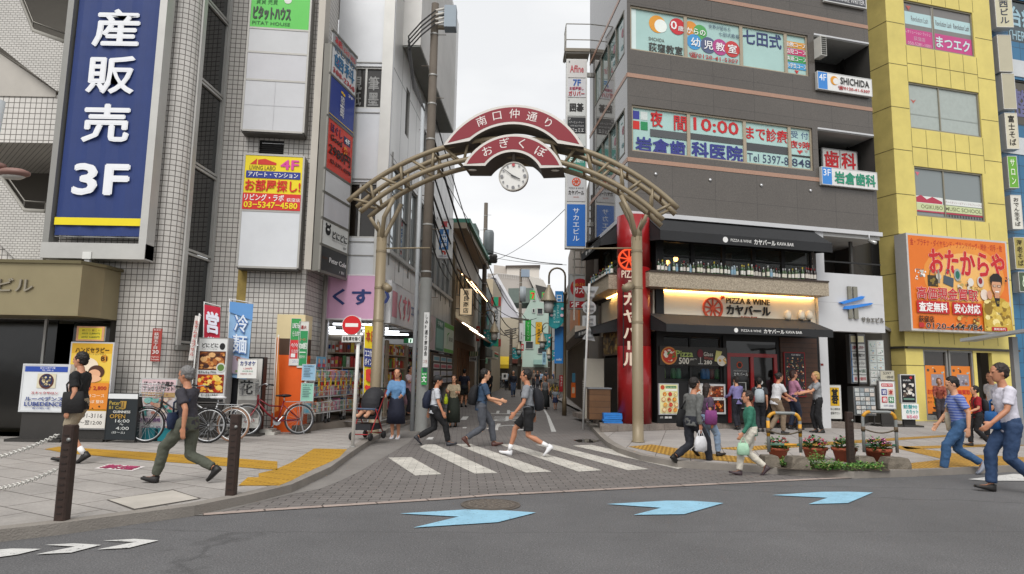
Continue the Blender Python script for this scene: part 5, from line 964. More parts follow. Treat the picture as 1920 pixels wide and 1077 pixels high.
window(bb, WBL, *ww[2], GLASS('2a2a2a', .1), M('3a3a38', .4), -.1, 2, 0, .06)
b = MB(); z_ = WBL.sz(1915, 130)[1]; b.wbox(WBL, .2, 6, z_-.35, z_+.35, .003, .03, M('c8ccce', .4)); z_ = WBL.sz(1915, 275)[1]; b.wbox(WBL, .2, 6, z_-.35, z_+.35, .003, .03, M('c8ccce', .4)); b.build('white_band', bb)
blades = [(1862, 1910, -20, 52, 'c9c4a8', '竹西ビル', '3a4050', 'cream blade sign reading a building name, topmost of the column on the blue building'), (1868, 1903, 66, 135, 'b9b39c', '', '', 'blank cream blade sign second from the top on the blue building'), (1876, 1908, 138, 205, 'b5af98', '', '', 'blank cream blade sign third from the top on the blue building'),
  (1882, 1912, 212, 280, 'cfc9b4', '富士そば', '2a2620', 'cream soba blade sign with brush characters, fourth from the top'), (1887, 1905, 293, 353, '6aa83a', 'サロン', 'e8f0d8', 'green blade sign below the soba sign on the blue building'), (1893, 1915, 366, 430, 'd8d6cc', 'おでん生そば', '2a2620', 'white blade sign with thin brush writing under the green one'), (1899, 1921, 445, 505, 'a89a58', '海老そば', '3a3020', 'mustard blade sign lowest but one on the blue building'), (1908, 1935, 510, 548, '4a5a44', 'め', 'd8e8d0', 'dark green sign lowest on the blue building')]
for i, (x0, x1, ya_, yb2, c, t, tcol, lab) in enumerate(blades):
    Y = p0.y-.35; WQ = Wall((p0.x-3, Y), (p0.x+3, Y)); q = WQ.rect(x0, ya_, x0+(x1-x0)*.52, yb2)
    sign('blade_sign', lab, 'blade sign', WQ, ('m', q[0], q[1]+.28, q[2], q[3]), c, ([('t', t, .2, .06, .8, .94, tcol, .8, 1)] if t else []), .32, 'd2d0ca', .02, -.3)
    b = MB()
# glass bus shelter roof edge at the far side
b = MB(); p = G(1925, 830, .1); r0 = A(1800, 640, 15.5); b.prism([A(1800, 641, 15.5), A(1990, 612, 14.2), A(1990, 622, 14.2)+V((0, 1.4, 0)), A(1830, 641, 17)], (0, 0, .07), M('8d8f90', .4, .3)); q = A(1912, 800, 15.2); b.box((q.x, q.y, (r0.z+.1)/2), (.12, .12, r0.z+.1), M('8d8f90', .4, .3))
thing('bus_shelter', b, 'thin grey shelter roof on a post in front of the blue building', 'shelter')
# ================================================================ tenant sign tower of the granite building
YT = 22.4; WT = Wall((0, YT), (5, YT))
tower = [(112, 146, 'd6d4d2', [('t', 'Affine', .12, .3, .88, .72, 'c0404a', .6), ('t', '8', .04, .05, .12, .16, '555555', .3)]), (147, 183, 'd3d3d6', [('t', '7F', .3, .05, .72, .38, '2f62b0', 1.8), ('t', 'お部屋探し', .1, .44, .88, .62, 'b03058', 1.3), ('t', 'ガリバー', .05, .68, .92, .94, 'b8323a', 2)]), (184, 218, 'd4d6d4', [('t', '囲碁', .12, .28, .88, .75, '1f1f1f', 2), ('t', '6', .04, .05, .1, .16, '555', .3)]),
  (219, 250, '26282b', [('t', '5F', .05, .05, .18, .18, 'cfcfcf', .3), ('t', 'ヘアービューティー', .06, .25, .9, .4, 'd0d0d0', .5), ('t', 'HAIR BOUTIQUE', .15, .5, .9, .62, 'b8b8b8', .2), ('t', 'ジュミエ', .2, .7, .9, .95, 'dadada', .8)]), (251, 275, 'cfd4d2', [('c', .5, .5, .3, '8d9a9a')]), (276, 325, '3f9080', [('t', '岩倉歯科', .1, .25, .9, .6, 'dfeee8', 1)]), (326, 378, 'c4c4c6', [('t', 'PIZZA & WINE', .1, .48, .9, .55, '555555', .3), ('t', 'カヤバール', .08, .6, .92, .76, '2a2422', 1.6), ('t', 'KAVA BAR', .35, .82, .65, .87, 'b04a30', .3), ('c', .5, .28, .16, 'd4502a'), ('c', .5, .28, .12, 'c4c4c6')]+[('l', [(.5, .28), (.5+.18*math.cos(a*.785), .28+.13*math.sin(a*.785))], .03, 'd4502a') for a in range(8)]),
  (382, 462, '1f66b8', [('t', 'サカエビル', .3, .08, .7, .9, 'dfe6ee', .4, 1)])]
s0, s1 = WT.sz(1060, 420)[0], WT.sz(1100, 420)[0]; b = MB(); zz = [WT.sz(1080, y)[1] for y in (111, 466)]
b.wbox(WT, s0, s1, zz[1], zz[0], -.28, 0, M('c3c3c0', .4, .3)); b.wbox(WT, s1, s1+.35, zz[1]+.8, zz[1]+.95, -.2, -.1, ALUD); b.wbox(WT, s1, s1+.3, zz[0]-.6, zz[0]-.45, -.2, -.1, ALUD)
o = thing('sign_tower', b, 'tall hanging column of tenant panels ending in a bright blue one, beyond the arch', 'sign')
for ya_, yb2, c, it in tower:
    z1, z0 = WT.sz(1080, ya_)[1], WT.sz(1080, yb2)[1]; f = MB(); f.wbox(WT, s0+.05, s1-.05, z0, z1-.03, 0, .02, M(c, .35, 0, .05, 1.5)); p = f.build('panel', o)
    paint(Face(WT.pt(s0+.05, z1-.03, .02), WT.u*(s1-s0-.1), -Z*(z1-z0-.03), WT.n), it, p)
# balcony of the granite building's far side
b = MB(); q = A(1106, 100, 22.6); b.box((q.x-.45, q.y+.4, A(1105, 100, 22.8).z), (.9, .9, .12), M('8d8578', .6)); 
for i in range(7): b.tube([(q.x-.85, q.y+i*.13, q.z), (q.x-.85, q.y+i*.13, q.z+1.1)], .012, M('b0aea8', .5), 5)
for k in (.0, .5, 1.1): b.tube([(q.x-.85, q.y, q.z+k), (q.x-.85, q.y+.8, q.z+k)], .02, M('b0aea8', .5), 5); b.tube([(q.x-.85, q.y, q.z+k), (q.x, q.y, q.z+k)], .02, M('b0aea8', .5), 5)
b.build('fire_balcony', gb)
# ================================================================ gateway arch
TAN = M('877a63', .45, .1, .07, 1.5); CRIM = M('841f2c', .5, 0, .05, 1.2); RIM = M('c9c4be', .4, .2); UND = M('4a443d', .5)
aL, aR = V((-3.1, 14.9, 0)), V((2.7, 14.05, 0)); AU = (aR-aL).normalized(); AN = V((AU.y, -AU.x, 0)); WA2 = Wall((aL.x, aL.y), (aR.x, aR.y)); AL = (aR-aL).length
ar = root('gateway_arch', (aL.x+AU.x*AL/2, aL.y+AU.y*AL/2, 0), 'tan tubular gateway arch over the street with crimson curved signs and a clock', 'arch')
def ap(s_, z_, o=0.0): return aL+AU*s_+Z*z_+AN*o
cu_, cl_ = (2.83, 1.48, 5.26), (2.83, 1.455, 4.88); DEP = .55
def arcpt(c, a, o): return ap(c[0]+c[2]*math.cos(a), c[1]+c[2]*math.sin(a), o)
for name, s_, zt in (('pole', .03, 4.55), ('pole', AL-.03, 4.5)):
    b = MB(); p = ap(s_, .1, -DEP/2); r = .118
    b.lathe(p, [(r+.02, 0), (r+.02, .03), (r, .03), (r, .5), (r, zt-.1)], TAN, 24)
    for z_ in (2.6, 3.35, zt-.35): b.lathe(V((p.x, p.y, z_)), [(r+.006, 0), (r+.006, .05)], TAN, 24, caps=False)
    sg = 1 if s_ < 1 else -1
    k = 16; rg = [[V((p.x+r*math.cos(2*math.pi*j/k), p.y+r*math.sin(2*math.pi*j/k), zt+h_+(.0 if h_ < 0 else -sg*.33*math.cos(2*math.pi*j/k)))) for j in range(k)] for h_ in (-.1, .12)]
    b.loft(rg, TAN)
    # curved struts up to the truss and a short one outwards
    for o in (.0, -DEP):
        b.tube([p+Z*(zt-.25), p+AU*sg*.06+Z*(zt+.15-.1)+AN*(o+DEP/2)*.5, ap(s_+sg*.13, zt+.42, o), ap(s_+sg*.34, zt+.86, o)], .052, TAN, 10)
        b.tube([p+Z*(zt-.05)-AU*sg*.02, ap(s_-sg*.2, zt+.42, o)], .04, TAN, 8)
    b.build(name, ar)
    b = MB(); b.tube([p+Z*(zt-.35), p+Z*(zt-.35)+AU*(1.15 if sg > 0 else -1.15)], .018, TAN, 6); b.build('banner_rod', ar)
    b = MB(); q = p+AN*.2+Z*3.3+AU*(.2 if sg > 0 else -.14); b.tube([q, q+AN*.02+V((.13*sg if sg > 0 else -.16, -.24, -.1))], .085, TAN, 12); b.tube([p+Z*3.3, q], .03, TAN, 6); b.build('speaker_horn', ar)
b = MB(); a0_, a1_ = math.radians(132.5), math.radians(42.8); n = 40
for c in (cu_, cl_):
    e0, e1 = (a0_, a1_) if c is cu_ else (math.radians(131.7), math.radians(43.3))
    for o in (.0, -DEP): b.tube([arcpt(c, e0+(e1-e0)*i/n, o) for i in range(n+1)], .058, TAN, 10)
b.build('chord', ar)
b = MB(); m_ = 20
for o in (.0, -DEP):
    for i in range(m_):
        t0, t1 = a0_+(a1_-a0_)*(i+.25)/m_, a0_+(a1_-a0_)*(i+1.0)/m_
        if i % 2 == 0: b.tube([arcpt(cl_, t1, o), arcpt(cu_, t0, o)], .034, TAN, 7)
        else: b.tube([arcpt(cu_, t1+.03, o), arcpt(cl_, t0-.0, o)], .034, TAN, 7)
for i in range(9):
    t = a0_+(a1_-a0_)*(i+.5)/9
    for c in (cu_, cl_): b.tube([arcpt(c, t, .0), arcpt(c, t, -DEP)], .03, TAN, 7)
b.build('lattice', ar)
def arcsign(co, ci, ang_o, ang_i, o0, o1, txt, tr, size, ang0, ang1, name):
    b = MB(); n = 36; fo = []; fi = []
    for i in range(n+1):
        a = ang_o[0]+(ang_o[1]-ang_o[0])*i/n; e = ang_i[0]+(ang_i[1]-ang_i[0])*i/n
        fo.append((co[0]+co[2]*math.cos(a), co[1]+co[2]*math.sin(a))); fi.append((ci[0]+ci[2]*math.cos(e), ci[1]+ci[2]*math.sin(e)))
    P = lambda q, o: ap(q[0], q[1], o)
    for i in range(n):
        b.face([P(fi[i], o1), P(fi[i+1], o1), P(fi[i+1], o0), P(fi[i], o0)], UND); b.face([P(fo[i+1], o1), P(fo[i], o1), P(fo[i], o0), P(fo[i+1], o0)], RIM)
        b.face([P(fo[i], o0), P(fo[i+1], o0), P(fi[i+1], o0), P(fi[i], o0)], UND)
    for i in (0, n): b.face([P(fo[i], o1), P(fi[i], o1), P(fi[i], o0), P(fo[i], o0)], UND)
    o = b.build(name, ar); f = MB(); k = .055; gi_, go_ = [], []
    for i in range(n+1):
        t = i/n; q0, q1 = V(fo[i]), V(fi[i]); d = (q1-q0); ln = d.length; d = d/ln; sh = .05 if i == 0 else -.05 if i == n else 0
        a = ang_o[0]+(ang_o[1]-ang_o[0])*(i+(.9 if i == 0 else -.9 if i == n else 0))/n; e = ang_i[0]+(ang_i[1]-ang_i[0])*(i+(1.1 if i == 0 else -1.1 if i == n else 0))/n
        go_.append((co[0]+(co[2]-k)*math.cos(a), co[1]+(co[2]-k)*math.sin(a))); gi_.append((ci[0]+(ci[2]+k)*math.cos(e), ci[1]+(ci[2]+k)*math.sin(e)))
    r_ = MB()
    for i in range(n): f.face([P(gi_[i], o1+.004), P(gi_[i+1], o1+.004), P(go_[i+1], o1+.004), P(go_[i], o1+.004)], CRIM); r_.face([P(fi[i], o1), P(fi[i+1], o1), P(fo[i+1], o1), P(fo[i], o1)], RIM)
    f.build('face', o); r_.build('rim', o)
    t_ = MB()
    for i, ch in enumerate(txt):
        c = V(WA2.sz(*tr[i], o1)); up = (c-V((3.1, ang0))).normalized(); rt = V((up.y, -up.x))
        tl = c-rt*size/2+up*size/2; u3 = AU*rt.x+Z*rt.y; d3 = -(AU*up.x+Z*up.y)
        put_text(t_, Face(ap(tl.x, tl.y, o1+.004), u3*size, d3*size, AN), ch, 0, 0, 1, 1, 'e2d8d4', .35, 1)
    t_.build('lettering', o); return o
R_ = math.radians
arcsign((3.083, 5.659, 1.771), (3.072, 5.594, 1.39), (R_(150), R_(25)), (R_(132), R_(41)), -.4, .22, '南口仲通り', ((903, 228), (932, 217.5), (965, 214), (997.5, 219.5), (1028, 231)), .25, 5.2, 0, 'upper_sign')
arcsign((3.128, 5.498, 1.2), (3.125, 5.584, .7125), (R_(154.5), R_(20.5)), (R_(144.5), R_(27.5)), -.42, .36, 'おぎくぼ', ((913.5, 284), (945, 269.5), (979, 270), (1013, 285)), .26, 5.0, 0, 'lower_sign')
# bird spikes, lamps under the sign
b = MB()
for s_, z_ in ((3.16, 7.43), (2.05, 7.1), (4.25, 7.05), (3.14, 6.7), (2.55, 6.55), (3.8, 6.5)): b.tube([ap(s_, z_-.03, .1), ap(s_, z_+.05, .1)], .012, RIM, 5)
b.build('lifting_eye', ar)
cc_ = ap(3.161, 5.798-.03, .3); b = MB(); cr = .325
b.lathe(cc_-AN*.14, [(cr*.96, 0), (cr, .02), (cr, .14), (cr*.93, .14), (cr*.93, .12), (0, .12)], M('a7a39c', .4, .3), 40, AN, smooth=False); b.tube([cc_-AN*.07+Z*cr*.9, cc_-AN*.07+Z*(cr+.5)], .05, UND, 8); ck = b.build('clock', ar)
f = MB(); f.lathe(cc_-AN*.02, [(cr*.93, 0), (0, .002)], M('d9d8d4', .4, 0, .04), 40, AN, smooth=False); f.build('clock_face', ck)
Fk = Face(cc_-AU*cr+Z*cr, AU*2*cr, -Z*2*cr, AN); pr = MB()
for h_ in range(12):
    a = math.pi/2-h_*math.pi/6; big = h_ % 3 == 0; c = Fk.P(.5+.39*math.cos(a), .5-.39*math.sin(a), .004); pr.lathe(c, [(.036 if big else .022, 0), (0, .0005)], M('b04a50' if h_ == 0 else '7f7f82', .5), 14, AN, smooth=False)
pr.build('dial_mark', ck)
for nm, a, ln, w_ in (('hour_hand', R_(90-116), .17, .02), ('minute_hand', R_(90+52), .27, .012)):
    h_ = MB(); q = AU*math.cos(a)+Z*math.sin(a); e = AN.cross(q)*w_; o_ = cc_+AN*(.008 if nm[0] == 'h' else .013); h_.prism([o_-e-q*.05, o_+e-q*.05, o_+e*.5+q*ln, o_-e*.5+q*ln], AN*.004, M('4a4a4c', .4)); h_.build(nm, ck)
for s_ in (2.18, 4.02):
    b = MB(); b.ell(ap(s_+.05, 5.96 if s_ < 3 else 5.9, .2), (.1, .05, .02), M('d9d5cc', .4), 12, 5); b.build('down_light', ar)
# ================================================================ the side street beyond
def bld(name, label, W, z1, m, wins=(), depth=6, glass=None, frame=None, holes=(), roofm=None, z0=0, side=True, cat='building'):
    """a block behind a facade wall; wins are (s0,s1,z0,z1)"""
    a, c = W.pt(0, 0), W.pt(W.len, 0); o = root(name, ((a.x+c.x)/2, (a.y+c.y)/2, 0), label, cat)
    b = MB(); openings(b, W, 0, W.len, z0, z1, list(wins)+list(holes), m, .14); n = -W.n*depth
    for p, q in ((a, a+n), (c+n, c), (a+n, c+n)): b.strip([(p.x, p.y), (q.x, q.y)], z0, z1, m)
    b.face([(p.x, p.y, z1) for p in (a, c, c+n, a+n)], roofm or CONC)
    b.build('wall', o)
    for w in wins: window(o, W, *w, glass or MIDG, frame or ALUD, -.1, 1, 0, .05)
    return o
def pxr(W, *r): return W.rect(*r)
PH3 = V((PH[0], PH[1], 0))
def along(t0, t1, side=0): a, c = PH3+SD*t0, PH3+SD*t1; return Wall((a.x, a.y), (c.x, c.y))
# building C: bars with wooden lamp canopies
W1 = along(.25, 11.5); zr = W1.sz(856, 428)[1]
oC = bld('bar_building', 'pale building with two lit wooden canopies and a green roof edge along the side street', W1, zr, M('b9b3a8', .7, 0, .12, .8), [(.8+i*1.6, 2.0+i*1.6, 5.0, 6.3) for i in range(6)], 6, GLASS('4a4d4e', .08))
b = MB(); b.wbox(W1, 0, .55, 0, zr-.8, .003, .12, M('6b5d48', .6, 0, .15)); b.build('pilaster', oC)
b = MB(); b.wbox(W1, -.2, W1.len, zr, zr+.18, -.3, .75, M('4f8d7a', .5, 0, .1)); b.wbox(W1, -.2, W1.len, zr-.25, zr, -.3, .6, M('a29684', .7)); b.wbox(W1, 7, 9, zr+.18, zr+1.6, -2, .2, M('5b6f68', .6)); b.build('roof_edge', oC)
CED = GRID('cedar', '8a5f38', '4a2f1a', .12, 2, .006, 0, .15, .5, .4, .4, .15, dscale=2)
for (z_, nm) in ((5.35, 'upper'), (3.15, 'lower')):
    b = MB(); P = lambda s_, z, o: W1.pt(s_, z, o); q = [P(.7, z_+.75, .05), P(9.5, z_+.75, .05), P(9.5, z_, 1.0), P(.7, z_, 1.0)]
    b.prism(q, (0, 0, -.06), CED); o = b.build('wood_canopy', oC)
    for i in range(14):
        for k in range(2):
            if nm == 'upper': l = MB(); l.ell(P(1.0+i*.6, z_+.62-k*.34-.13, .32+k*.42), (.045, .045, .045), M('ffd9a0', .4, emit=7, var=0), 7, 5); l.build('bulb', o)
    if nm == 'lower':
        for k in range(2): l = MB(); l.tube([P(1.0, z_+.5-k*.28, .38+k*.34), P(7.5, z_+.5-k*.28, .38+k*.34)], .035, M('fff0cf', .4, emit=5, var=0), 6); l.build('tube_light', o)
b = MB(); b.wbox(W1, .7, 9.6, .15, 2.9, .01, .06, M('8a7258', .7, 0, .2)); 
for i in range(8): b.wbox(W1, 2.0+i*.6, 2.08+i*.6, .15, 2.6, .06, .1, CED)
b.build('bar_front', oC)
W2 = along(11.8, 22)
oD = bld('teal_mural_building', 'dark building painted with a teal and blue mural next to the far utility pole', W2, 7.3, M('6f7672', .6, 0, .2, 1), [], 6)
b = MB(); rr = random.Random(3)
for i in range(26):
    s_, z_ = rr.uniform(.2, 9), rr.uniform(3, 7); b.face([W2.pt(s_+rr.uniform(-.6, .6), z_+rr.uniform(-.6, .6), .004+i*.002) for k in range(4)], M(rr.choice(('1f8f84', '2a5a8a', '57b5a8', '16324a', '8a8f8a')), .6))
b.build('mural', oD)
b = MB(); b.wbox(W2, .5, 5, 2.5, 3.0, .02, .5, M('5a5f58', .6)); b.wbox(W2, 5.5, 9, 2.45, 2.95, .02, .6, M('d8d2c0', .6)); b.wbox(W2, 5.5, 9, 2.6, 2.72, .6, .62, M('2f8a55')); b.wbox(W2, 5.5, 9, 2.76, 2.86, .6, .62, M('c8502a')); b.wbox(W2, .4, 9.5, .2, 2.3, .01, .03, M('7d7460', .6, 0, .3, 3)); b.build('awning', oD)
W3 = along(22.3, 32)
bld('beige_building', 'narrow beige building beyond the mural with a single tall window', W3, 8.6, M('b3a68e', .7, 0, .1, 1), [(4, 5, 4.2, 6)], 6)
# closing the street
def front(x0, x1, Y): a, c = A(x0, 700, Y), A(x1, 700, Y); return Wall((a.x, a.y), (c.x, c.y))
def zat(y, Y, x=960): return A(x, y, Y).z
WE = front(926, 979, 64)
oE = bld('cream_shop_building', 'plain cream building with a yellow awning at the bend of the street', WE, zat(596, 64), M('b3aa98', .75, 0, .08, .5), [], 8)
q = WE.rect(933, 681, 976, 745); b = MB(); b.wbox(WE, q[0], q[1], .1, q[3], .01, .05, M('4d4a44', .7, 0, .2)); b.wbox(WE, q[0], q[1]+.1, q[3], q[3]+.4, .02, .3, M('6a3a30', .7)); b.build('shop_front', oE)
q = WE.rect(934, 675, 954, 684, 1.2); b = MB(); b.prism([WE.pt(q[0], q[3]+.35, .05), WE.pt(q[1], q[3]+.35, .05), WE.pt(q[1], q[2], 1.2), WE.pt(q[0], q[2], 1.2)], (0, 0, -.05), M('d6b62a', .6)); b.wbox(WE, q[0], q[1], q[2]-.35, q[2]-.06, 1.17, 1.2, M('d6b62a', .6)); b.build('awning', oE)
# steep white building and grey terraced flats
def prismb(name, label, pts, Y, dep, m, extra=None):
    o = root(name, (A(pts[0][0], 700, Y).x, Y, 0), label, 'building'); b = MB(); b.prism([A(x, y, Y) for x, y in pts], (0, dep, 0), m); b.build('wall', o); return o
o = prismb('sloped_white_building', 'white building with a steep sloping roofline behind the cream shop', [(922, 640), (922, 517), (931, 516), (974, 592), (974, 640)], 72, 8, M('b9b8be', .6, 0, .06, .4))
b = MB(); b.prism([A(x, y, 71.8) for x, y in ((921, 520), (932, 514), (975, 590), (975, 598), (930, 522))], (0, .3, 0), M('d5d5d8', .5)); b.build('roof', o)
b = MB(); b.prism([A(x, y, 71.6) for x, y in ((918, 528), (940, 545), (940, 560), (918, 545))], (0, .2, 0), M('6f6a66', .6)); 
for i in range(8): b.prism([A(920+i*2.6, 521+i*2.0, 71.5), A(921+i*2.6, 521.6+i*2, 71.5), A(921+i*2.6, 540+i*2, 71.5), A(920+i*2.6, 540+i*2, 71.5)], (0, .1, 0), M('4a4744'))
b.build('balcony', o)
FLT2 = M('b0a9a2', .7, 0, .07, .3); Yf = 120
o = prismb('terraced_flats', 'stepped grey block of flats with roof terraces closing the view', [(914, 640), (914, 513), (990, 518), (1005, 560), (1030, 600), (1030, 640)], Yf, 14, FLT2)
b = MB(); b.prism([A(x, y, Yf+4) for x, y in ((950, 520), (950, 501), (1011, 500), (1011, 525))], (0, 8, 0), M('c8c2ba', .7)); b.prism([A(x, y, Yf+3.6) for x, y in ((948, 501), (948, 498), (1013, 497), (1013, 501))], (0, 9, 0), M('4f4640', .7)); b.prism([A(x, y, Yf+6) for x, y in ((926, 516), (926, 497), (950, 500), (950, 516))], (0, 8, 0), M('b5aea6', .7)); b.build('penthouse', o)
b = MB(); b.prism([A(x, y, Yf-1) for x, y in ((990, 517), (1018, 525), (1030, 545), (1028, 585), (1020, 580))], (0, 10, 0), M('c3beb6', .7)); b.prism([A(x, y, Yf-1.5) for x, y in ((1004, 534), (1028, 540), (1026, 552), (1012, 560))], (0, .3, 0), M('3f3d3b', .7)); b.build('terrace', o)
b = MB()
for i in range(22): p, p2 = A(925+i*4.2, 512+i*.5, Yf-.2), A(925+i*4.2, 520+i*.4, Yf-.2); b.tube([p, p2], .04, M('c9c7c3'), 4)
b.tube([A(925, 512, Yf-.2), A(1014, 522, Yf-.2)], .05, M('c9c7c3'), 4); b.build('railing', o)
# pale green house
Yg = 88; GRN2 = M('a3b5aa', .7, 0, .06, .4)
o = prismb('green_house', 'pale mint green house with a slate gable roof at the end of the street', [(976, 730), (976, 600), (994, 566), (1001, 541), (1012, 566), (1046, 574), (1046, 730)], Yg, 9, GRN2)
b = MB(); b.prism([A(x, y, Yg+.4) for x, y in ((953, 541), (1001, 540), (992, 568), (957, 568))], (0, 8, 0), M('66716b', .7, 0, .1, 2)); b.build('roof', o)
WGH = front(976, 1046, Yg)
for r_ in ((998, 579, 1003, 587), (1007, 578, 1018, 590), (999, 556, 1004, 565), (985, 640, 1000, 655), (1008, 652, 1026, 664)): window(o, WGH, *WGH.rect(*r_), GLASS('3a3f42', .1), ALU, -.0, 1, 0, .08, dep=.12)
b = MB(); q = WGH.rect(1000, 675, 1020, 684); b.wbox(WGH, q[0], q[1], q[2], q[3], .1, 1.2, M('8fb0a8', .4)); b.wbox(WGH, WGH.rect(976, 690, 1046, 740)[0], WGH.len, 0, zat(688, Yg), .05, .15, M('5a564e', .7, 0, .3, 2)); b.build('balcony', o)
W5 = front(1040, 1064, 78); bld('white_shop_building', 'white rendered building partly behind the blue street banner', W5, zat(600, 78), M('a8a6a2', .7, 0, .1, .6), [(1, 2.2, 6, 8)], 8)
# east side: cafe building and its neighbours
RB = GB+sd*.3; RE = A(1064, 700, 40); W6 = Wall((RB.x+.12, RB.y+.4), (RE.x, RE.y)); zr6 = A(1066, 472, 38).z
o = bld('cafe_building', 'grey brown building with the red cafe sign and orange shutters beside the street lamp', W6, zr6, M('8d8379', .7, 0, .12, .7), [(1.2, 2.6, 5.4, 6.8), (4.2, 5.6, 5.4, 6.8)], 7, GLASS('45413c', .1))
b = MB(); b.wbox(W6, .2, W6.len, 2.9, 3.2, .003, .5, M('a59a8d', .7)); b.wbox(W6, 5, 12, 3.3, 5.2, .01, .1, M('b8703f', .4, 0, .1)); b.wbox(W6, 4.9, 12.1, 5.2, 5.35, .01, .35, M('cfcac2', .5)); b.wbox(W6, .4, W6.len-.4, .15, 2.8, -.02, .02, M('4a3d33', .7, 0, .25, 2)); b.build('shop_front', o)
b = MB()
for i in range(9): b.wbox(W6, .3, .4, 5+i*.3, 5.03+i*.3, .1, .6, M('a8a49c')); 
b.wbox(W6, .28, .42, 3.4, 8, .5, .55, M('a8a49c')); b.build('ladder', o)
W7 = Wall((RE.x+.3, RE.y+.3), (RE.x+.9, 66)); bld('far_east_shops', 'row end shop block with dark signs farther along the east side', W7, 7.5, M('7d766c', .7, 0, .15, .8), [(3, 5, 4, 5.5), (9, 11, 4, 5.5)], 7, cat='building')
# ---------------------------------------------------------------- hanging signs along the street
def hang(x0, y0, x1, y1, Y, lab, face, items, th=.2, frame='b9b8b4', edge=.03, name='hanging_sign', arm=None, emit=0):
    W_ = Wall((0, Y), (5, Y)); o = sign(name, lab, 'hanging sign', W_, (x0, y0, x1, y1), face, items, th, frame, edge, -th, emit=emit)
    if arm is not None:
        q = W_.rect(x0, y0, x1, y1); b = MB(); s_ = q[0] if arm < 0 else q[1]
        for z_ in (q[2]+.25*(q[3]-q[2]), q[2]+.75*(q[3]-q[2])): b.tube([W_.pt(s_, z_, -th/2), W_.pt(s_+arm, z_, -th/2)], .03, ALUD, 6)
        b.build('bracket', o)
    return o
hang(819, 411, 847, 485, 22, 'white pawnshop sign with blue panel and red characters hanging past the utility pole', 'd9d9d7', [('t', '質', .28, .04, .72, .2, 'c04048', 1.5), ('r', .18, .25, .8, .79, '3a6ea5'), ('t', '上州屋', .28, .27, .7, .78, 'e4e9ee', 1.8, 1), ('l', [(.58, .92), (.58, .84), (.4, .84)], .06, 'c0392b'), ('p', [(.42, .8), (.42, .88), (.32, .84)], 'c0392b'), ('t', '3393-0077', .15, .94, .85, .985, '6a6a8a', .3)], .25, 'cfcfcd', .02, arm=-.5)
hang(862, 540, 885.5, 592, 29, 'lit cream sign with four brush characters in a dark frame above the bar', 'e8cfa8', [('t', '鳥良商店', .25, .05, .75, .96, '1f1712', 1.0, 1)], .2, '1f1a17', .035, arm=-.5, emit=.25)
hang(923, 575, 937, 636, 44, 'white pharmacy blade sign with grey characters and red green caps', 'd3d3d1', [('t', '処方せん調剤', .2, .1, .8, .98, '5d6468', 1.6, 1)], .2, 'b5b5b3', .02, arm=-.4)
hang(921, 636, 939, 650, 43.9, 'tricolour convenience store block under the pharmacy blade sign', '2f9a74', [('r', 0, 0, .25, 1, 'a03a34'), ('r', .75, 0, 1, 1, 'a03a34')], .2, '8a3a34', 0)
hang(921, 557, 939, 574, 43.9, 'tricolour convenience store block on top of the pharmacy blade sign', '2f9a74', [('r', 0, 0, .25, 1, 'a03a34'), ('r', .75, 0, 1, 1, 'a03a34')], .2, '8a3a34', 0)
hang(985, 600, 995.5, 640, 66, 'green vertical shop sign at the street end', '2aa03c', [('t', 'クリーニング', .25, .08, .75, .95, 'cfead0', .5, 1)], .3, '2a8a3a', .03)
hang(1004.5, 604, 1016, 646, 64, 'yellow vertical shop sign at the street end', 'd8a426', [('t', '居酒屋本店', .25, .3, .75, .95, '4a3a1a', .8, 1), ('c', .5, .13, .07, '4a3a1a'), ('c', .5, .13, .05, 'd8a426')], .3, 'b8902a', .03)
hang(974, 606, 982, 640, 60, 'white vertical sign beside the green one at the street end', 'c9c9c9', [('t', '薬局', .3, .5, .7, .95, '4a4a4a', .5, 1)], .2, 'aaaaaa', .03)
hang(931, 657, 936.5, 672, 60, 'small red vertical sign above the yellow awning', 'c0282a', [], .1, 'a02020', .0)
hang(977, 645, 982, 658, 60, 'small red and white sign low on the far pole', 'b8343c', [('t', '薬', .2, .2, .8, .8, 'eeeeee', .5)], .1, '9a2a30', 0)
hang(993.5, 545, 1003, 562, 84, 'green sign with a red and yellow curl by the flats', '3fae4a', [('l', [(.2, .3), (.8, .3), (.5, .9)], .2, 'd8402a')], .2, '3fae4a', 0)
hang(1016, 548, 1026, 561, 84, 'green sign with a red curl high near the terraced flats', '3f9e4a', [('l', [(.2, .3), (.8, .3), (.5, .9)], .2, 'd8402a')], .2, '3f8e4a', 0)
hang(1043, 663, 1052, 675, 52, 'black shop sign in white capitals far along the east side', '1c1c1c', [('t', 'OVEN', .1, .35, .95, .7, 'dddddd', .8)], .2, '1c1c1c', 0)
hang(1066.5, 514, 1106, 580, 25.6, 'red and grey cafe restaurant sign with a big red disc', 'a8aaaa', [('c', .54, .4, .3, 'a92028'), ('t', 'Caféレストラン', .16, .24, .96, .34, 'd8a83a', .6), ('t', 'ガスト', .2, .38, .98, .56, 'ece8e6', 2), ('r', 0, .8, 1, 1, 'a92028'), ('t', '2F', .08, .83, .48, .97, 'eeeeee', 2), ('l', [(.62, .95), (.78, .85), (.92, .95)], .05, 'eeeeee')], .3, '9a9c9c', .04, arm=.4)
hang(1049, 704, 1056, 735, 31, 'small red notice stand sign by the street lamp base', 'a8242a', [('t', 'カラオケ', .2, .05, .8, .7, 'eeeeee', .8, 1)], .1, '8a2024', 0)
hang(1071, 718, 1079, 746, 26, 'orange sandwich notice by the east kerb', 'e06a22', [('r', .2, .3, .8, .7, 'd8c8a8')], .1, 'c05a1a', 0)
hang(1073, 700, 1078.5, 717, 26.3, 'small blue notice above the orange one by the east kerb', '4a8aa8', [], .05, '888888', 0)
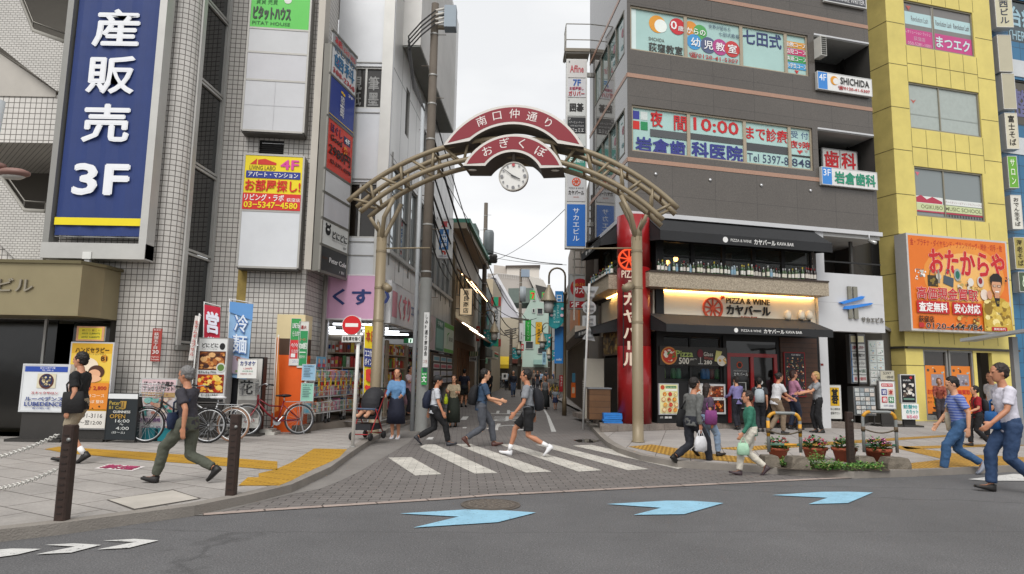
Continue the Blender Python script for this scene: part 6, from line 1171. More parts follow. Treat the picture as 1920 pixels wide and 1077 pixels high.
hang(880, 659, 896, 668, 34, 'small striped green and cream awning sign near the wooden bar canopies', 'd8d4b0', [('r', i*.2, 0, i*.2+.1, 1, '2f6a45') for i in range(5)] if False else [('r', .0, 0, .12, 1, '2f6a45'), ('r', .25, 0, .37, 1, '2f6a45'), ('r', .5, 0, .62, 1, '2f6a45'), ('r', .75, 0, .87, 1, '2f6a45')], .15, '888888', 0)
hang(880, 669, 894, 678, 34, 'white sign with black kanji below the striped awning sign', 'd0d0cc', [('t', '文房具', .1, .2, .9, .8, '222222', 1)], .15, '888888', 0)
hang(906, 672, 914, 682, 40, 'pale green square sign at the foot of the drum pole', '8fc0a0', [('t', '茶', .25, .2, .75, .8, '2a5a40', .6)], .12, '888888', 0)
hang(893, 612, 899, 640, 39, 'slim red vertical sign beside the teal mural', 'b8342c', [('t', '焼鳥', .2, .1, .8, .9, 'f0e0c8', .6, 1)], .15, '8a2a24', 0, arm=-.4)
hang(941, 700, 952, 712, 55, 'white notice with a black square by the parked bicycles', 'd5d5d2', [('r', .3, .2, .7, .7, '2a2a2a')], .1, 'aaaaaa', 0)
hang(1017, 660, 1024, 684, 58, 'pale blue vertical sign under the yellow one', '8fb4c4', [('t', '歯科', .2, .1, .8, .9, '2a4a6a', .6, 1)], .15, '888888', 0)
# ---------------------------------------------------------------- poles, lamps, street banners
POLEC = M('625a51', .8, 0, .2, 1.5, .2, 30)
def pole(label, base, top, r0=.16, r1=.1, steps=True, name='utility_pole'):
    o = root(name, base, label, 'utility pole'); b = MB(); b.lathe(base, [(r0, 0), (r1, top-base.z), (0, top-base.z+.02)], POLEC, 16); b.build('shaft', o)
    b = MB(); z_ = 2.5; k = 0
    while z_ < top-.6: s_ = 1 if k % 2 else -1; b.tube([base+V((s_*.1, 0, z_)), base+V((s_*.32, 0, z_))], .01, M('6d6459', .6), 4); z_ += .9; k += 1
    b.build('step_bolt', o)
    b = MB(); z_ = 2.2
    while z_ < top-.3: rr_ = r0+(r1-r0)*(z_/(top-base.z)); b.lathe(base+Z*z_, [(rr_+.012, 0), (rr_+.012, .04)], M('a8a7a3', .4, .5, .1), 14, caps=False); z_ += random.uniform(.7, 1.3)
    b.build('clamp_band', o); return o
u1 = G(789, 809); u1 = V((u1.x, u1.y, 0)); t1 = A(813, 8, u1.y).z
U1 = pole('brown concrete utility pole with grey conduits at the mouth of the street', u1, t1, .15, .10)
b = MB(); b.tube([u1+V((-.22, -.05, 0)), u1+V((-.23, -.05, 8.6))], .055, M('a9adb0', .5, 0, .08), 10); b.build('conduit', U1)
b = MB(); b.lathe(u1+V((.0, -.0, 0)), [(.16, 0), (.158, 3.9)], M('8b8c89', .6, 0, .1, 2), 16, caps=False); b.build('pole_guard', U1)
b = MB(); p = A(845, 36, u1.y); b.box(p, (.32, .35, .62), M('8f9ba5', .5)); b.box(p+V((-.3, 0, .15)), (.3, .1, .1), M('a0a8ae', .4)); b.box(p+V((-.3, 0, -.25)), (.35, .09, .09), M('8a7f6c', .6)); b.build('switch_box', U1)
for i in range(4):
    b = MB(); q = p+V((-.14, -.1, .25-i*.13)); b.tube([q+V((-.25, -.1, -.12)), q], .03, M('d8d4cc', .3), 8); b.build('insulator', U1)
    b = MB(); b.tube([q+V((-.25, -.1, -.12)), q+V((-.6, -.2, -.5)), q+V((-.95, -.15, -.9)), u1+V((-.5, -.1, 9.3-i*.1)), u1+V((-.18, -.1, 8.4))], .022, M('232222', .5), 5); b.build('feeder_cable', U1)
for k, (z_, t) in enumerate(((2.35, '文'),)):
    WPp = Wall((u1.x-.5, u1.y-.2), (u1.x+.5, u1.y-.2))
    sign('pole_sign', 'green school zone plate strapped to the foot of the utility pole', 'plate', WPp, (790.5, 690, 800, 722), '2f9a4a', [('r', .25, -.0, .95, .25, '24524a'), ('t', '最寄', .1, .32, .9, .42, 'e8f0e8', .5), ('t', '文', .1, .48, .9, .85, 'f0f4f0', 1.5)], .012, '2f9a4a', 0)
    sign('pole_sign', 'tall white text plate strapped to the utility pole', 'plate', WPp, (795.5, 586, 802, 689), 'dcdcda', [('t', 'しみP通り商店会', .2, .03, .8, .8, '2a2a2a', .6, 1), ('t', 'この先', .1, .86, .9, .93, 'a06050', .3)], .012, 'bbbbbb', 0)
u2 = A(903, 750, 38); u2.z = 0; U2 = pole('dark utility pole with a transformer drum standing before the mural', u2, A(911, 381, 38).z, .17, .11)
b = MB(); p = A(916.5, 455, 38); b.lathe(p-Z*.7, [(.26, 0), (.3, .06), (.3, 1.25), (.24, 1.4), (0, 1.42)], M('757b7e', .5, .2, .12), 14); b.build('transformer', U2)
b = MB()
for i in range(4): q = A(920+i*3.2, 486, 37.8); b.lathe(q-Z*.25, [(.04, 0), (.1, .1), (.06, .25), (.1, .4), (.03, .55)], M('2c2a28', .4), 8)
b.tube([A(905, 488, 38), A(933, 487, 38)], .05, M('5a5650', .5), 6); b.build('crossarm', U2)
u3 = A(973, 740, 62); u3.z = 0; U3 = pole('slim grey utility pole at the bend of the street, before the mint house', u3, A(975, 504, 62).z, .17, .12)
b = MB(); p = A(980, 552, 62); b.lathe(p-Z*.7, [(.3, 0), (.3, 1.4), (0, 1.42)], M('8d9498', .5), 12); p = A(985, 513, 62); b.box(p, (.8, .5, .7), M('8a98a8', .5)); b.tube([A(958, 596, 62), A(992, 600, 62)], .07, M('5a5650', .5), 6); b.build('transformer', U3)
u4 = A(1029, 745, 80); u4.z = 0; U4 = pole('thin distant utility pole behind the street lamp banner', u4, A(1029.5, 545, 80).z, .17, .12)
u5 = A(956.5, 740, 58); u5.z = 0; U5 = pole('short distant utility pole with crossarms near the yellow awning', u5, A(957, 618, 58).z, .16, .12)
b = MB()
for k in range(3): b.tube([A(946, 626-k*4+3, 58), A(968, 621-k*4+3, 58)], .06, M('4a4640', .5), 5)
b.build('crossarm', U5)
# cables
def cable(label, p, q, sag, r=.02, n=14):
    p, q = V(p), V(q); b = MB(); b.tube([p+(q-p)*(i/n)-Z*(4*sag*(i/n)*(1-i/n)) for i in range(n+1)], r, M('1e1d1c', .6), 5); thing('overhead_cable', b, label, 'cable', 'overhead cables')
C = [((u1, 7.9), (u2, 6.5), .5, .035, 'thick twisted cable sagging from the near utility pole to the drum pole'), ((u1, 7.0), (u2, 5.6), .55, .025, 'second cable down from the near utility pole'), ((u1, 6.4), (u2, 5.2), .5, .03, 'third cable below, between the near and drum poles'), ((u1, 5.9), (u2, 4.8), .6, .025, 'lowest of the cables from the near utility pole'),
  ((u2, 8.2), (u3, 7.0), .8, .03, 'cable from the drum pole to the slim pole, uppermost'), ((u2, 7.0), (u3, 5.8), 1.3, .035, 'sagging cable from the drum pole to the slim pole'), ((u2, 6.0), (u3, 5.0), 1.2, .03, 'lower sagging cable from the drum pole to the slim pole'), ((u3, 7.2), (u4, 6.2), .5, .03, 'cable from the slim pole toward the distant pole'), ((u2, 5.2), (u5, 5), .8, .03, 'cable from the drum pole to the short crossarm pole'),
  ((u1, 8.6), (u2, 7.4), .35, .02, 'tautest and highest cable from the near utility pole'), ((u1, 5.2), (V((-2.75, 30, 0)), 5.6), .35, .02, 'service wire from the near utility pole to the bar building'), ((u1, 7.4), (V((-2.9, 24.5, 0)), 7.2), .5, .022, 'slack service wire from the near pole to the drugstore wall'), ((u1, 6.0), (V((-2.6, 33, 0)), 6.0), .7, .02, 'long slack service wire from the near pole to the second bar canopy'),
  ((u2, 5.8), (V((1.7, 45, 0)), 5.2), .6, .02, 'wire slanting over the street from the drum pole to the east shops'), ((u3, 5.2), (V((2.6, 50, 0)), 5), .5, .025, 'wire from the slim pole to the east shops')]
for (p, a), (q, c), sg_, r, lab in C: cable(lab, p+Z*a, q+Z*c, sg_, r)
lp = A(1058, 780, 24.4); lp.z = 0
cable('thin wire crossing the sky from the drum pole to the street lamp', u2+Z*8.6, A(1054, 496, 24.4), .15, .018); cable('fine wire over the street from the near pole down to the drum pole', A(829, 330, u1.y), A(904, 452, 38), .05, .012); cable('long wire from the drum pole up to the sign tower', A(925, 489, 38), A(1060, 392, 25), .3, .012); cable('level wire from the drum pole to the cafe building', A(920, 482, 38), A(1062, 497, 30), .1, .012)
LMP = M('6a5d49', .4, .4, .1); CONE = M('9c917c', .5, .2, .08); MILK = M('b9bab8', .4)
def lamp(label, base, h, sgn, far=0, pole_=True):
    """shepherd's crook post with a conical shade"""
    o = root('street_lamp', base, label, 'street lamp', 'bell shaped lamps of the side street'); b = MB()
    if pole_: b.lathe(base, [(.085, 0), (.085, .6), (.06, .65), (.055, h-1.0), (.075, h-1.0), (.075, h-.9), (.045, h-.9)], LMP, 12)
    b.tube([base+Z*(h-.95)]+[base+V((sgn*(.3-.3*math.cos(a*math.pi/8)), 0, h-.3+.3*math.sin(a*math.pi/8))) for a in range(9)]+[base+V((sgn*.6, 0, h-.6))], .035, LMP, 8); b.build('post', o)
    c = base+V((sgn*.6, 0, h-.62)); b = MB(); b.lathe(c-Z*.62, [(.30, 0), (.29, .03), (.09, .48), (.06, .52), (.06, .6), (0, .62)], CONE, 16); b.build('shade', o)
    b = MB(); b.lathe(c-Z*1.05, [(.0, 0), (.17, 0), (.19, .44), (.0, .44)], MILK, 14); b.build('globe', o)
    return o
def flag(label, p, w, h, sgn):
    W_ = Wall((0, p.y-.03), (5, p.y-.03)); b = MB(); x0, x1 = (p.x, p.x+w*sgn) if sgn > 0 else (p.x+w*sgn, p.x); b.tube([V((x0, p.y, p.z)), V((x1, p.y, p.z))], .018, ALUD, 6); o = thing('street_banner', b, label, 'banner', 'teal banners of the side street')
    f = MB(); n = 8; pts = [V((x0, p.y, p.z))]; 
    low = [V((x0+(x1-x0)*i/n, p.y+.02*math.sin(i), p.z-h*(.72+.28*math.sin(math.pi*(.18+.82*i/n))))) for i in range(n+1)]
    f.prism([V((x0, p.y, p.z)), V((x1, p.y, p.z))]+low[::-1], (0, .012, 0), M('1f8a90', .6, 0, .12, 5)); f.build('fabric', o)
    paint(Face(V((x0, p.y-.0, p.z)), V((x1-x0, 0, 0)), V((0, 0, -h)), V((0, -1, 0))), [('t', '七夕も楽しい', .5, .1, .68, .62, 'bfe0dc', .3, 1), ('t', '仲通り', .26, .3, .44, .68, 'bfe0dc', .3, 1), ('c', .12, .2, .05, 'd8b8c4'), ('c', .86, .25, .05, 'd8b8c4'), ('c', .16, .5, .05, 'd8b8c4'), ('c', .84, .5, .06, 'd8b8c4'), ('c', .3, .12, .03, '8fc8a8'), ('t', '商店街', .3, .72, .7, .78, 'bfe0dc', .3)], o, .03)
hl = A(1050, 503, 24.4).z
lamp('nearest bronze crook lamp post with a bell shade by the cafe sign', lp, hl, -1)
q = A(1058, 567, 24.4); flag('teal festival banner on the nearest crook lamp post', q, .56, .98, -1)
sign('street_banner', 'plain blue vertical banner hanging behind the teal one on the nearest lamp post', 'banner', Wall((0, 24.7), (5, 24.7)), (1040, 612, 1056, 682), '2474b8', [('t', 'saiki', .2, .86, .8, .92, 'dfe8ee', .6)], .012, '2474b8', 0)
sign('street_banner', 'blue banner top with white strokes above the teal banner', 'banner', Wall((0, 24.7), (5, 24.7)), (1041, 546, 1056, 571), '2f86c8', [('t', '日', .2, .3, .8, .9, 'dfe8ee', .8)], .012, '2474b8', 0)
for x, yb, yt, Y, sg, lab in ((1033, 735, 606, 44, -1, 'second crook lamp on the east side farther along the street'), (1041, 730, 640, 62, -1, 'third and farthest crook lamp on the east side'),):
    p = A(x, yb, Y); p.z = 0; lamp(lab, p, A(x, yt, Y).z, sg); q = A(x, yt+22*24.4/Y+8, Y); flag('teal banner on the '+lab.split(' crook')[0]+' lamp', q, .7, 1.05, sg)
for x, yt, Y, lab in ((905, 582, 37.4, 'bell lamp bracketed on the drum utility pole'), (959, 628, 57.6, 'bell lamp bracketed on the short crossarm pole')):
    p = A(x, 700, Y); p.z = 0; lamp(lab, p, A(x, yt, Y).z, 1, pole_=False); q = A(x+2, yt+34*37/Y+2, Y); flag('teal banner under the '+lab, q, .75, 1.0, 1)
# traffic signs seen from behind
GS = M('a3a5a6', .5, .3, .08); b = MB(); p = G(1093, 806); p = V((p.x, p.y, 0)); ht = A(1107, 532, p.y).z
TL_ = V(((A(1107, 532, p.y).x-p.x)*.0, 0, 0)); b.tube([p, V((A(1105, 532, p.y).x, p.y, ht))], .032, M('cfcfcd', .5), 10)
o = thing('traffic_sign', b, 'white post carrying four grey sign backs beside the wooden cabinet', 'traffic sign')
def sp(x, y): return A(x, y, p.y+.06)
for pts in ([(1091, 537), (1123, 538), (1108, 566)], [(1092, 592), (1117, 592), (1117, 612), (1092, 612)], [(1106, 613), (1092, 636), (1116, 640)]):
    b = MB(); b.prism([sp(*q) for q in pts], (0, .02, 0), GS)
    for k in (.3, .7): b.box(sp(sum(q[0] for q in pts)/len(pts), pts[0][1]+(max(q[1] for q in pts)-pts[0][1])*k)+V((0, -.03, 0)), (.22, .03, .03), M('8b8d8e', .4, .5))
    b.build('plate', o)
b = MB(); b.lathe(sp(1105, 577), [(.19, 0), (.19, .02), (0, .02)], GS, 24, V((0, 1, 0)), smooth=False); b.box(sp(1105, 577)+V((0, -.03, .06)), (.24, .03, .03), M('8b8d8e', .4, .5)); b.box(sp(1105, 577)+V((0, -.03, -.06)), (.24, .03, .03), M('8b8d8e', .4, .5)); b.build('plate', o)
# no entry sign
b = MB(); p = G(661, 839, .1); zt = A(661, 592, p.y).z; b.tube([p, V((p.x+.02, p.y, zt-.04))], .033, M('d3d2ce', .5, 0, .1, 6), 12); b.lathe(p, [(.06, 0), (.05, .02), (0, .02)], ALUD, 12)
o = thing('no_entry_sign', b, 'red no entry disc on a slim white post with a bicycle exception plate', 'traffic sign')
c = A(660, 610, p.y-.05); b = MB(); b.lathe(c, [(.186, 0), (.186, .015), (0, .015)], M('c9c9c7', .4), 36, V((0, -1, 0)), smooth=False); d_ = b.build('disc', o)
fc = Face(c+V((-.186, -.016, .186)), V((.372, 0, 0)), V((0, 0, -.372)), V((0, -1, 0))); paint(fc, [('c', .5, .5, .47, 'c4151c'), ('r', .18, .41, .82, .59, 'e4e2de')], d_)
sign('no_entry_plate', 'white plate excepting bicycles under the red no entry disc', 'sign plate', Wall((0, p.y-.05), (5, p.y-.05)), (641, 628, 677, 643), 'd9d9d5', [('r', .01, .04, .99, .96, '3a3a3a'), ('r', .025, .1, .975, .9, 'd9d9d5'), ('t', '自転車を除く', .08, .22, .94, .78, '222222', .7)], .012, 'c9c9c5', 0)
# ================================================================ things on the pavements
def FW(Y): return Wall((-5, Y), (5, Y))
def stand(name, label, cat, Y, box, face, items, frame='b9b9b7', th=.12, base=.1, legs='plate', basew=.0, edge=.025, tilt=0, emit=0):
    """a free standing sign board with its foot"""
    W_ = FW(Y); o = sign(name, label, cat, W_, box, face, items, th, frame, edge, -th, emit=emit); q = W_.rect(*box); b = MB(); m = M('3a3836', .5, .2, .1)
    s0, s1, z0 = q[0], q[1], q[2]
    if legs == 'plate':
        b.wbox(W_, s0-.06-basew, s1+.06+basew, base, base+.05, -.42, .2, m)
        b.wbox(W_, s0+.05, s1-.05, base+.05, z0, -.1, -.03, m)
    elif legs == 'two':
        for s_ in (s0+.02, s1-.05): b.wbox(W_, s_, s_+.03, base, z0, -.09, -.05, m); b.wbox(W_, s_, s_+.03, base, base+.03, -.3, .14, m)
    elif legs == 'a':
        for s_ in (s0, s1-.03): b.box(W_.pt(s_+.015, (z0+base)/2, -.05), (.03, .03, z0-base), m); b.tube([W_.pt(s_+.015, q[3]-.1, -th), W_.pt(s_+.015, base+.01, -.42)], .016, m, 5)
    elif legs == 'pole': b.tube([W_.pt((s0+s1)/2, base, -.06), W_.pt((s0+s1)/2, z0, -.06)], .025, M('c9c9c5', .5), 8)
    b.build('foot', o); return o
stand('sign_board', 'white snack bar light board with a blue header and round horse emblem', 'sign board', 12.6, (44, 682, 124, 774), 'd5d8da', [('r', .02, .02, .98, .14, '2b4aa0'), ('t', '荻ビル地下1階', .36, .03, .7, .075, 'e8e8f0', .4), ('t', 'TEL 3391-0', .4, .09, .66, .125, 'e8e8f0', .3), ('r', .32, .18, .74, .5, 'd0c9b0'), ('e', .53, .35, .17, .17, '5a2f22'), ('e', .53, .34, .14, .145, '20284a'), ('f', .42, .24, .63, .44, ['d8c9a0', 'c8b890', '8a7a5a'], 16), ('t', 'スナックサロン', .22, .58, .82, .64, 'b8303a', .6), ('t', 'ルーベデンス', .1, .69, .95, .79, '27408a', 1.4), ('t', 'LUBEDENCE', .1, .81, .95, .9, '27408a', 1.2), ('t', '夜の憩い家', .28, .93, .68, .97, '27408a', .4)], legs='plate', edge=.03, frame='d0d2d4')
hd = [('r', 0, 0, 1, .8, 'd8a82a'), ('r', 0, .12, 1, .45, 'e3c04a'), ('t', 'ハンドセラピー', .1, .05, .92, .11, '3a2412', 1.0), ('t', 'リラクゼーションサロン', .25, .115, .85, .14, '6a4a22', .2), ('c', .82, .18, .045, 'c88a2a'), ('t', 'B1', .75, .155, .89, .205, '2a1a10', .8), ('e', .4, .28, .3, .11, 'e8d8c0'), ('e', .66, .34, .2, .08, '4a2a1a'), ('e', .62, .365, .15, .055, 'dca884'), ('e', .45, .42, .35, .05, 'e0b08c'), ('r', .0, .47, 1, .78, 'd8842a'), ('t', '60分 2,800', .3, .5, .95, .56, 'b02a2a', .8), ('t', '30分コース', .4, .6, .92, .64, 'f0e0c8', .4), ('t', '足つぼ 整体', .4, .67, .92, .71, 'f0e0c8', .4), ('f', .03, .73, .97, .79, ['3a2414', '5a3a1a'], 10), ('r', 0, .8, 1, 1, 'd8d5ce'), ('t', '03-3391-3116', .1, .83, .92, .88, '333333', .5), ('t', '11:00〜翌12:00', .1, .91, .92, .96, '333333', .5)]
stand('sign_board', 'tall yellow and orange hand massage light board with a resting woman', 'sign board', 12.75, (134, 641, 200, 806), 'd8a82a', hd, legs='plate', frame='c5c6c8')
stand('price_card', 'small yellow price card in a peach frame on top of the massage board', 'sign card', 12.74, (145, 612, 194, 640), 'e3cf3a', [('r', .0, 0, 1, 1, 'd8a07a'), ('r', .08, .1, .92, .9, 'e6d23a'), ('t', '肩こり 首こり', .2, .2, .85, .34, '6a4a1a', .3), ('t', '30分 2,880円', .2, .42, .85, .56, '3a5a2a', .3), ('t', '60分 3,800円', .2, .66, .85, .82, '3a5a2a', .3)], legs='none', base=1.9, th=.05, edge=0)
stand('chalk_board', 'black chalk board with a white top, gold harp and pub opening hours', 'sign board', 12.55, (203, 737, 253, 826), '20262a', [('r', 0, 0, 1, .11, 'd5d8da'), ('t', 'Peter', .06, .16, .42, .25, 'b8a04a', .3), ('t', 'B1 Cole', .06, .27, .58, .34, 'b8a04a', .3), ('p', [(.42, .16), (.64, .16), (.62, .32), (.5, .35)], 'a8853a'), ('l', [(.46, .18), (.52, .32)], .01, '20262a'), ('l', [(.54, .18), (.55, .32)], .01, '20262a'), ('t', 'GUINNESS', .22, .37, .8, .425, 'd8d8d4', 1), ('t', 'OPEN', .12, .45, .64, .54, 'b8903a', .4), ('t', '16:00', .32, .56, .8, .63, 'c8ccca', .2), ('t', '〜', .48, .65, .6, .69, 'c8ccca', .2), ('t', '4:00', .36, .72, .8, .79, 'c8ccca', .2), ('t', '(日〜土)', .24, .82, .68, .88, 'c8ccca', .2)], frame='2a2c2e', legs='a', base=.1, edge=.012)
hk = [('r', 0, 0, 1, .22, 'd0b4b8'), ('t', 'ほっこりお腹を', .06, .03, .94, .095, '2f2a2c', 1.0), ('t', 'すっきりリセット', .06, .115, .94, .19, '2f2a2c', 1.3), ('r', 0, .22, 1, .3, 'b89a6a'), ('t', '腸内環境を整える', .05, .24, .8, .28, '8a3a4a', .4), ('f', .02, .31, .98, .62, ['5aa0a0', 'd0a890', '8abfb8', 'c88a7a', '3a8a7a', 'e0d0c0'], 34), ('r', 0, .63, 1, .74, 'd8c8cc'), ('t', 'お試し価格 1,980', .05, .65, .95, .72, '7a4a8a', .6), ('r', 0, .74, 1, 1, 'd8d4d4'), ('t', 'カット ¥3,500', .1, .78, .9, .86, '8a6a8a', .6)]
stand('sign_board', 'pink and teal tummy care poster board behind the black bicycle', 'sign board', 13.0, (265, 709, 324, 826), 'd5ccce', hk, legs='a', base=.1)
mn = [('r', 0, 0, 1, 1, 'd3d5d4'), ('t', 'どにどに', .1, .07, .68, .14, '1f1f20', 1.2), ('e', .83, .12, .1, .055, '18181a'), ('t', 'サムギョプサル専門店', .1, .155, .65, .175, '777777', .1), ('r', .03, .2, .97, .5, '5a2e18'), ('f', .05, .22, .95, .48, ['a8622a', '3a1c10', 'c88a48', '7a3c1a', 'd8a870'], 50), ('c', .83, .46, .075, 'c9ccc6'), ('c', .83, .46, .055, '5a7a3a'), ('t', '生サムギョプサル', .05, .515, .68, .555, '222', .8), ('r', .03, .57, .97, .86, '8a2a10'), ('f', .05, .58, .95, .85, ['d85a1a', 'e0a030', 'a82a10', 'e8c860', '5a1a0c'], 60), ('t', 'チーズタッカルビ', .2, .875, .8, .915, '222', .8), ('r', 0, .94, 1, 1, '1c1c1c')]
stand('menu_light_box', 'white light box with sizzling pork photographs and a black bear logo', 'sign board', 13.9, (373, 633, 421, 756), 'd3d5d4', mn, frame='9d9a98', th=.3, legs='plate')
stand('sign_board', 'black framed white signboard with brush kanji beside the red bicycle', 'sign board', 14.3, (437, 669, 487, 806), 'c9c8c3', [('r', 0, 0, .2, 1, '17171a'), ('t', 'スナック', .78, .3, .95, .5, '2a2a2a', .5, 1), ('t', '花', .28, .32, .72, .52, '1c1c1c', 1.2), ('r', .24, .6, .95, .85, '8d8a86'), ('t', 'さい', .5, .86, .85, .92, 'b02a2a', .6)], frame='17171a', th=.2, legs='plate', edge=.03)
stand('hanging_board', 'white karaoke price board hung on the black framed sign', 'sign board', 13.95, (447, 673, 481, 710), 'dcdcd8', [('t', 'カラオケ', .1, .1, .92, .34, '2f3f8a', .8), ('t', '1,500円', .3, .44, .75, .56, 'b03030', .5), ('t', '飲み放題 昼の部', .25, .6, .8, .68, '3a8a6a', .2), ('t', '営業時間 12時〜', .15, .74, .8, .82, 'a04a4a', .2)], th=.02, legs='none', edge=.008, frame='cfcfca')
def nobori(label, Y, pole_px, cloth_px, col, items, poly=None):
    p = G(pole_px[0], pole_px[2], .1); p = A(pole_px[0], pole_px[2], Y); top = A(pole_px[1], pole_px[3], Y); o = root('banner_flag', (p.x, Y, .1), label, 'banner flag'); b = MB()
    b.tube([V((p.x, Y, .1)), top], .012, M('d8d8d6', .4), 6); b.tube([top-Z*.01, A(cloth_px[1][0], cloth_px[1][1]-2, Y)], .008, M('d8d8d6', .4), 5); b.lathe(V((p.x, Y, .1)), [(.16, 0), (.16, .06), (.05, .09), (0, .09)], M('4a4a4a', .6), 12); b.build('flag_pole', o)
    f = MB(); c = [A(x, y, Y-.01) for x, y in cloth_px]; n, m_ = 6, 10; pts = []
    for i in range(m_+1):
        for j in range(n+1): a = c[0]+(c[1]-c[0])*(j/n); d = c[3]+(c[2]-c[3])*(j/n); q = a+(d-a)*(i/m_); pts.append(q+V((0, .02*math.sin(j*1.7+i*.5)*(j/n), 0)))
    f.add(pts, [(i*(n+1)+j, (i+1)*(n+1)+j, (i+1)*(n+1)+j+1, i*(n+1)+j+1) for i in range(m_) for j in range(n)], M(col, .7, 0, .12, 4), True); f.build('cloth', o)
    paint(Face(c[0], c[1]-c[0], c[3]-c[0], V((0, -1, 0))), items, o, .03); return o
nobori('crimson open-for-business banner flag behind the menu light box', 13.95, (381, 383, 800, 566), [(383, 571), (414, 577), (410, 690), (382, 690)], 'b8203a', [('t', '営', .2, .1, .9, .43, 'dcdcea', 2), ('t', '業', .2, .5, .9, .85, 'dcdcea', 2)])
nobori('pale blue cold noodle banner flag with white and blue characters', 14.2, (421, 431, 800, 560), [(432, 566), (476, 571), (462, 712), (424, 706)], '8db3d8', [('p', [(0, 0), (1, 0), (1, .22), (0, .14)], '5f93cc'), ('p', [(0, .7), (1, .74), (1, .95), (0, .95)], 'a89aa8'), ('f', .05, .72, .95, .93, ['b86a4a', '6a8a4a', 'c8b8b0', '8a5a4a'], 18), ('t', '冷', .25, .17, .8, .4, '4f77b8', 2.4), ('t', '麺', .2, .44, .8, .68, '4f77b8', 2.4), ('t', '冷', .27, .16, .82, .39, 'd8e2ee', .9), ('t', '麺', .22, .43, .82, .67, 'd8e2ee', .9)])
nobori('narrow white banner flag with red strokes leaning beside the corner window', 13.7, (352, 374, 800, 588), [(366, 592), (377, 594), (362, 676), (353, 676)], 'd0ccc8', [('t', '生サムギョプサル', .2, .1, .9, .9, 'b8403a', .8, 1)])
nobori('folded orange and white banner flag against the orange wall', 14.9, (512, 522, 800, 628), [(517, 634), (524, 632), (522, 770), (511, 775)], 'd8833a', [('r', 0, 0, .35, 1, 'd8d4cc')])
nobori('yellow and red points day banner flag behind the arch pole', 16.2, (680, 684, 795, 606), [(684, 610), (704, 612), (703, 775), (682, 765)], 'dcc21f', [('t', '本日', .15, .06, .95, .2, 'b02a1f', 1), ('r', 0, .28, 1, .5, '27357a'), ('t', 'ココカラ', .08, .3, .95, .38, 'e8e8e8', .8), ('t', 'ポイント', .08, .4, .95, .48, 'e8e8e8', .8), ('t', '5', .2, .54, .95, .78, 'c8342a', 3), ('r', 0, .84, 1, .95, 'c8342a')])
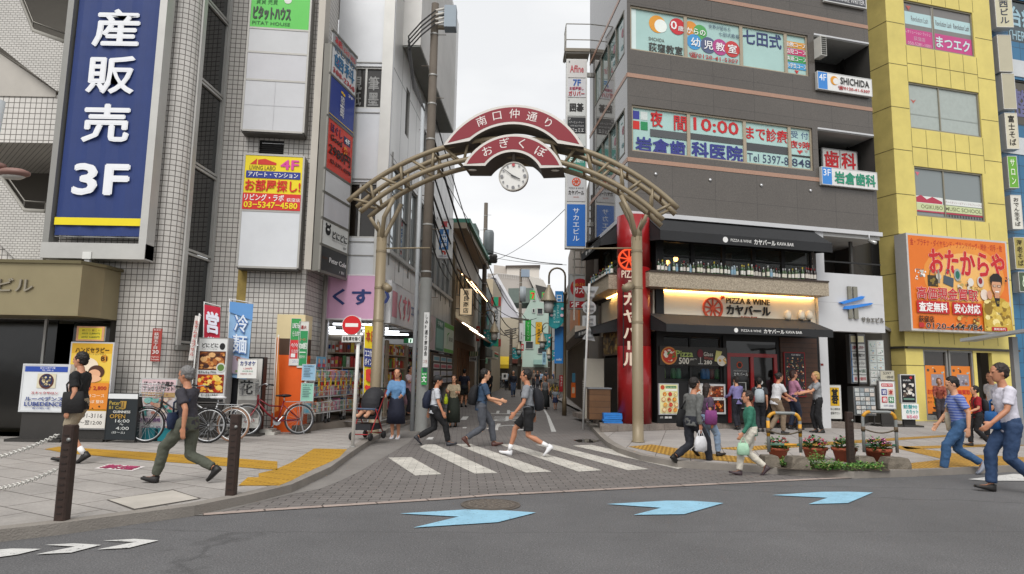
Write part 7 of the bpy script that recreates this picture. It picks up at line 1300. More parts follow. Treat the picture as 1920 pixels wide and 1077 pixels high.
# ---------------------------------------------------------------- bicycles
def bicycle(label, col, tyre='1a1a1a', rim='b9bbbd', fender=None, basket='8d8d8d', bark=False, seat='17171a', rack=True, saddle_cover=None):
    """built along +x, front wheel at x=.55"""
    o = root('bicycle', (0, 0, 0), label, 'bicycle'); fr = M(col, .3, .2, .05, coat=.4); ch = M('a9abad', .3, .8, .1); r = .325
    for x, nm in ((.56, 'wheel'), (-.54, 'wheel')):
        w = MB(); c = V((x, 0, r)); w.tube([c+V((math.cos(a*math.pi/18)*(r-.018), 0, math.sin(a*math.pi/18)*(r-.018))) for a in range(36)], .018, M(tyre, .8), 7, closed=True); wo = w.build('wheel', o, False)
        w = MB(); w.tube([c+V((math.cos(a*math.pi/18)*(r-.043), 0, math.sin(a*math.pi/18)*(r-.043))) for a in range(36)], .012, M(rim, .35, .6), 6, closed=True); w.build('rim', wo, False)
        w = MB(); w.tube([c-V((0, .04, 0)), c+V((0, .04, 0))], .022, ch, 8)
        for i in range(20): a = i*math.pi/10; w.tube([c+V((0, .025*(1 if i % 2 else -1), 0)), c+V((math.cos(a)*(r-.05), 0, math.sin(a)*(r-.05)))], .0022, ch, 3)
        w.build('spoke', wo, False)
        w = MB(); a0, a1 = (20, 165) if x > 0 else (10, 175); 
        k = 12; inn = [c+V((math.cos(math.radians(a0+(a1-a0)*i/k))*(r+.02), 0, math.sin(math.radians(a0+(a1-a0)*i/k))*(r+.02))) for i in range(k+1)]
        w.tube(inn, .027, M(fender or col, .35, .5 if not fender else .1), 6, sq=.35); w.build('mudguard', o, False)
    bb_, st, hd_ = V((-.08, 0, .29)), V((-.20, 0, .78)), V((.34, 0, .80)); b = MB(); rw, fw_ = V((-.54, 0, r)), V((.56, 0, r))
    b.tube([hd_-Z*.10, V((.15, 0, .47)), bb_], .02, fr, 8); b.tube([hd_-Z*.03, V((.1, 0, .62)), V((-.155, 0, .60))], .016, fr, 8); b.tube([bb_, st-Z*.06], .017, fr, 8); b.tube([hd_+Z*.05, hd_-Z*.14], .024, fr, 8)
    for s_ in (-1, 1): b.tube([bb_+V((0, s_*.03, 0)), rw+V((0, s_*.06, 0))], .010, fr, 6); b.tube([st-Z*.16+V((0, s_*.02, 0)), rw+V((0, s_*.06, 0))], .008, fr, 6); b.tube([hd_-Z*.14, hd_-Z*.17+V((.02, s_*.05, 0)), V((.46, s_*.05, .45)), fw_+V((0, s_*.05, 0))], .012, fr, 6)
    b.build('frame', o, False)
    b = MB(); b.ell(st+V((-.03, 0, .05)), (.13, .085, .035), M(saddle_cover or seat, .5), 12, 6); b.ell(st+V((.09, 0, .05)), (.1, .03, .025), M(saddle_cover or seat, .5), 10, 5); b.tube([st-Z*.08, st+Z*.03], .013, ch, 6); b.build('saddle', o, False)
    b = MB(); hp = hd_+V((-.02, 0, .22)); b.tube([hd_, hp], .013, ch, 6); b.tube([hp+V((-.2, -.27, .02)), hp+V((-.05, -.24, .05)), hp+V((.03, -.08, .0)), hp, hp+V((.03, .08, 0)), hp+V((-.05, .24, .05)), hp+V((-.2, .27, .02))], .011, ch, 6)
    for s_ in (-1, 1): b.tube([hp+V((-.22, s_*.275, .018)), hp+V((-.11, s_*.255, .035))], .017, M('1a1a1a', .7), 7); b.tube([hp+V((-.08, s_*.24, .03)), hp+V((-.16, s_*.27, -.02))], .006, ch, 4)
    b.build('handlebar', o, False)
    b = MB(); b.lathe(bb_-V((0, .05, 0)), [(.085, 0), (.085, .006), (0, .006)], ch, 18, V((0, 1, 0)), smooth=False); b.tube([bb_+V((0, -.06, 0)), bb_+V((.1, -.07, -.12))], .009, ch, 5); b.tube([bb_+V((0, .06, 0)), bb_+V((-.1, .07, .12))], .009, ch, 5); b.box(bb_+V((.11, -.11, -.125)), (.09, .08, .02), M('1a1a1a', .7)); b.box(bb_+V((-.11, .11, .125)), (.09, .08, .02), M('1a1a1a', .7)); b.box(bb_+V((-.23, -.045, .02)), (.46, .012, .05), fr); b.build('crank', o, False)
    if basket:
        b = MB(); m = M(basket, .4, .5); x0, x1 = .40, .68; y_ = .17
        for k in range(6):
            z_ = .84+k*.048; e = .02*k/5; b.tube([V((x0-e, -y_-e, z_)), V((x1+e, -y_-e, z_)), V((x1+e, y_+e, z_)), V((x0-e, y_+e, z_))], .0035 if k < 5 else .006, m, 4, closed=True)
        for i in range(9):
            y = -y_+2*y_*i/8; b.tube([V((x0, y, .84)), V((x1, y, .84)), V((x1+.02, y*1.1, 1.08))], .003, m, 3); b.tube([V((x0, y, .84)), V((x0-.02, y*1.1, 1.08))], .003, m, 3)
        for i in range(7):
            x = x0+(x1-x0)*i/6
            for s_ in (-1, 1): b.tube([V((x, s_*y_, .84)), V((x, s_*(y_+.02), 1.08))], .003, m, 3)
        b.build('basket', o, False)
    if rack:
        b = MB(); m = M('3a3a3a' if not fender else 'a9abad', .4, .5)
        for y in (-.07, 0, .07): b.tube([V((-.22, y, .70)), V((-.66, y, .70))], .007, m, 5)
        for x in (-.3, -.45, -.62): b.tube([V((x, -.07, .70)), V((x, .07, .70))], .006, m, 5)
        for s_ in (-1, 1): b.tube([V((-.5, s_*.07, .70)), rw+V((0, s_*.07, 0))], .006, m, 5); b.tube([rw+V((0, s_*.08, 0)), V((-.50, s_*.14, .01))] if s_ < 0 else [rw+V((0, .08, 0)), V((-.62, .12, .01))], .008, m, 5)
        b.build('rack', o, False)
    return o
def park(o, f, r_):
    """front and rear wheel contact points"""
    m = (f+r_)/2; d = f-r_; o.location = (m.x, m.y, .1); o.rotation_euler = (math.radians(4), 0, math.atan2(d.y, d.x)); WORLD[o.name] = V((m.x, m.y, .1))
c = A(275, 796, 12.6); park(bicycle('black city bicycle with a wire basket parked before the tummy care board', '1d1d20', basket='c0c2c4'), V((c.x, 12.6, 0)), V((c.x+1.1, 12.72, 0)))
park(bicycle('silver bicycle with white mudguards and a wrapped saddle between the black and red ones', 'a9aaac', '8a6a55', 'd0d0d0', 'd5d5d3', None, saddle_cover='cfcfd0'), V((c.x+.33, 13.05, 0)), V((c.x+1.45, 13.0, 0)))
c = A(462, 788, 14.1); d = A(537, 782, 14.75); park(bicycle('dark red shopping bicycle leaning by the orange wall', '7a1420', '3a3a3c', 'b9bbbd', 'b9b4ae', '8d8d8d'), V((c.x, 14.1, 0)), V((c.x+.93, 14.72, 0)))
for i, (x, Y, a) in enumerate(((934, 62, .3), (940, 62.5, .2), (946, 63, .25))):
    q = bicycle(['first', 'second', 'third'][i]+' dark bicycle parked below the yellow awning at the bend', '2a2a2c', basket='555555'); p = A(x, 740, Y); park(q, V((p.x-.5*math.cos(a), Y-1.0, 0)), V((p.x+.3, Y, 0)))
for i, (x, Y) in enumerate(((1046, 41), (1049, 38.5))):
    q = bicycle(['dark bicycle parked along the east side behind the woman and child', 'yellow framed bicycle parked nearest the small red notice'][i], ['2a2a2c', 'b89a2a'][i]); p = A(x, 760, Y); park(q, V((p.x-.45, Y-.9, 0)), V((p.x, Y+.1, 0)))
# ---------------------------------------------------------------- notice stand, carts, buggies
p = G(564, 812, .1); b = MB(); b.lathe(p, [(.21, 0), (.2, .16), (.0, .16)], M('5d564e', .8, 0, .15, 4), 18); b.tube([p+Z*.15, A(576, 683, p.y)], .022, M('d5d5d2', .5), 8)
o = thing('notice_stand', b, 'white post in a round concrete foot carrying blue and green notices', 'notice stand')
for box, c, t in (((567, 683, 591, 714), '8fb4cc', '路上喫煙禁止'), ((565, 718, 587, 753), '8fc4b0', 'お知らせ')): sign('board', '', '', FW(p.y-.03), box, c, [('t', t, .12, .06, .88, .16, '3a4a5a', .5)]+[('r', .12, .24+i*.1, .5+.35*random.random(), .27+i*.1, '4a5a66') for i in range(6)], .012, 'c9d0d2', .01, parent=o)
p = A(500, 806, 14.6); b = MB(); b.prism([(p.x-.22, 14.45, .1), (p.x+.22, 14.45, .1), (p.x+.22, 14.85, .1), (p.x-.22, 14.85, .1)], (0, 0, .06), M('b5b2ab', .8)); b.prism([(p.x-.14, 14.5, .16), (p.x+.14, 14.5, .16), (p.x+.14, 14.8, .16), (p.x-.14, 14.8, .16)], (0, 0, .06), M('b5b2ab', .8)); thing('flag_base', b, 'white plastic flag base under the red bicycle', 'base')
for i, (x, c) in enumerate(((283, '1f6f7a'), (313, '1f7f8a'))):
    p = A(x, 815, 12.95); b = MB(); b.box((p.x, 12.95, .22), (.24, .2, .22), M(c, .5)); b.box((p.x, 12.95, .335), (.26, .22, .02), M(c, .5)); b.tube([(p.x, 12.95, .34), (p.x, 12.95, .39)], .03, M('d0d0d0', .5), 8); thing('water_tank', b, ['teal water tank weighing the poster board by the black wheel', 'second teal water tank, nearer the silver bicycle'][i], 'water tank', 'tanks behind the bicycles')
GOODS = ['d0d4d4', '6fb8d0', 'c8424a', 'e0c04a', '4aa070', 'd878a0', 'e8e4dc', '3a6ab0', 'e07a3a']
def goods(mb, W_, s0, s1, z0, o0, o1, n, h, rr):
    for i in range(n):
        w = (s1-s0)/n*.86; a = s0+(s1-s0)*(i+.5)/n; hh = h*rr.uniform(.6, 1); c = rr.choice(GOODS); mb.wbox(W_, a-w/2, a+w/2, z0, z0+hh, o0, o1, M(c, .4, 0, .15, 20))
        if rr.random() < .7: mb.wbox(W_, a-w*.35, a+w*.35, z0+hh*.3, z0+hh*.65, o1, o1+.004, M(rr.choice(('e8e8e6', 'd8c83a', 'c03030', '2a4a8a')), .5, 0, .1))
WIRE = M('d2d4d4', .4, .2)
def cart(label, W_, s0, s1, seed, tiers=((.25, .4), (.62, .35), (.98, .3)), zb=.1, group='wire carts at the drugstore front'):
    rr = random.Random(seed); o = root('wire_cart', W_.pt((s0+s1)/2, zb, 0), label, 'wire cart', group); b = MB()
    for k, (z0, dp) in enumerate(tiers):
        z0 += zb; h = .25
        for z_ in (z0, z0+h*.5, z0+h): b.tube([W_.pt(s0, z_, -.4), W_.pt(s1, z_, -.4), W_.pt(s1, z_, dp*.3), W_.pt(s0, z_, dp*.3)], .007, WIRE, 4, closed=True)
        n = 16
        for i in range(n+1): s_ = s0+(s1-s0)*i/n; b.tube([W_.pt(s_, z0, -.4), W_.pt(s_, z0, dp*.3-.05), W_.pt(s_, z0+h, dp*.3)], .0035, WIRE, 3)
        for i in range(5):
            for s_ in (s0, s1): b.tube([W_.pt(s_, z0, -.4+i*.1), W_.pt(s_, z0+h, -.4+i*.1)], .0035, WIRE, 3)
    for s_ in (s0, s1): b.tube([W_.pt(s_, zb+.1, -.4), W_.pt(s_, zb+1.35, -.4)], .012, WIRE, 5); b.tube([W_.pt(s_, zb+.1, .08), W_.pt(s_, zb+1.0, .08)], .01, WIRE, 5)
    b.build('cart_frame', o); b = MB()
    for s_ in (s0+.04, s1-.04):
        for q in (-.36, .05): b.lathe(W_.pt(s_, zb+.045, q)-W_.u*.012, [(.045, 0), (.045, .024), (0, .024)], M('3a3a3a', .6), 10, W_.u)
    b.build('caster', o); b = MB()
    for k, (z0, dp) in enumerate(tiers):
        for r_ in range(2): goods(b, W_, s0+.03, s1-.03, zb+z0+.02, -.36+r_*.2, -.2+r_*.2, 9, .27, rr)
    g = b.build('goods', o); g['kind'] = 'stuff'; b = MB()
    for i in range(5): a = s0+(s1-s0)*(i+.2)/5; z_ = zb+tiers[-1][0]-.02-.1*(i % 2); b.wbox(W_, a, a+.09, z_-.1, z_+.1, .16, .165, M('c8302a' if i % 2 else 'd8a83a', .5)); b.wbox(W_, a+.02, a+.07, z_-.06, z_+.02, .165, .168, M('e8d84a', .5))
    b.build('price_tag', o); return o
ca, cb = G(580, 797, .25), G(662, 783, .25); WCt = Wall((ca.x+.0, ca.y-.1), (cb.x+.05, cb.y))
cl = WCt.len; cart('nearest white wire cart of blue and white household goods by the notice stand', WCt, .02, cl*.3, 4, zb=.25); cart('second white wire cart hung with red price bags', WCt, cl*.34, cl*.64, 5, zb=.25); cart('third white wire cart of sweets beside the no entry post', WCt, cl*.68, cl*.98, 6, zb=.25)
WTP = Wall((ca.x, ca.y+.1), (cb.x, cb.y+.2)); sign('portrait_card', 'pair of blue portrait cards standing on the nearest wire cart', 'card', WTP, ('m', .1, .62, 1.55, 1.8), '6fa8cc', [('c', .25, .4, .22, 'd8a890'), ('c', .75, .4, .22, 'd8a890'), ('r', .08, .65, .42, .95, 'c04a5a'), ('r', .58, .65, .92, .95, 'c04a5a'), ('r', .49, 0, .51, 1, 'd8d8d8')], .02, 'c9c9c9', 0)
# shop shelves
for i, (x, y, a, lab) in enumerate(((-4.35, 18.6, 0, 'red and white sweets shelf just inside the drugstore, behind the carts'), (-5.3, 20.0, 0, 'snack shelf deeper inside the drugstore'), (-3.6, 20.6, 1.35, 'stacked goods shelf along the side street opening'), (-3.3, 23.4, 1.35, 'cosmetics shelf farther along the side street opening'))):
    W_ = Wall((x-.9*math.cos(a), y-.9*math.sin(a)), (x+.9*math.cos(a), y+.9*math.sin(a))); o = root('shop_shelf', (x, y, .25), lab, 'shelf'); b = MB(); rr = random.Random(i+20)
    for k in range(5): b.wbox(W_, 0, 1.8, .35+k*.4, .38+k*.4, -.35, .05, M('b8a894', .5))
    b.wbox(W_, 0, .03, .25, 2.35, -.36, .06, M('9d8d7a', .5)); b.wbox(W_, 1.77, 1.8, .25, 2.35, -.36, .06, M('9d8d7a', .5)); b.wbox(W_, .03, 1.77, .25, 2.35, -.38, -.35, M('8d7d6a', .6)); b.build('rack', o)
    b = MB(); GOODS[:] = ['b83a34', 'd8b04a', 'd8d0c4', '8a4a3a', 'd86a6a', '5a8a5a', 'e0d8cc', 'a8603a']
    for k in range(5): goods(b, W_, .05, 1.75, .385+k*.4, -.3, 0, 16, .33, rr)
    g = b.build('goods', o); g['kind'] = 'stuff'
sign('exit_sign', 'green and white emergency exit light under the shop ceiling', 'exit sign', Wall((0, 19), (5, 19)), (757, 634, 777, 644), 'cfe6d8', [('r', 0, 0, .45, 1, '2a8a55'), ('p', [(.6, .2), (.75, .2), (.7, .9), (.58, .9)], '2a8a55')], .06, '2a6a4a', .01, emit=.6)
# posters by the second shop opening of the side street
q0 = WS.sz(803, 664)[0], WS.sz(846, 664)[0]; zt = WS.sz(824, 664)[1]; fm = [('r', 0, 0, 1, 1, '4a4038')]
for i in range(4):
    for j in range(3): c = ['7fb0c0', 'c86a74', 'c0c0cc', 'b0b0bc'][i]; fm += [('r', .08+j*.3, .06+i*.22, .34+j*.3, .22+i*.22, 'd5d3ce'), ('r', .1+j*.3, .09+i*.22, .32+j*.3, .19+i*.22, c)]
sign('notice_board', 'glazed board of twelve coloured property cards at the side street shop', 'notice board', WS, ('m', q0[0]+.1, q0[1], .9, zt), '4a4038', fm, .08, '6b5a48', .03)
b = MB(); b.wbox(WS, q0[0]-.3, q0[1]+.3, .26, WS.sz(820, 640)[1]-.1, -.5, -.45, M('3a352f', .7, 0, .2)); thing('shop_partition', b, 'dark partition behind the board of property cards', 'partition')
def buggy(label, loc, yaw, body, metal, bag=None, hood=True, legs=False, sc_=1.0):
    """push chair facing +y"""
    o = root('baby_buggy', (0, 0, 0), label, 'stroller'); m = M(metal, .4, .3); f = M(body, .7, 0, .12, 8, .2, 40)
    b = MB()
    for s_ in (-1, 1):
        x = s_*.2; b.tube([V((x, .32, .1)), V((x, .02, .52)), V((x*.95, -.38, 1.0))], .013, m, 6); b.tube([V((x, -.28, .1)), V((x, .12, .62))], .013, m, 6)
    b.tube([V((-.19, -.38, 1.0)), V((-.15, -.44, 1.03)), V((.15, -.44, 1.03)), V((.19, -.38, 1.0))], .017, M('1c1c1c', .6), 8); b.tube([V((-.2, .3, .12)), V((.2, .3, .12))], .012, m, 6); b.tube([V((-.2, -.26, .12)), V((.2, -.26, .12))], .012, m, 6); b.build('chassis', o, False)
    for x in (-.21, .21):
        for y in (.32, -.28): w = MB(); w.lathe(V((x-.025, y, .08)), [(.03, -.005), (.07, 0), (.08, .012), (.08, .038), (.07, .05), (.03, .055)], M('222222', .7), 16, V((1, 0, 0))); w.build('wheel', o, False)
    b = MB(); b.prism([V((-.18, .22, .42)), V((-.18, -.1, .40)), V((-.18, -.3, .82)), V((-.18, -.26, .84)), V((-.18, -.04, .47)), V((-.18, .24, .48))], (.36, 0, 0), f); b.prism([V((-.17, .26, .2)), V((.17, .26, .2)), V((.17, -.24, .2)), V((-.17, -.24, .2))], (0, 0, .12), f); b.build('seat', o, False)
    if hood:
        b = MB(); k = 9; rings = []
        for i in range(k): a = math.radians(-12+i*17); rings.append([V((.2*math.cos(math.pi*j/8), -.2+.30*math.cos(a)*(.55+.45*math.sin(math.pi*j/8)), .70+.36*math.sin(a)*(.5+.5*math.sin(math.pi*j/8)))) for j in range(9)])
        for i in range(k-1): b.add(rings[i]+rings[i+1], [(j, j+1, 9+j+1, 9+j) for j in range(8)], f, True)
        b.build('hood', o, False)
        b = MB(); b.tube([V((-.2, .02, .6)), V((-.17, .2, .62)), V((.17, .2, .62)), V((.2, .02, .6))], .02, M('4a5a70', .7), 7); b.build('guard_bar', o, False)
    if bag: b = MB(); b.prism([V((-.17, -.02, .55)), V((.17, -.02, .55)), V((.19, -.02, .86)), V((-.19, -.02, .86))], (0, .2, 0), M(bag, .5, 0, .1, 6)); b.tube([V((-.1, .08, .85)), V((-.08, .08, 1.0)), V((.08, .08, 1.0)), V((.1, .08, .85))], .01, M(bag, .5), 5); b.build('shopping_bag', o, False)
    o.location = loc; o.rotation_euler = (0, 0, yaw); o.scale = (sc_,)*3; WORLD[o.name] = V(loc)
    if legs:
        SK = M('c8977a', .5); b = MB()
        for s_ in (-1, 1): b.tube([V((s_*.06, -.02, .53)), V((s_*.08, .16, .56)), V((s_*.09, .30, .48)), V((s_*.09, .36, .50))], [.055, .05, .036, .03], SK, 10)
        b.tube([V((0, -.02, .53)), V((0, -.12, .66))], [.1, .1], M('8a8f98', .7), 12); b.ell(V((0, -.14, .80)), (.08, .085, .095), SK, 12, 8)
        q = b.build('person', None, False); q.location = loc; q.rotation_euler = (0, 0, yaw); q.scale = (sc_,)*3; tag(q, 'baby with bare legs sitting in the black stroller with red tubes', 'baby')
    return o
p = G(690, 824, .1); buggy('black hooded stroller with red tubes parked by the no entry post', p, math.radians(165), '26262a', '9a2a2c', legs=True)
p = G(1752, 789, .1); buggy('dark walking trolley carrying a bright green bag before the yellow building', p, math.radians(150), '2c2c2e', '7d7d7d', '2fae3a', hood=False)
p = G(1470, 798, .1); buggy('dark stroller half hidden among the people before the restaurant door', p, math.radians(110), '2e2c30', '8d8d8d')
# ---------------------------------------------------------------- bollards, chain
BOL = M('33251f', .5, 0, .18, 3, .15, 30)
def bollard(label, p, h):
    o = root('bollard', p, label, 'bollard', 'dark brown bollards along the kerb'); b = MB(); w = .052; k = .014
    poly = [V((x*w, y*w, 0)) for x, y in ((-1+k/w, -1), (1-k/w, -1), (1, -1+k/w), (1, 1-k/w), (1-k/w, 1), (-1+k/w, 1), (-1, 1-k/w), (-1, -1+k/w))]
    b.prism([p+q for q in poly], (0, 0, h), BOL); b.prism([p+q*.92+Z*h for q in poly], (0, 0, .012), M('3f3029', .5)); b.build('shaft', o)
    b = MB()
    for i in range(12): b.box(p+V((0, -w-.002, h*.08+i*h*.075)), (.045, .006, .012), M('241a15', .6))
    b.build('groove', o)
    b = MB(); b.tube([p+V((w*.5, -w-.012, h*.86)), p+V((w*.5, -w, h*.86))], .018, M('8d8d8b', .4, .5), 8); b.build('chain_ring', o); return o
p1 = G(116, 976, .1); z1 = A(123, 799, p1.y).z-.1; bollard('near bollard holding the white chain, closest to the road corner', p1, z1)
p2 = G(433, 929, .1); bollard('scuffed bollard beside the yellow tactile paving with no chain', p2, A(435, 779, p2.y).z-.1)
p3 = G(1589, 873, .1); p3.y -= .12; bollard('bollard standing among the flower pots', p3, A(1589, 774, p3.y).z-.1)
def chain(label, a, c, sag):
    b = MB(); n = 40; m = M('c5c3bd', .5, .3, .15, 9)
    pts = [a+(c-a)*(i/n)-Z*(4*sag*(i/n)*(1-i/n)) for i in range(n+1)]
    for i in range(n):
        q, r = pts[i], pts[i+1]; t = (r-q).normalized(); u, w = basis(t); e = u if i % 2 else w; L_ = (r-q).length*.68; mid = (q+r)/2
        b.tube([mid+t*(L_*math.cos(k*math.pi/4))+e*(.016*math.sin(k*math.pi/4)) for k in range(8)], .0055, m, 4, closed=True)
    thing('chain', b, label, 'chain', 'white chains of the near bollard')
chain('upper white chain running from the near bollard out of the picture', A(-60, 868, 6.2), A(110, 815, p1.y-.05), .04); chain('lower white chain of the near bollard', A(-60, 922, 6.2), A(107, 880, p1.y-.05), .05)
# ---------------------------------------------------------------- barriers, blocks, pots, weeds
def barrier(label, xa, xb, yb, yt, stripes):
    pa, pb = G(xa, yb+14, .1), G(xb, yb+14, .1); Y = (pa.y+pb.y)/2; a, c = A(xa, yb, Y), A(xb, yb, Y); h = A((xa+xb)/2, yt, Y).z; o = root('arched_barrier', ((a.x+c.x)/2, Y, .1), label, 'barrier', 'arched pipe barriers by the flower pots'); b = MB(); r = .12; x0, x1 = a.x, c.x
    pts = [V((x0, Y, .3)), V((x0, Y, .6)), V((x0, Y, h-r))]+[V((x0+r-r*math.cos(k*math.pi/10), Y, h-r+r*math.sin(k*math.pi/10))) for k in range(1, 6)]+[V((x1-r+r*math.sin(k*math.pi/10), Y, h-r+r*math.cos(k*math.pi/10))) for k in range(0, 6)]+[V((x1, Y, .6)), V((x1, Y, .3))]
    GY, YL, GRb = M('8a8d8c', .5, .3, .15, 6), M('c8902a', .5, 0, .2, 6), M('4a6f5c', .5, 0, .2, 6)
    b.tube(pts, .026, GY, 10); b.tube([V((x0, Y, .42)), V((x1, Y, .42))], .02, GRb, 8); b.build('pipe', o)
    b = MB()
    for q in stripes:
        if q == 'c': b.tube(pts[3:8], .0275, YL, 10); b.tube(pts[9:14], .0275, YL, 10)
        if q == 'l': b.tube([V((x0, Y, .55)), V((x0, Y, .8))], .0275, YL, 10); b.tube([V((x1, Y, .55)), V((x1, Y, .75))], .0275, YL, 10)
        if q == 'm': b.tube([V((x0+.25, Y, .42)), V((x0+.45, Y, .42))], .0215, YL, 8)
    b.build('yellow_band', o)
    b = MB(); z_ = h-.28
    b.tube([V((x0+(x1-x0)*i/12, Y-.03, z_-.06*math.sin(math.pi*i/12))) for i in range(13)], .012, M('5a5040', .6, .4, .2), 6)
    for x in (x0, x1): b.tube([V((x, Y, z_-.04)), V((x, Y, z_+.04))], .034, M('5a4a38', .7), 8)
    b.build('chain', o)
    return Y
Yb1 = barrier('yellow banded barrier partly behind passers, by the white and red flowers', 1442, 1502, 858, 775, 'lcm'); Yb2 = barrier('grey arched barrier with yellow shoulders over the purple flowers', 1621, 1683, 858, 773, 'cm')
for i, (x0, x1, y0, y1) in enumerate(((1431, 1461, 855, 879), (1481, 1518, 857, 883), (1606, 1643, 857, 877), (1662, 1708, 859, 883))):
    p = G((x0+x1)/2, y1-3, .1); a, c = A(x0, y1, p.y), A(x1, y1, p.y); h = A(x0, y0, p.y).z-.1; w = c.x-a.x; b = MB(); n = 5; rr = random.Random(i); xm = (a.x+c.x)/2; rings = []
    for z_, k in ((0, 1), (h*.5, .93), (h*.92, .8), (h, .72)):
        rings.append([V((xm+sx*w/2*k+rr.uniform(-.012, .012), p.y+sy*.16*k+.1+rr.uniform(-.012, .012), .1+z_)) for sx, sy in ((-1, -1), (-.4, -1.02), (.4, -1.02), (1, -1), (1.02, 0), (1, 1), (0, 1), (-1, 1), (-1.02, 0))])
    b.loft(rings, M('6d655a', .9, 0, .35, 7, .6, 45), True, False); thing('concrete_block', b, ['mossy concrete foot beside the white flowers', 'second concrete foot, between two pots', 'third concrete foot, next to the bollard', 'largest concrete foot beside the purple flowers'][i], 'concrete block', 'feet of the pipe barriers')
TER = M('9a4f36', .7, 0, .15, 4, .2, 40); LEAF = [M(c, .6, 0, .2, 30) for c in ('2f5a26', '24491e', '3f6d2c', '4b7a36')]
def leafy(mb, c, R, n, rr, mats, size, flat=.6):
    for i in range(n):
        a, e = rr.uniform(0, 6.28), math.acos(rr.uniform(-.15, 1)); k = rr.uniform(.55, 1.0); p = c+V((R[0]*k*math.sin(e)*math.cos(a), R[1]*k*math.sin(e)*math.sin(a), R[2]*k*math.cos(e)))
        t = V((math.cos(a)+rr.uniform(-.5, .5), math.sin(a)+rr.uniform(-.5, .5), rr.uniform(-.3, .8))).normalized(); u, w = basis(t); s_ = size*rr.uniform(.6, 1.2)
        mb.add([p, p+t*s_*.5+u*s_*.28, p+t*s_, p+t*s_*.5-u*s_*.28], [(0, 1, 2, 3)], rr.choice(mats))
FCOL = [(('e0dcd8', 'c0283a'), 'white and red'), (('d87a98', 'c84060'), 'pink'), (('a83a78', 'c04a60'), 'magenta'), (('b85aa0', 'd88aa8', '9a3a8a'), 'purple and pink')]
for i, (x0, x1, yt, y1) in enumerate(((1445, 1484, 839, 867), (1511, 1557, 838, 867), (1568, 1613, 839, 871), (1631, 1679, 840, 877))):
    p = G((x0+x1)/2, y1-4, .1); p = V((p.x, p.y+.12, .1)); rt = (A(x1, yt, p.y).x-A(x0, yt, p.y).x)/2; h = A(x0, yt, p.y).z-.1
    o = root('flower_pot', p, 'terracotta pot of %s flowers %s' % (FCOL[i][1], ['by the yellow banded barrier', 'standing clear of the barriers', 'behind the bollard', 'under the grey barrier'][i]), 'flower pot', 'terracotta pots at the kerb')
    b = MB(); b.lathe(p, [(rt*.66, 0), (rt*.9, h*.78), (rt*1.0, h*.78), (rt*1.02, h), (rt*.9, h), (rt*.88, h*.85), (0, h*.85)], TER, 24); b.build('pot', o)
    rr = random.Random(40+i); b = MB(); leafy(b, p+Z*(h*.9), (rt*1.02, rt*1.0, .2), 330, rr, LEAF, .075); b.build('foliage', o); b = MB(); fm = [M(c, .6, 0, .15, 30) for c in FCOL[i][0]]
    for k in range(34 if i != 2 else 16):
        a, q = rr.uniform(0, 6.28), rr.uniform(.2, 1)**.5; c = p+V((rt*q*math.cos(a), rt*q*math.sin(a), h*.95+.2*(1-q*q*.6)*rr.uniform(.7, 1.1))); m = rr.choice(fm)
        for j in range(5): t = V((math.cos(j*1.257), math.sin(j*1.257)-.4, .5)).normalized(); u, w = basis(t); s_ = .034; b.add([c, c+t*s_*.6+u*s_*.4, c+t*s_, c+t*s_*.6-u*s_*.4], [(0, 1, 2, 3)], m)
    b.build('blossom', o)
rr = random.Random(9); b = MB()
for (x0, x1, y, n, hh) in ((1459, 1482, 876, 60, .10), (1516, 1545, 879, 90, .26), (1540, 1580, 882, 95, .10), (1580, 1656, 883, 110, .08)):
    for i in range(n):
        p = G(rr.uniform(x0, x1), y+rr.uniform(-7, 2), .1); leafy(b, p+Z*.03, (.05, .05, hh*rr.uniform(.5, 1)), 7, rr, [M(c, .6, 0, .2, 30) for c in ('3f7a2a', '56883a', '2c5a1c', '6a8a3c', '7a7a4a')], .05)
tag(b.build('ground_cover'), 'bright green weeds sprawling along the kerb between pots and concrete feet', 'weeds', kind='stuff')
b = MB(); q = gp([(1455, 868), (1560, 872), (1660, 876), (1670, 884), (1560, 885), (1458, 880)], .1); b.face([(p.x, p.y, .107) for p in q], M('4a4036', .95, 0, .3, 8)); struct('soil_bed', b)
# ---------------------------------------------------------------- boards before the east passage
def gY(x, y): return G(x, y, .1).y
Y = 20.3
stand('sign_board', 'small yellow A-board with one big black go character', 'sign board', 20.4, (1552, 722, 1579, 786), 'd5d5d0', [('r', .12, .06, .88, .62, 'd8aa1f'), ('t', '碁', .24, .1, .78, .56, '1a1612', 1.6), ('t', '初心者歓迎', .1, .68, .9, .75, '333', .4), ('t', '囲碁サロン', .1, .8, .9, .88, '333', .4)], legs='a', edge=.015, frame='c9c9c5')
dr = [('r', .05, .02, .95, .15, 'e8e2c0')]
for i, (t, c) in enumerate((('お部屋探し ガリバー', '9a2a48'), ('東京衛生学園プラザ', '444444'), ('ヘアービューティー', '444444'), ('SHICHIDA 七田式', '4a6a5a'), ('岩倉歯科', 'b8404a'))): dr += [('r', .02, .19+i*.162, .98, .335+i*.162, 'd5d6d2'), ('r', .02, .19+i*.162, .07, .335+i*.162, '3f7fc0'), ('t', t, .14, .225+i*.162, .94, .3+i*.162, c, .8)]
WD = Wall((A(1592, 700, 20.9).x, 20.9), (A(1626, 700, 20.95).x, 20.95))
sign('directory_sign', 'grey stack of tenant panels with a lit top panel beside the passage', 'sign', WD, (1592, 627, 1626, 720), '77787a', dr, .2, '77787a', .02, -.1)
fly = []
rr = random.Random(5)
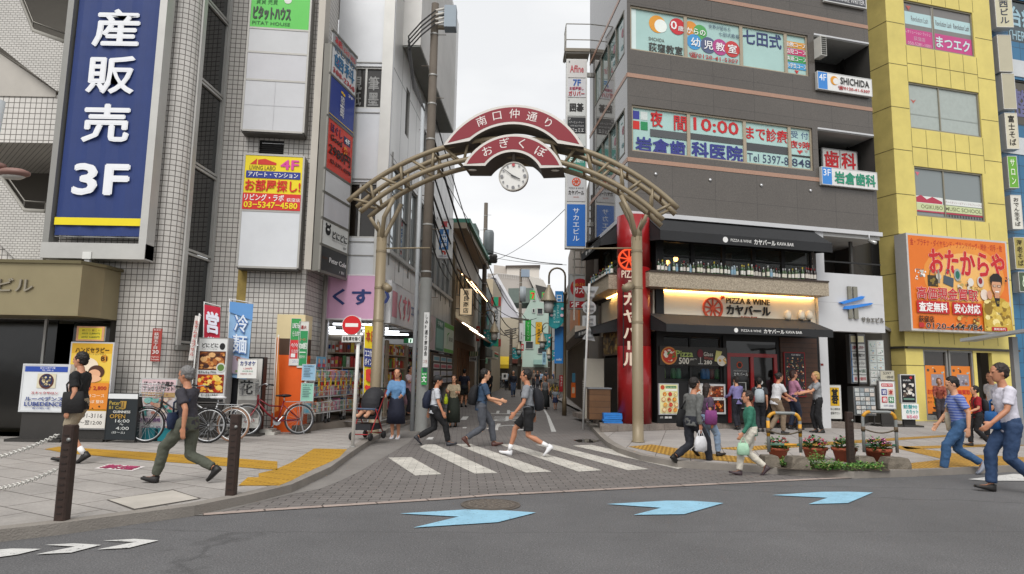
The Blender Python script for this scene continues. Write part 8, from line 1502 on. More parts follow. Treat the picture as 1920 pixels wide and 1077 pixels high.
for i in range(6):
    for j in range(2): fly += [('r', .04+j*.5, .02+i*.163, .48+j*.5, .165+i*.163, rr.choice(('d8dad6', 'dfe3e0', 'cfd8d4'))), ('f', .08+j*.5, .05+i*.163, .44+j*.5, .14+i*.163, ['8ab0a0', 'c89a7a', '9ab0c8', 'b8b8b0', '5a6a6a'], 7)]
WFly = Wall((A(1626, 700, 20.75).x, 20.75), (A(1662, 700, 20.6).x, 20.6)); sign('flyer_board', 'tall leaning board covered in property flyers beside the tenant panels', 'notice board', WFly, (1627, 638, 1661, 724), 'c9cdca', fly, .04, 'aaaaaa', .01, -.1)
rr = random.Random(6); fl2 = [('r', 0, 0, 1, 1, '5f6468')]
for i in range(6):
    for j in range(4): fl2 += [('r', .04+j*.24, .03+i*.16, .25+j*.24, .16+i*.16, rr.choice(('b8bcba', 'a8b0b4', 'c0b8b0', '8a9498'))), ('f', .06+j*.24, .05+i*.16, .23+j*.24, .14+i*.16, ['6a7a80', 'a89080', '4a5055', 'c8c8c4'], 4)]
stand('flyer_case', 'low glazed case of flyers on the pavement below the tenant panels', 'display case', 20.4, (1599, 725, 1643, 780), '5f6468', fl2, legs='two', frame='6a6a68', th=.35)
stand('sign_board', 'white dental sign stand with four coloured character tiles', 'sign board', 20.4, (1647, 714, 1681, 768), 'd6d8d6', [('r', .12, .07, .88, .19, 'b82a30'), ('t', '夜9時まで受付', .16, .09, .84, .17, 'eeeeee', .5), ('r', .1, .28, .46, .5, '2a2f7a'), ('t', '岩', .15, .31, .41, .47, 'e8e8f0', 1), ('r', .54, .28, .9, .5, 'd0b0a0'), ('t', '倉', .59, .31, .85, .47, 'b02a30', 1), ('r', .1, .56, .46, .78, 'b82a30'), ('t', '歯', .15, .59, .41, .75, 'f0e8e8', 1), ('r', .54, .56, .9, .78, '2a7a4a'), ('t', '科', .59, .59, .85, .75, 'e8f0e8', 1), ('t', '5397-8848', .2, .86, .85, .93, '6a6a8a', .3)], legs='plate', frame='9a9a98')
stand('sign_board', 'black salon sign stand with a photograph and white rounded frame', 'sign board', 20.4, (1687, 702, 1719, 757), '1a1c1e', [('r', .06, .03, .94, .97, '141618'), ('f', .1, .3, .92, .8, ['b8b0a4', '5a4a40', '8a8078', 'd8d4cc', '3a3430'], 22), ('t', 'HAIR', .15, .16, .7, .22, 'd0d0d0', .3), ('c', .72, .09, .05, 'b82a30'), ('r', .1, .84, .9, .9, '6a8a7a')], legs='plate', frame='d0d0ce')
stand('price_card', 'hand lettered white haircut price card at the foot of the salon sign', 'sign card', 20.4-.12, (1690, 757, 1724, 787), 'dcdedc', [('t', '前髪90', .1, .06, .9, .32, '3fa0a0', 1), ('t', 'のカット', .25, .38, .95, .64, '3fa0a0', 1), ('t', '¥540', .25, .72, .9, .94, 'd88a9a', 1)], legs='none', th=.02, edge=0)
stand('phone_plate', 'cream plate with a telephone number above the dental stand', 'plate', 20.5, (1650, 695, 1677, 713), 'b8b4a2', [('t', '5397', .2, .12, .8, .42, '4a4a4a', .4), ('t', '−8848', .35, .55, .95, .85, '4a4a4a', .4)], legs='none', th=.03, edge=.01)
# restaurant's side door things
p = A(1124, 780, 17.9); b = MB(); CW = GRID('cabinet_wood', '6d4c30', '3a2616', 2, .16, .006, 0, .2, .5, .4, .4, .15, dscale=3)
b.box((p.x, 18.1, .72), (.56, .55, .8), CW); b.box((p.x, 18.1, 1.135), (.62, .6, .035), M('7d8084', .4, .3)); 
for sx in (-.2, .2):
    for sy in (-.2, .2): b.lathe((p.x+sx, 18.1+sy, .25), [(.03, 0), (.03, .07)], M('2a2a2a', .6), 8)
thing('wooden_cabinet', b, 'wood slatted cabinet with a grey lid by the red corner column', 'cabinet')
p = A(1114, 725, 19.4); b = MB(); b.box((p.x, 19.5, 1.1), (.55, .35, 1.7), M('b5afa2', .5, 0, .08)); b.box((p.x-.285, 19.5, .9), (.02, .3, 1.0), M('8d887c', .5))
for i in range(14): b.box((p.x-.3, 19.5, .45+i*.065), (.02, .3, .03), M('d0ccc2', .5))
thing('outdoor_unit', b, 'tall cream outdoor cooling unit with side slats behind the wooden cabinet', 'outdoor unit')
p = A(1147, 783, 17.75); b = MB(); rr = random.Random(2)
for i in range(5): b.box((p.x+rr.uniform(-.015, .015), 17.75+rr.uniform(-.015, .015), .275+i*.052), (.48, .4, .046), M('2f7fd0', .5, 0, .12, 8), (V((1, .04*rr.uniform(-1, 1), 0)).normalized(), V((0, 1, 0)), Z))
thing('folded_tarp', b, 'stack of folded bright blue tarpaulin on the step', 'tarpaulin')
WSs = Wall((GC.x, GC.y), (GB.x, GB.y)); sign('menu_banner', 'brown food photo banner on the side of the restaurant', 'banner', WGS, ('m', .7, 2.8, 2.05, 2.75), '5a4028', [('f', .03, .05, .97, .95, ['b08a4a', '8a5a2a', 'c8a868', '4a2c18', '9a7a3a'], 70), ('r', .35, .4, .65, .6, '2a1c12')], .04, '3a2c20', .01)
b = MB(); b.wbox(WGS, .5, 3.55, .25, 2.0, -.15, -.1, M('1a1816', .5, 0, .2)); b.build('side_door', gb)
# street light at the corner of the view
p = A(25, 325, 6.5); b = MB(); b.tube([V((-5.6, 6.6, 0)), V((-5.35, 6.6, 4.2))], .07, M('b5b8ba', .5, .2), 12); b.tube([V((-5.4, 6.6, 3.6)), p+V((-.3, 0, .12)), p+V((-.1, 0, .06))], .035, M('7d5d54', .5), 8); o = thing('street_light', b, 'brownish road light head on a pale pole at the edge of the view', 'street light')
b = MB(); b.ell(p, (.17, .1, .05), M('7d5d54', .5, 0, .1), 14, 6); b.ell(p-Z*.035, (.12, .07, .03), M('b8b4ac', .3), 12, 5); b.build('lamp_head', o)
# ================================================================ people
SKIN = ['c08a6c', 'b47d60', 'c99677', 'b98468']
def RX(a): return Matrix.Rotation(a, 3, 'X')
def RY(a): return Matrix.Rotation(a, 3, 'Y')
def cloth(c, s=14): return M(c, .8, 0, .14, s, .35, 22)
CLO = {}
def ruffle(o, size, k):
    if size not in CLO: CLO[size] = bpy.data.textures.new('folds', 'CLOUDS'); CLO[size].noise_scale = size
    m = o.modifiers.new('folds', 'DISPLACE'); m.texture = CLO[size]; m.strength = k; m.mid_level = .5; m.texture_coords = 'LOCAL'
def remesh(o, v, sm=3):
    m = o.modifiers.new('skin', 'REMESH'); m.mode = 'VOXEL'; m.voxel_size = v; m.use_smooth_shade = True
    m = o.modifiers.new('smooth', 'SMOOTH'); m.factor = .5; m.iterations = sm
def ering(c, rx, ry, ax=None, n=14):
    u, w = ax or (V((1, 0, 0)), V((0, 1, 0))); return [c+u*(rx*math.cos(2*math.pi*j/n))+w*(ry*math.sin(2*math.pi*j/n)) for j in range(n)]
NP = [0]
def person(label, pos, yaw, h, top='333', bottom='222', kind='trousers', stride=0.0, front=1, arms=((15, 25, 8), (-15, 25, 8)), lean=3, hair='1c1614', style='short', sleeve='short', shoes='1c1a19', female=False, head=(0, 0), far=False, pattern=None, sock=None, cat='person', hem=.5, bag=(), apron=None):
    k = h/1.72; rr = random.Random(NP[0]); NP[0] += 1; sk = M(SKIN[rr.randrange(4)], .5, 0, .05, 10)
    L1, L2 = .425, .415; ank = .085; st = stride/2/k
    hz = ank+math.sqrt(max((L1+L2)**2*.985-st*st, .3)); hw = .085 if female else .09; sw = .155 if female else .178
    T = lambda p: V(p)
    def up(p):   # upper body leans about the hips
        q = RX(-math.radians(lean))@V((p[0], p[1], p[2])); return V((q.x, q.y, q.z+hz))
    legs = []
    for s_ in (-1, 1):
        f = 1 if s_ == front else -1; hip = V((s_*hw, 0, hz-.02)); lift = .0 if f > 0 or st < .08 else min(.12, st*.32)
        an = V((s_*hw*.8, f*st, ank+lift)); d = an-hip; D = min(d.length, L1+L2-.004); a = (L1*L1-L2*L2+D*D)/(2*D); hh = math.sqrt(max(L1*L1-a*a, 0)); fw = V((0, 1, 0))-d.normalized()*d.normalized().y; fw.normalize()
        kn = hip+d.normalized()*a+fw*hh; pitch = (-.25 if f > 0 else .75)*min(1, st/.25); legs.append((hip, kn, an, pitch))
    arml = []
    for i, s_ in enumerate((-1, 1)):
        sw_, el, ab = arms[i]; sh = V((s_*sw, 0, .44)); R1 = RY(-s_*math.radians(ab))@RX(math.radians(sw_)); e = sh+R1@V((0, 0, -.275)); R2 = RY(-s_*math.radians(ab*.2))@RX(math.radians(sw_+el)); w = e+R2@V((0, 0, -.245)); arml.append((sh, e, w, R2))
    sk_ = MB()
    # torso, neck and head as one run of sections
    tor = [(-.08, .13, .095, 0), (.02, .15, .11, 0), (.14, .13 if not female else .115, .095, .005), (.27, .14, .105, .01), (.38, .155, .105, .0), (.45, .13, .08, -.005), (.485, .065, .058, -.005), (.53, .052, .055, .0), (.575, .05, .055, .01)]
    sk_.loft([[up(p) for p in ering(V((0, y, z)), rx, ry)] for z, rx, ry, y in tor], sk)
    hc = V((0, .012, .675)); HR = Matrix.Rotation(math.radians(head[0]), 3, 'Z')@RX(-math.radians(head[1]))
    def hp(p): return up(hc+HR@V(p))
    prof = [(-.118, .022, .026, .05), (-.105, .045, .05, .035), (-.075, .058, .074, .018), (-.03, .068, .09, .006), (.02, .074, .097, 0), (.06, .073, .095, -.004), (.09, .058, .078, -.008), (.11, .03, .04, -.01)]
    sk_.loft([[hp(p) for p in ering(V((0, y, z)), rx, ry)] for z, rx, ry, y in prof], sk)
    sk_.tube([hp((0, .092, .015)), hp((0, .108, -.015)), hp((0, .112, -.03)), hp((0, .092, -.04))], [.008, .012, .015, .008], sk, 8)
    for s_ in (-1, 1): sk_.ell(hp((s_*.077, -.005, -.012)), (.012, .022, .032), sk, 8, 6); sk_.tube([hp((s_*.015, .094, .025)), hp((s_*.05, .08, .025))], .009, sk, 6)
    for sh, e, w, R2 in arml:
        sk_.tube([up(p) for p in (sh, sh+(e-sh)*.35, e, e+(w-e)*.3, w)], [.05, .047, .036, .037, .026], sk, 12)
        # hand: palm, four fingers of different length, a thumb from the palm's side
        hx = RY(0)@V((1, 0, 0)); s_ = -1 if sh.x < 0 else 1; dn = R2@V((0, 0, -1)); fwd = R2@V((0, 1, 0)); inn = V((-s_, 0, 0))
        P = lambda a, b, c: up(w+dn*a+fwd*b+inn*c)
        sk_.loft([[P(a, b+q*math.cos(t), c_+th*math.sin(t)) for t in [2*math.pi*j/10 for j in range(10)]] for a, b, c_, q, th in ((-.02, 0, 0, .024, .022), (.02, .0, .0, .032, .018), (.06, .003, .004, .040, .016), (.092, .003, .008, .036, .013))], sk)
        for j, (b_, ln) in enumerate(((.030, .072), (.011, .080), (-.009, .074), (-.027, .058))):
            cu = rr.uniform(.35, .6); sk_.tube([P(.08, b_, .006), P(.092+ln*.4, b_*1.04, .012), P(.092+ln*.75, b_*1.02, .012+ln*cu*.45), P(.092+ln*.95, b_, .014+ln*cu)], [.0098, .0095, .0088, .0075], sk, 7)
        sk_.tube([P(.02, .028, .006), P(.045, .052, .016), P(.075, .058, .026)], [.013, .0115, .009], sk, 7)
    for hip, kn, an, pt in legs:
        sk_.tube([hip+V((0, 0, .03)), hip+(kn-hip)*.4, kn, kn+(an-kn)*.3+V((0, -.012, 0)), kn+(an-kn)*.75, an], [.085, .075, .052, .054, .038, .034], sk, 12)
        F_ = RX(-pt); sk_.tube([an, an+F_@V((0, .04, -.045)), an+F_@V((0, .13, -.062))], [.034, .036, .022], sk, 10)
    o = bpy.data.objects.new('person', None)
    b = sk_.build('person', None, False); b.location = pos; b.rotation_euler = (0, 0, yaw); b.scale = (k,)*3; remesh(b, .017 if far else .0095, 2); tag(b, label, cat); WORLD[b.name] = V((0, 0, 0))
    def piece(name, mb, v=None, sm=4):
        q = mb.build(name, b, False)
        if v: remesh(q, v, sm)
        return q
    vx = .024 if far else .014; cm = cloth(top) if not pattern else pattern
    # upper garment
    c = MB(); low = -.10 if kind != 'skirt' else -.02
    tz = [(low, .158, .122, 0), (.03, .162, .122, 0), (.14, .146 if not female else .13, .112, .006), (.28, .158, .124 if not female else .13, .014), (.38, .17, .12, .002), (.452, .14, .094, -.006), (.485, .076, .068, -.006)]
    c.loft([[up(p) for p in ering(V((0, y, z)), rx, ry)] for z, rx, ry, y in tz], cm)
    for sh, e, w, R2 in arml:
        if sleeve == 'long': c.tube([up(p) for p in (sh+V((-.06 if sh.x > 0 else .06, 0, .0)), sh, sh+(e-sh)*.4, e, e+(w-e)*.5, e+(w-e)*.96)], [.07, .066, .062, .05, .047, .042], cm, 12)
        elif sleeve == 'short': c.tube([up(p) for p in (sh+V((-.06 if sh.x > 0 else .06, 0, 0)), sh, sh+(e-sh)*.4, sh+(e-sh)*.72)], [.07, .067, .066, .066], cm, 12)
    ruffle(piece('shirt', c, vx, 3), .11, .03)
    if apron: c = MB(); c.loft([[up(p) for p in ering(V((0, .01, z)), rx, ry)] for z, rx, ry in ((-.55, .19, .15), (-.1, .172, .135), (.14, .158, .126), (.36, .15, .135))], cloth(apron)); piece('apron', c)
    c = MB(); cb = cloth(bottom)
    if kind == 'skirt':
        c.loft([ering(V((0, 0, z)), rx, ry) for z, rx, ry in ((hz+.1, .15, .115), (hz-.02, .185, .145), (hz-.25, .215, .185+st*.25), (hz-hem+.0, .235, .2+st*.5), (hz-hem-.0, .225, .19+st*.5))], cb); piece('skirt', c)
    else:
        c.loft([ering(V((0, 0, z)), rx, ry) for z, rx, ry in ((hz-.1, .15, .12), (hz-.03, .168, .128), (hz+.06, .16, .12), (hz+.09, .152, .115))], cb)
        for hip, kn, an, pt in legs:
            if kind == 'shorts': c.tube([hip+V((0, 0, .03)), hip+(kn-hip)*.4, hip+(kn-hip)*.8], [.10, .10, .094], cb, 12)
            else: c.tube([hip+V((0, 0, .03)), hip+(kn-hip)*.4, kn, kn+(an-kn)*.4+V((0, -.008, 0)), kn+(an-kn)*.93], [.102, .097, .08, .074, .064], cb, 12)
        ruffle(piece('trousers' if kind != 'shorts' else 'shorts', c, vx, 3), .10, .03)
    for hip, kn, an, pt in legs:
        c = MB(); F_ = RX(-pt); ms = M(shoes, .5, 0, .1, 12); q = lambda p: an+F_@V(p)
        c.loft([[q((x*wd, y, z)) for x, z in ((-1, -.082), (1, -.082), (1.05, -.05), (.8, tz_), (-.8, tz_), (-1.05, -.05))] for y, wd, tz_ in ((-.065, .022, -.035), (-.05, .036, .02), (.0, .040, .022), (.06, .044, -.02), (.13, .047, -.042), (.175, .036, -.055), (.19, .018, -.065))], ms); piece('shoe', c)
        if sock: c = MB(); c.tube([an+V((0, 0, .0)), an+(kn-an)*.3], [.04, .045], M(sock, .8), 10); piece('sock', c)
    c = MB(); hm = M(hair, .55, 0, .25, 40, .3, 60)
    ax = (up(V((1, 0, 0)))-up(V((0, 0, 0))), up(V((0, 1, 0)))-up(V((0, 0, 0))), up(V((0, 0, 1)))-up(V((0, 0, 0)))); ax = tuple((HR@a if False else a).normalized() for a in ax); ax = tuple((hp(a)-hp((0, 0, 0))).normalized() for a in (V((1, 0, 0)), V((0, 1, 0)), V((0, 0, 1))))
    c.ell(hp((0, -.024, .03)), (.087, .106, .105), hm, 16, 10, ax)
    if style in ('bob', 'long'):
        dn_ = -.10 if style == 'bob' else -.26
        c.loft([[hp(p) for p in ering(V((0, y, z)), rx, ry)] for z, rx, ry, y in ((.05, .085, .085, -.03), (-.03, .092, .075, -.045), (-.08, .088, .06, -.055), (dn_, .065, .035, -.075))], hm)
    if style == 'bun': c.ell(hp((0, -.12, .05)), (.04, .04, .04), hm, 10, 7)
    if style == 'short': c.ell(hp((0, -.05, -.03)), (.074, .06, .06), hm, 12, 7, ax)
    ruffle(piece('hair', c, .010 if not far else .02, 1), .022, .026)
    if style == 'cap' or hair == 'cap':
        c = MB(); mc = M('1c1c1e', .7); c.ell(hp((0, -.012, .045)), (.093, .112, .095), mc, 16, 8, ax); c.loft([[hp(p) for p in ering(V((0, .1, .045)), .07, .075)], [hp(p) for p in ering(V((0, .1, .055)), .068, .073)]], mc); piece('cap', c)
    if not far:
        for s_ in (-1, 1): c = MB(); c.ell(hp((s_*.03, .088, .008)), (.013, .006, .007), M('221815', .3), 8, 5, ax); piece('eye', c)
        c = MB(); c.ell(hp((0, .088, -.062)), (.022, .008, .007), M('96564c', .5), 10, 5, ax); piece('mouth', c)
    # bags and things carried are things of their own
    for bg in bag:
        ty, col, lab = bg[:3]; c = MB(); m = cloth(col, 9)
        if ty == 'backpack': c.loft([[up(p) for p in ering(V((0, y, z)), rx, ry)] for z, rx, ry, y in ((.0, .10, .05, -.19), (.02, .145, .085, -.2), (.2, .15, .1, -.21), (.36, .14, .08, -.19), (.43, .09, .04, -.16))], m); [c.tube([up(V((s_*.1, -.13, .44))), up(V((s_*.11, .02, .49))), up(V((s_*.12, .125, .36))), up(V((s_*.13, .1, .14))), up(V((s_*.13, -.13, .08)))], .02, m, 6, sq=.5) for s_ in (-1, 1)]
        if ty in ('shoulder', 'pouch'):
            s_ = bg[3]; z0, hh_, w_ = (-.12, .3, .17) if ty == 'shoulder' else (-.04, .2, .15); xx = s_*.2 if ty == 'shoulder' else s_*.1; yy = -.02 if ty == 'shoulder' else .15
            au, av = ((V((0, 1, 0)), V((1, 0, 0))) if ty == 'shoulder' else (V((1, 0, 0)), V((0, 1, 0))))
            c.loft([[up(p) for p in ering(V((xx, yy, z)), w_*q, .06*q2, (au, av))] for z, q, q2 in ((z0-.02, .8, .6), (z0, .98, 1), (z0+hh_*.6, 1, 1.1), (z0+hh_, .9, .7), (z0+hh_+.01, .8, .3))], m)
            c.tube([up(V((xx+s_*.01, yy-.08 if ty == 'shoulder' else yy-.05, z0+hh_))), up(V((s_*.13, -.1, .3))), up(V((s_*.11 if ty == 'shoulder' else -s_*.12, -.02, .475))), up(V((s_*.14, .12, .3))), up(V((xx+s_*.01, yy+.08 if ty == 'shoulder' else yy, z0+hh_)))], .014, m, 6)
        if ty == 'hand':
            s_ = bg[3]; sh, e, w, R2 = arml[0 if s_ < 0 else 1]; g = up(w)+V((0, 0, -.09)); sz_ = bg[4] if len(bg) > 4 else 1.0
            c.loft([ering(g+V((0, 0, z*sz_)), rx*sz_, ry*sz_, (V((0, 1, 0)), V((1, 0, 0)))) for z, rx, ry in ((-.42, .12, .05), (-.4, .15, .08), (-.25, .15, .09), (-.14, .12, .05), (-.12, .10, .03))], m)
            for x in (-.03, .03): c.tube([g+V((x, -.07*sz_, -.13*sz_)), g+V((x*.3, -.02, .0)), g+V((x*.3, .02, .0)), g+V((x, .07*sz_, -.13*sz_))], .007, m, 5)
        if ty == 'card': s_ = bg[3]; sh, e, w, R2 = arml[0 if s_ < 0 else 1]; g = up(w)+V((-s_*.05, .11, .03)); c.box(g, (.17, .02, .22), m, (V((1, 0, 0)), V((0, .8, .6)), V((0, -.6, .8))))
        q = c.build({'backpack': 'backpack', 'shoulder': 'shoulder_bag', 'pouch': 'waist_pouch', 'hand': 'carrier_bag', 'card': 'clipboard'}[ty], None, False); q.location = pos; q.rotation_euler = (0, 0, yaw); q.scale = (k,)*3; tag(q, lab, {'backpack': 'backpack', 'shoulder': 'bag', 'pouch': 'bag', 'hand': 'bag', 'card': 'clipboard'}[ty])
    return b
def P_(label, px, fy, hy, z=.0, yaw=90, Y=None, **kw):
    p = G(px, fy, z) if Y is None else A(px, 700, Y); p = V((p.x, p.y, z)); h = A(px, hy, p.y).z-z
    return person(label, p, math.radians(yaw), h, **kw)
def stripes(c1, c2):
    k = ('str', c1, c2)
    if k in MATS: return MATS[k]
    m, t, b = newmat('striped_cloth'); tcn = nd(t, 'ShaderNodeTexCoord'); w = nd(t, 'ShaderNodeTexWave', wave_type='BANDS', bands_direction='Z'); w.inputs['Scale'].default_value = 7; w.inputs['Distortion'].default_value = .4; r = nd(t, 'ShaderNodeValToRGB'); r.color_ramp.elements[0].position = .45; r.color_ramp.elements[1].position = .55; r.color_ramp.elements[0].color = (*rgb(c1), 1); r.color_ramp.elements[1].color = (*rgb(c2), 1)
    t.links.new(tcn.outputs['Object'], w.inputs[0]); t.links.new(w.outputs[0], r.inputs[0]); t.links.new(r.outputs[0], b.inputs['Base Color']); b.inputs['Roughness'].default_value = .85; MATS[k] = m; return m
def blotch(c1, c2, sc_=14):
    m, t, b = newmat('patterned_cloth'); tcn = nd(t, 'ShaderNodeTexCoord'); w = nd(t, 'ShaderNodeTexVoronoi'); w.inputs['Scale'].default_value = sc_; r = nd(t, 'ShaderNodeValToRGB'); r.color_ramp.elements[0].position = .3; r.color_ramp.elements[1].position = .5; r.color_ramp.elements[0].color = (*rgb(c1), 1); r.color_ramp.elements[1].color = (*rgb(c2), 1)
    t.links.new(tcn.outputs['Object'], w.inputs[0]); t.links.new(w.outputs[0], r.inputs[0]); t.links.new(r.outputs[0], b.inputs['Base Color']); b.inputs['Roughness'].default_value = .85; return m
P_('man in black T-shirt and beige shorts passing the massage board', 138, 868, 657, .1, 92, top='141416', bottom='8f8470', kind='shorts', stride=.35, arms=((-12, 30, 10), (12, 35, 8)), hair='17120f', sock='e0e0e0', bag=(('shoulder', '1b1a1b', 'black shoulder bag of the man in beige shorts', -1),))
P_('grey haired man in dark polo and olive trousers striding with a waist pouch', 345, 906, 673, .1, 84, top='35333a', bottom='4f5247', stride=.68, front=-1, arms=((-22, 30, 12), (24, 30, 10)), hair='6f6d6c', lean=7, head=(0, 6), bag=(('pouch', '1d2842', 'navy waist pouch worn by the grey haired man', -1),))
P_('woman in denim shirt and navy skirt standing by the stroller', 741, 823, 690, .0, 178, top='5f86ad', bottom='1c1f30', kind='skirt', hem=.55, stride=.05, arms=((25, 55, 8), (25, 55, 8)), female=True, style='bob', hair='2a1d18', shoes='c8c8cc', sleeve='long')
P_('shop assistant in pink apron reading a clipboard inside the drugstore', 768, 0, 686, .25, 235, Y=19.4, top='c8b8bc', bottom='2a2a30', stride=.05, arms=((35, 70, 5), (35, 70, 5)), female=True, style='bob', apron='b8909c', bag=(('card', '5a1c2a', 'dark red clipboard held by the drugstore assistant', -1),))
P_('woman in white T-shirt, black cap and black trousers with a navy backpack', 812, 836, 697, 0, -82, top='b9bcc2', bottom='151518', stride=.62, front=1, arms=((-18, 12, 10), (15, 15, 12)), female=True, style='cap', lean=5, bag=(('backpack', '1c2236', 'navy backpack on the woman with the black cap'),), shoes='2a2a30')
P_('woman in beige top and long dark green skirt carrying a lime bag', 852, 0, 703, 0, 175, Y=18.6, top='a89a80', bottom='2a3028', kind='skirt', hem=.75, stride=.2, arms=((30, 70, 10), (35, 75, 8)), female=True, style='bob', hair='2c1e18', bag=(('hand', 'b8c822', 'lime green carrier bag held by the woman in beige', 1, .8),))
P_('man in navy T-shirt and shorts walking away down the side street', 869, 764, 691, 0, -5, top='1b1d2c', bottom='2c2d2a', kind='shorts', stride=.3, arms=((10, 30, 10), (-10, 20, 10)), hair='141110', far=True)
P_('man in blue T-shirt and grey trousers with a black backpack on the crossing', 900, 838, 686, 0, -78, top='33475f', bottom='4c4f56', stride=.6, front=-1, arms=((20, 55, 10), (25, 60, 8)), hair='17120f', lean=6, shoes='4a2a24', bag=(('backpack', '17171a', 'black backpack on the man in the blue T-shirt'),))
P_('man in grey T-shirt, black shorts and white trainers striding over the crossing', 991, 856, 683, 0, 82, top='7f8287', bottom='151517', kind='shorts', stride=.72, front=1, arms=((14, 30, 10), (-20, 25, 10)), hair='17110e', lean=5, shoes='d8d8da', sock='dcdcdc', bag=(('backpack', '16171d', 'dark rucksack on the man in the grey T-shirt'),))
P_('man in pale blue shirt and dark trousers pulling a black case away', 949, 732, 695, 0, 0, top='8fa5c2', bottom='1c1d22', stride=.25, arms=((5, 10, 10), (-5, 10, 10)), far=True)
c = A(953, 722, 57); b = MB(); b.box((c.x+.25, 58.2, .38), (.36, .25, .56), M('17171a', .5)); b.tube([(c.x+.18, 58.2, .66), (c.x+.18, 58.1, .95), (c.x+.32, 58.1, .95), (c.x+.32, 58.2, .66)], .012, M('555', .4), 5); thing('suitcase', b, 'black suitcase wheeled by the man in the pale blue shirt', 'suitcase')
P_('man in dark jacket and blue jeans coming up the street', 962, 745, 695, 0, 180, top='1b1c26', bottom='3a4a62', stride=.3, sleeve='long', hair='8a8684', far=True)
P_('woman in grey vest and long dark skirt walking with a child', 1022, 768, 704, 0, 178, top='6f7174', bottom='26292a', kind='skirt', hem=.78, stride=.25, female=True, style='bob', hair='17130f', far=True, sleeve='none')
P_('small child in grey top and navy skirt beside the woman in the long skirt', 1041, 769, 727, 0, 180, top='8a929c', bottom='1f2748', kind='skirt', hem=.35, stride=.12, female=True, style='bob', hair='1c1512', far=True, cat='child')
P_('person in black with a white bag by the drum pole', 917, 752, 694, 0, 150, top='151517', bottom='1a1a1c', stride=.2, sleeve='long', far=True, bag=(('hand', 'd0d0d0', 'white bag of the person in black by the drum pole', 1, .7),))
for i, (x, y, Y, c, lab, yw) in enumerate(((1001, 694, 68, '9a8a80', 'distant shopper in tan at the bend', 170), (1008, 695, 64, '1f1f24', 'distant shopper in black with a pale bag strap', 175), (1014, 696, 72, '8aa0b8', 'distant shopper in light blue', 10), (1024, 694, 78, '2a2c34', 'distant walker in charcoal near the green canopy', 0), (1032, 695, 82, 'b8b4ae', 'distant walker in cream near the green canopy', 180), (1039, 696, 76, '2f3a56', 'distant walker in navy near the blue banner', 170), (1046, 697, 80, '7a3a3a', 'distant walker in dull red near the blue banner', 5))):
    P_(lab, x, 0, y, 0, yw, Y=Y, top=c, bottom=['2a2a2e', '3a3c44', '222'][i % 3], stride=.2, far=True, female=i % 2 == 1, style='bob' if i % 2 else 'short')
# east side of the crossing
P_('man in grey jacket and dark trousers with a big black shoulder bag', 1299, 876, 699, 0, -62, top='5f605e', bottom='22242c', stride=.65, front=1, arms=((10, 30, 8), (-12, 25, 8)), hair='1c1614', sleeve='long', lean=6, bag=(('shoulder', '131315', 'big black shoulder bag of the man in the grey jacket', -1), ('hand', 'c9c9cc', 'white carrier bag hanging beside the man in the grey jacket', 1, .9)))
P_('woman in pale blue jeans walking just beyond the man in grey', 1326, 856, 716, .1, -70, top='4a3a4c', bottom='7f95b0', stride=.4, arms=((10, 30, 8), (-12, 25, 8)), female=True, style='long', hair='231813', bag=(('shoulder', '7a3a72', 'purple bag of the woman in pale jeans', 1),))
P_('person in lilac shirt standing before the restaurant window', 1384, 806, 706, .1, 20, top='7f78a8', bottom='1e1f28', stride=.08, hair='2a2320', sleeve='long', arms=((25, 50, 8), (25, 50, 8)))
P_('child in green top and white trousers carrying a pale green bag', 1411, 892, 729, 0, 80, top='2f6a56', bottom='c5bfb2', stride=.4, front=-1, arms=((12, 25, 10), (-18, 20, 10)), hair='2a1b15', shoes='3a2c30', lean=4, sleeve='long', cat='child', bag=(('hand', '9fc4a8', 'pale green shopping bag of the child in white trousers', -1, .8),))
P_('person with a pale grey backpack facing the restaurant door', 1426, 810, 708, .1, -20, top='2c2c30', bottom='25262c', stride=.12, hair='181310', bag=(('backpack', '9fa8ae', 'pale grey backpack turned to the passers before the red door'),))
P_('woman in white top leaning over the half hidden stroller', 1456, 815, 697, .1, -75, top='c5c5c8', bottom='7a6a58', stride=.3, arms=((40, 35, 5), (40, 35, 5)), female=True, style='bun', hair='1c1411', lean=12)
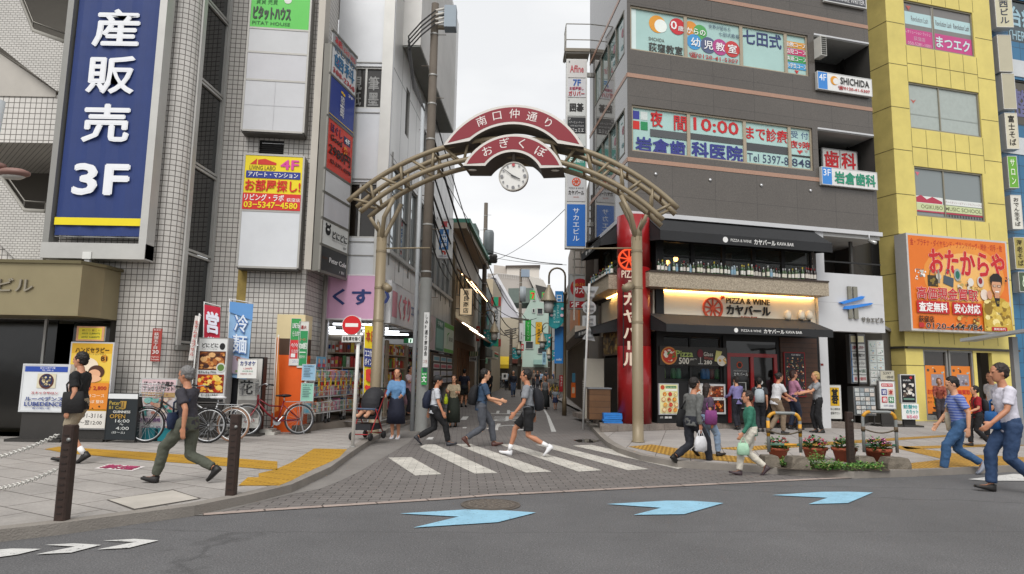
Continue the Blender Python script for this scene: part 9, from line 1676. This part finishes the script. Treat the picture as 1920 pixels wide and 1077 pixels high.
P_('woman in pink blouse and navy trousers facing her friend', 1489, 806, 694, .1, -85, top='a8758e', bottom='1f2638', stride=.15, arms=((35, 50, 8), (30, 55, 8)), female=True, style='bob', hair='3a241e', sleeve='long')
P_('blonde woman in grey T-shirt and black trousers reaching forward', 1536, 812, 697, .1, 88, top='85888c', bottom='17171a', stride=.1, arms=((50, 30, 6), (45, 35, 6)), female=True, style='bob', hair='a88a58')
P_('elderly woman in red patterned coat pushing a trolley', 1759, 0, 708, .1, 150, Y=22.6, pattern=blotch('6a1f1c', '8f4a38'), bottom='3a3438', stride=.2, arms=((35, 45, 6), (35, 45, 6)), female=True, style='bob', hair='6f3f2c', sleeve='long', lean=12)
P_('man in blue striped T-shirt and jeans striding with a cream bag', 1806, 890, 699, .0, 78, pattern=stripes('4a5fa8', '7f8cb8'), bottom='34557a', stride=.62, front=-1, arms=((-15, 25, 10), (18, 25, 10)), hair='17110e', lean=6, head=(0, 15), shoes='8a8f9c', bag=(('shoulder', 'b8ae9a', 'cream cloth bag of the man in stripes', 1),))
P_('child in red T-shirt and black trousers beyond the striped man', 1838, 838, 722, .1, 75, top='8a1420', bottom='17171a', stride=.3, hair='1a1412', arms=((10, 60, 8), (-5, 25, 8)), bag=(('backpack', '1c1c20', 'black rucksack of the child in red'),))
P_('man in white T-shirt and black trousers near the blue building', 1869, 826, 696, .1, 95, top='c2c2c6', bottom='1a1a1e', stride=.35, hair='231b17', arms=((8, 30, 8), (-8, 25, 8)), bag=(('hand', '1c1c1e', 'black bag held by the man in the white T-shirt', 1, .9),))
P_('large man in white T-shirt and blue jeans at the edge of the view', 1903, 925, 676, .0, 80, top='c8c5d0', bottom='2a3f5f', stride=.5, front=1, arms=((25, 30, 12), (-10, 25, 10)), hair='2a201c', lean=6, bag=(('pouch', '2a5f9a', 'bright blue waist pouch on the large man', 1),))
q = WG.at(1440, 520, -1.3); person('restaurant guest in pale blue shirt seated upstairs with back to the window', V((q.x, q.y, zledge0-.45)), 0, 1.66, top='9fb0c8', bottom='22252c', stride=.05, arms=((20, 60, 8), (20, 60, 8)), hair='1a1412', sleeve='long', far=True, lean=8)
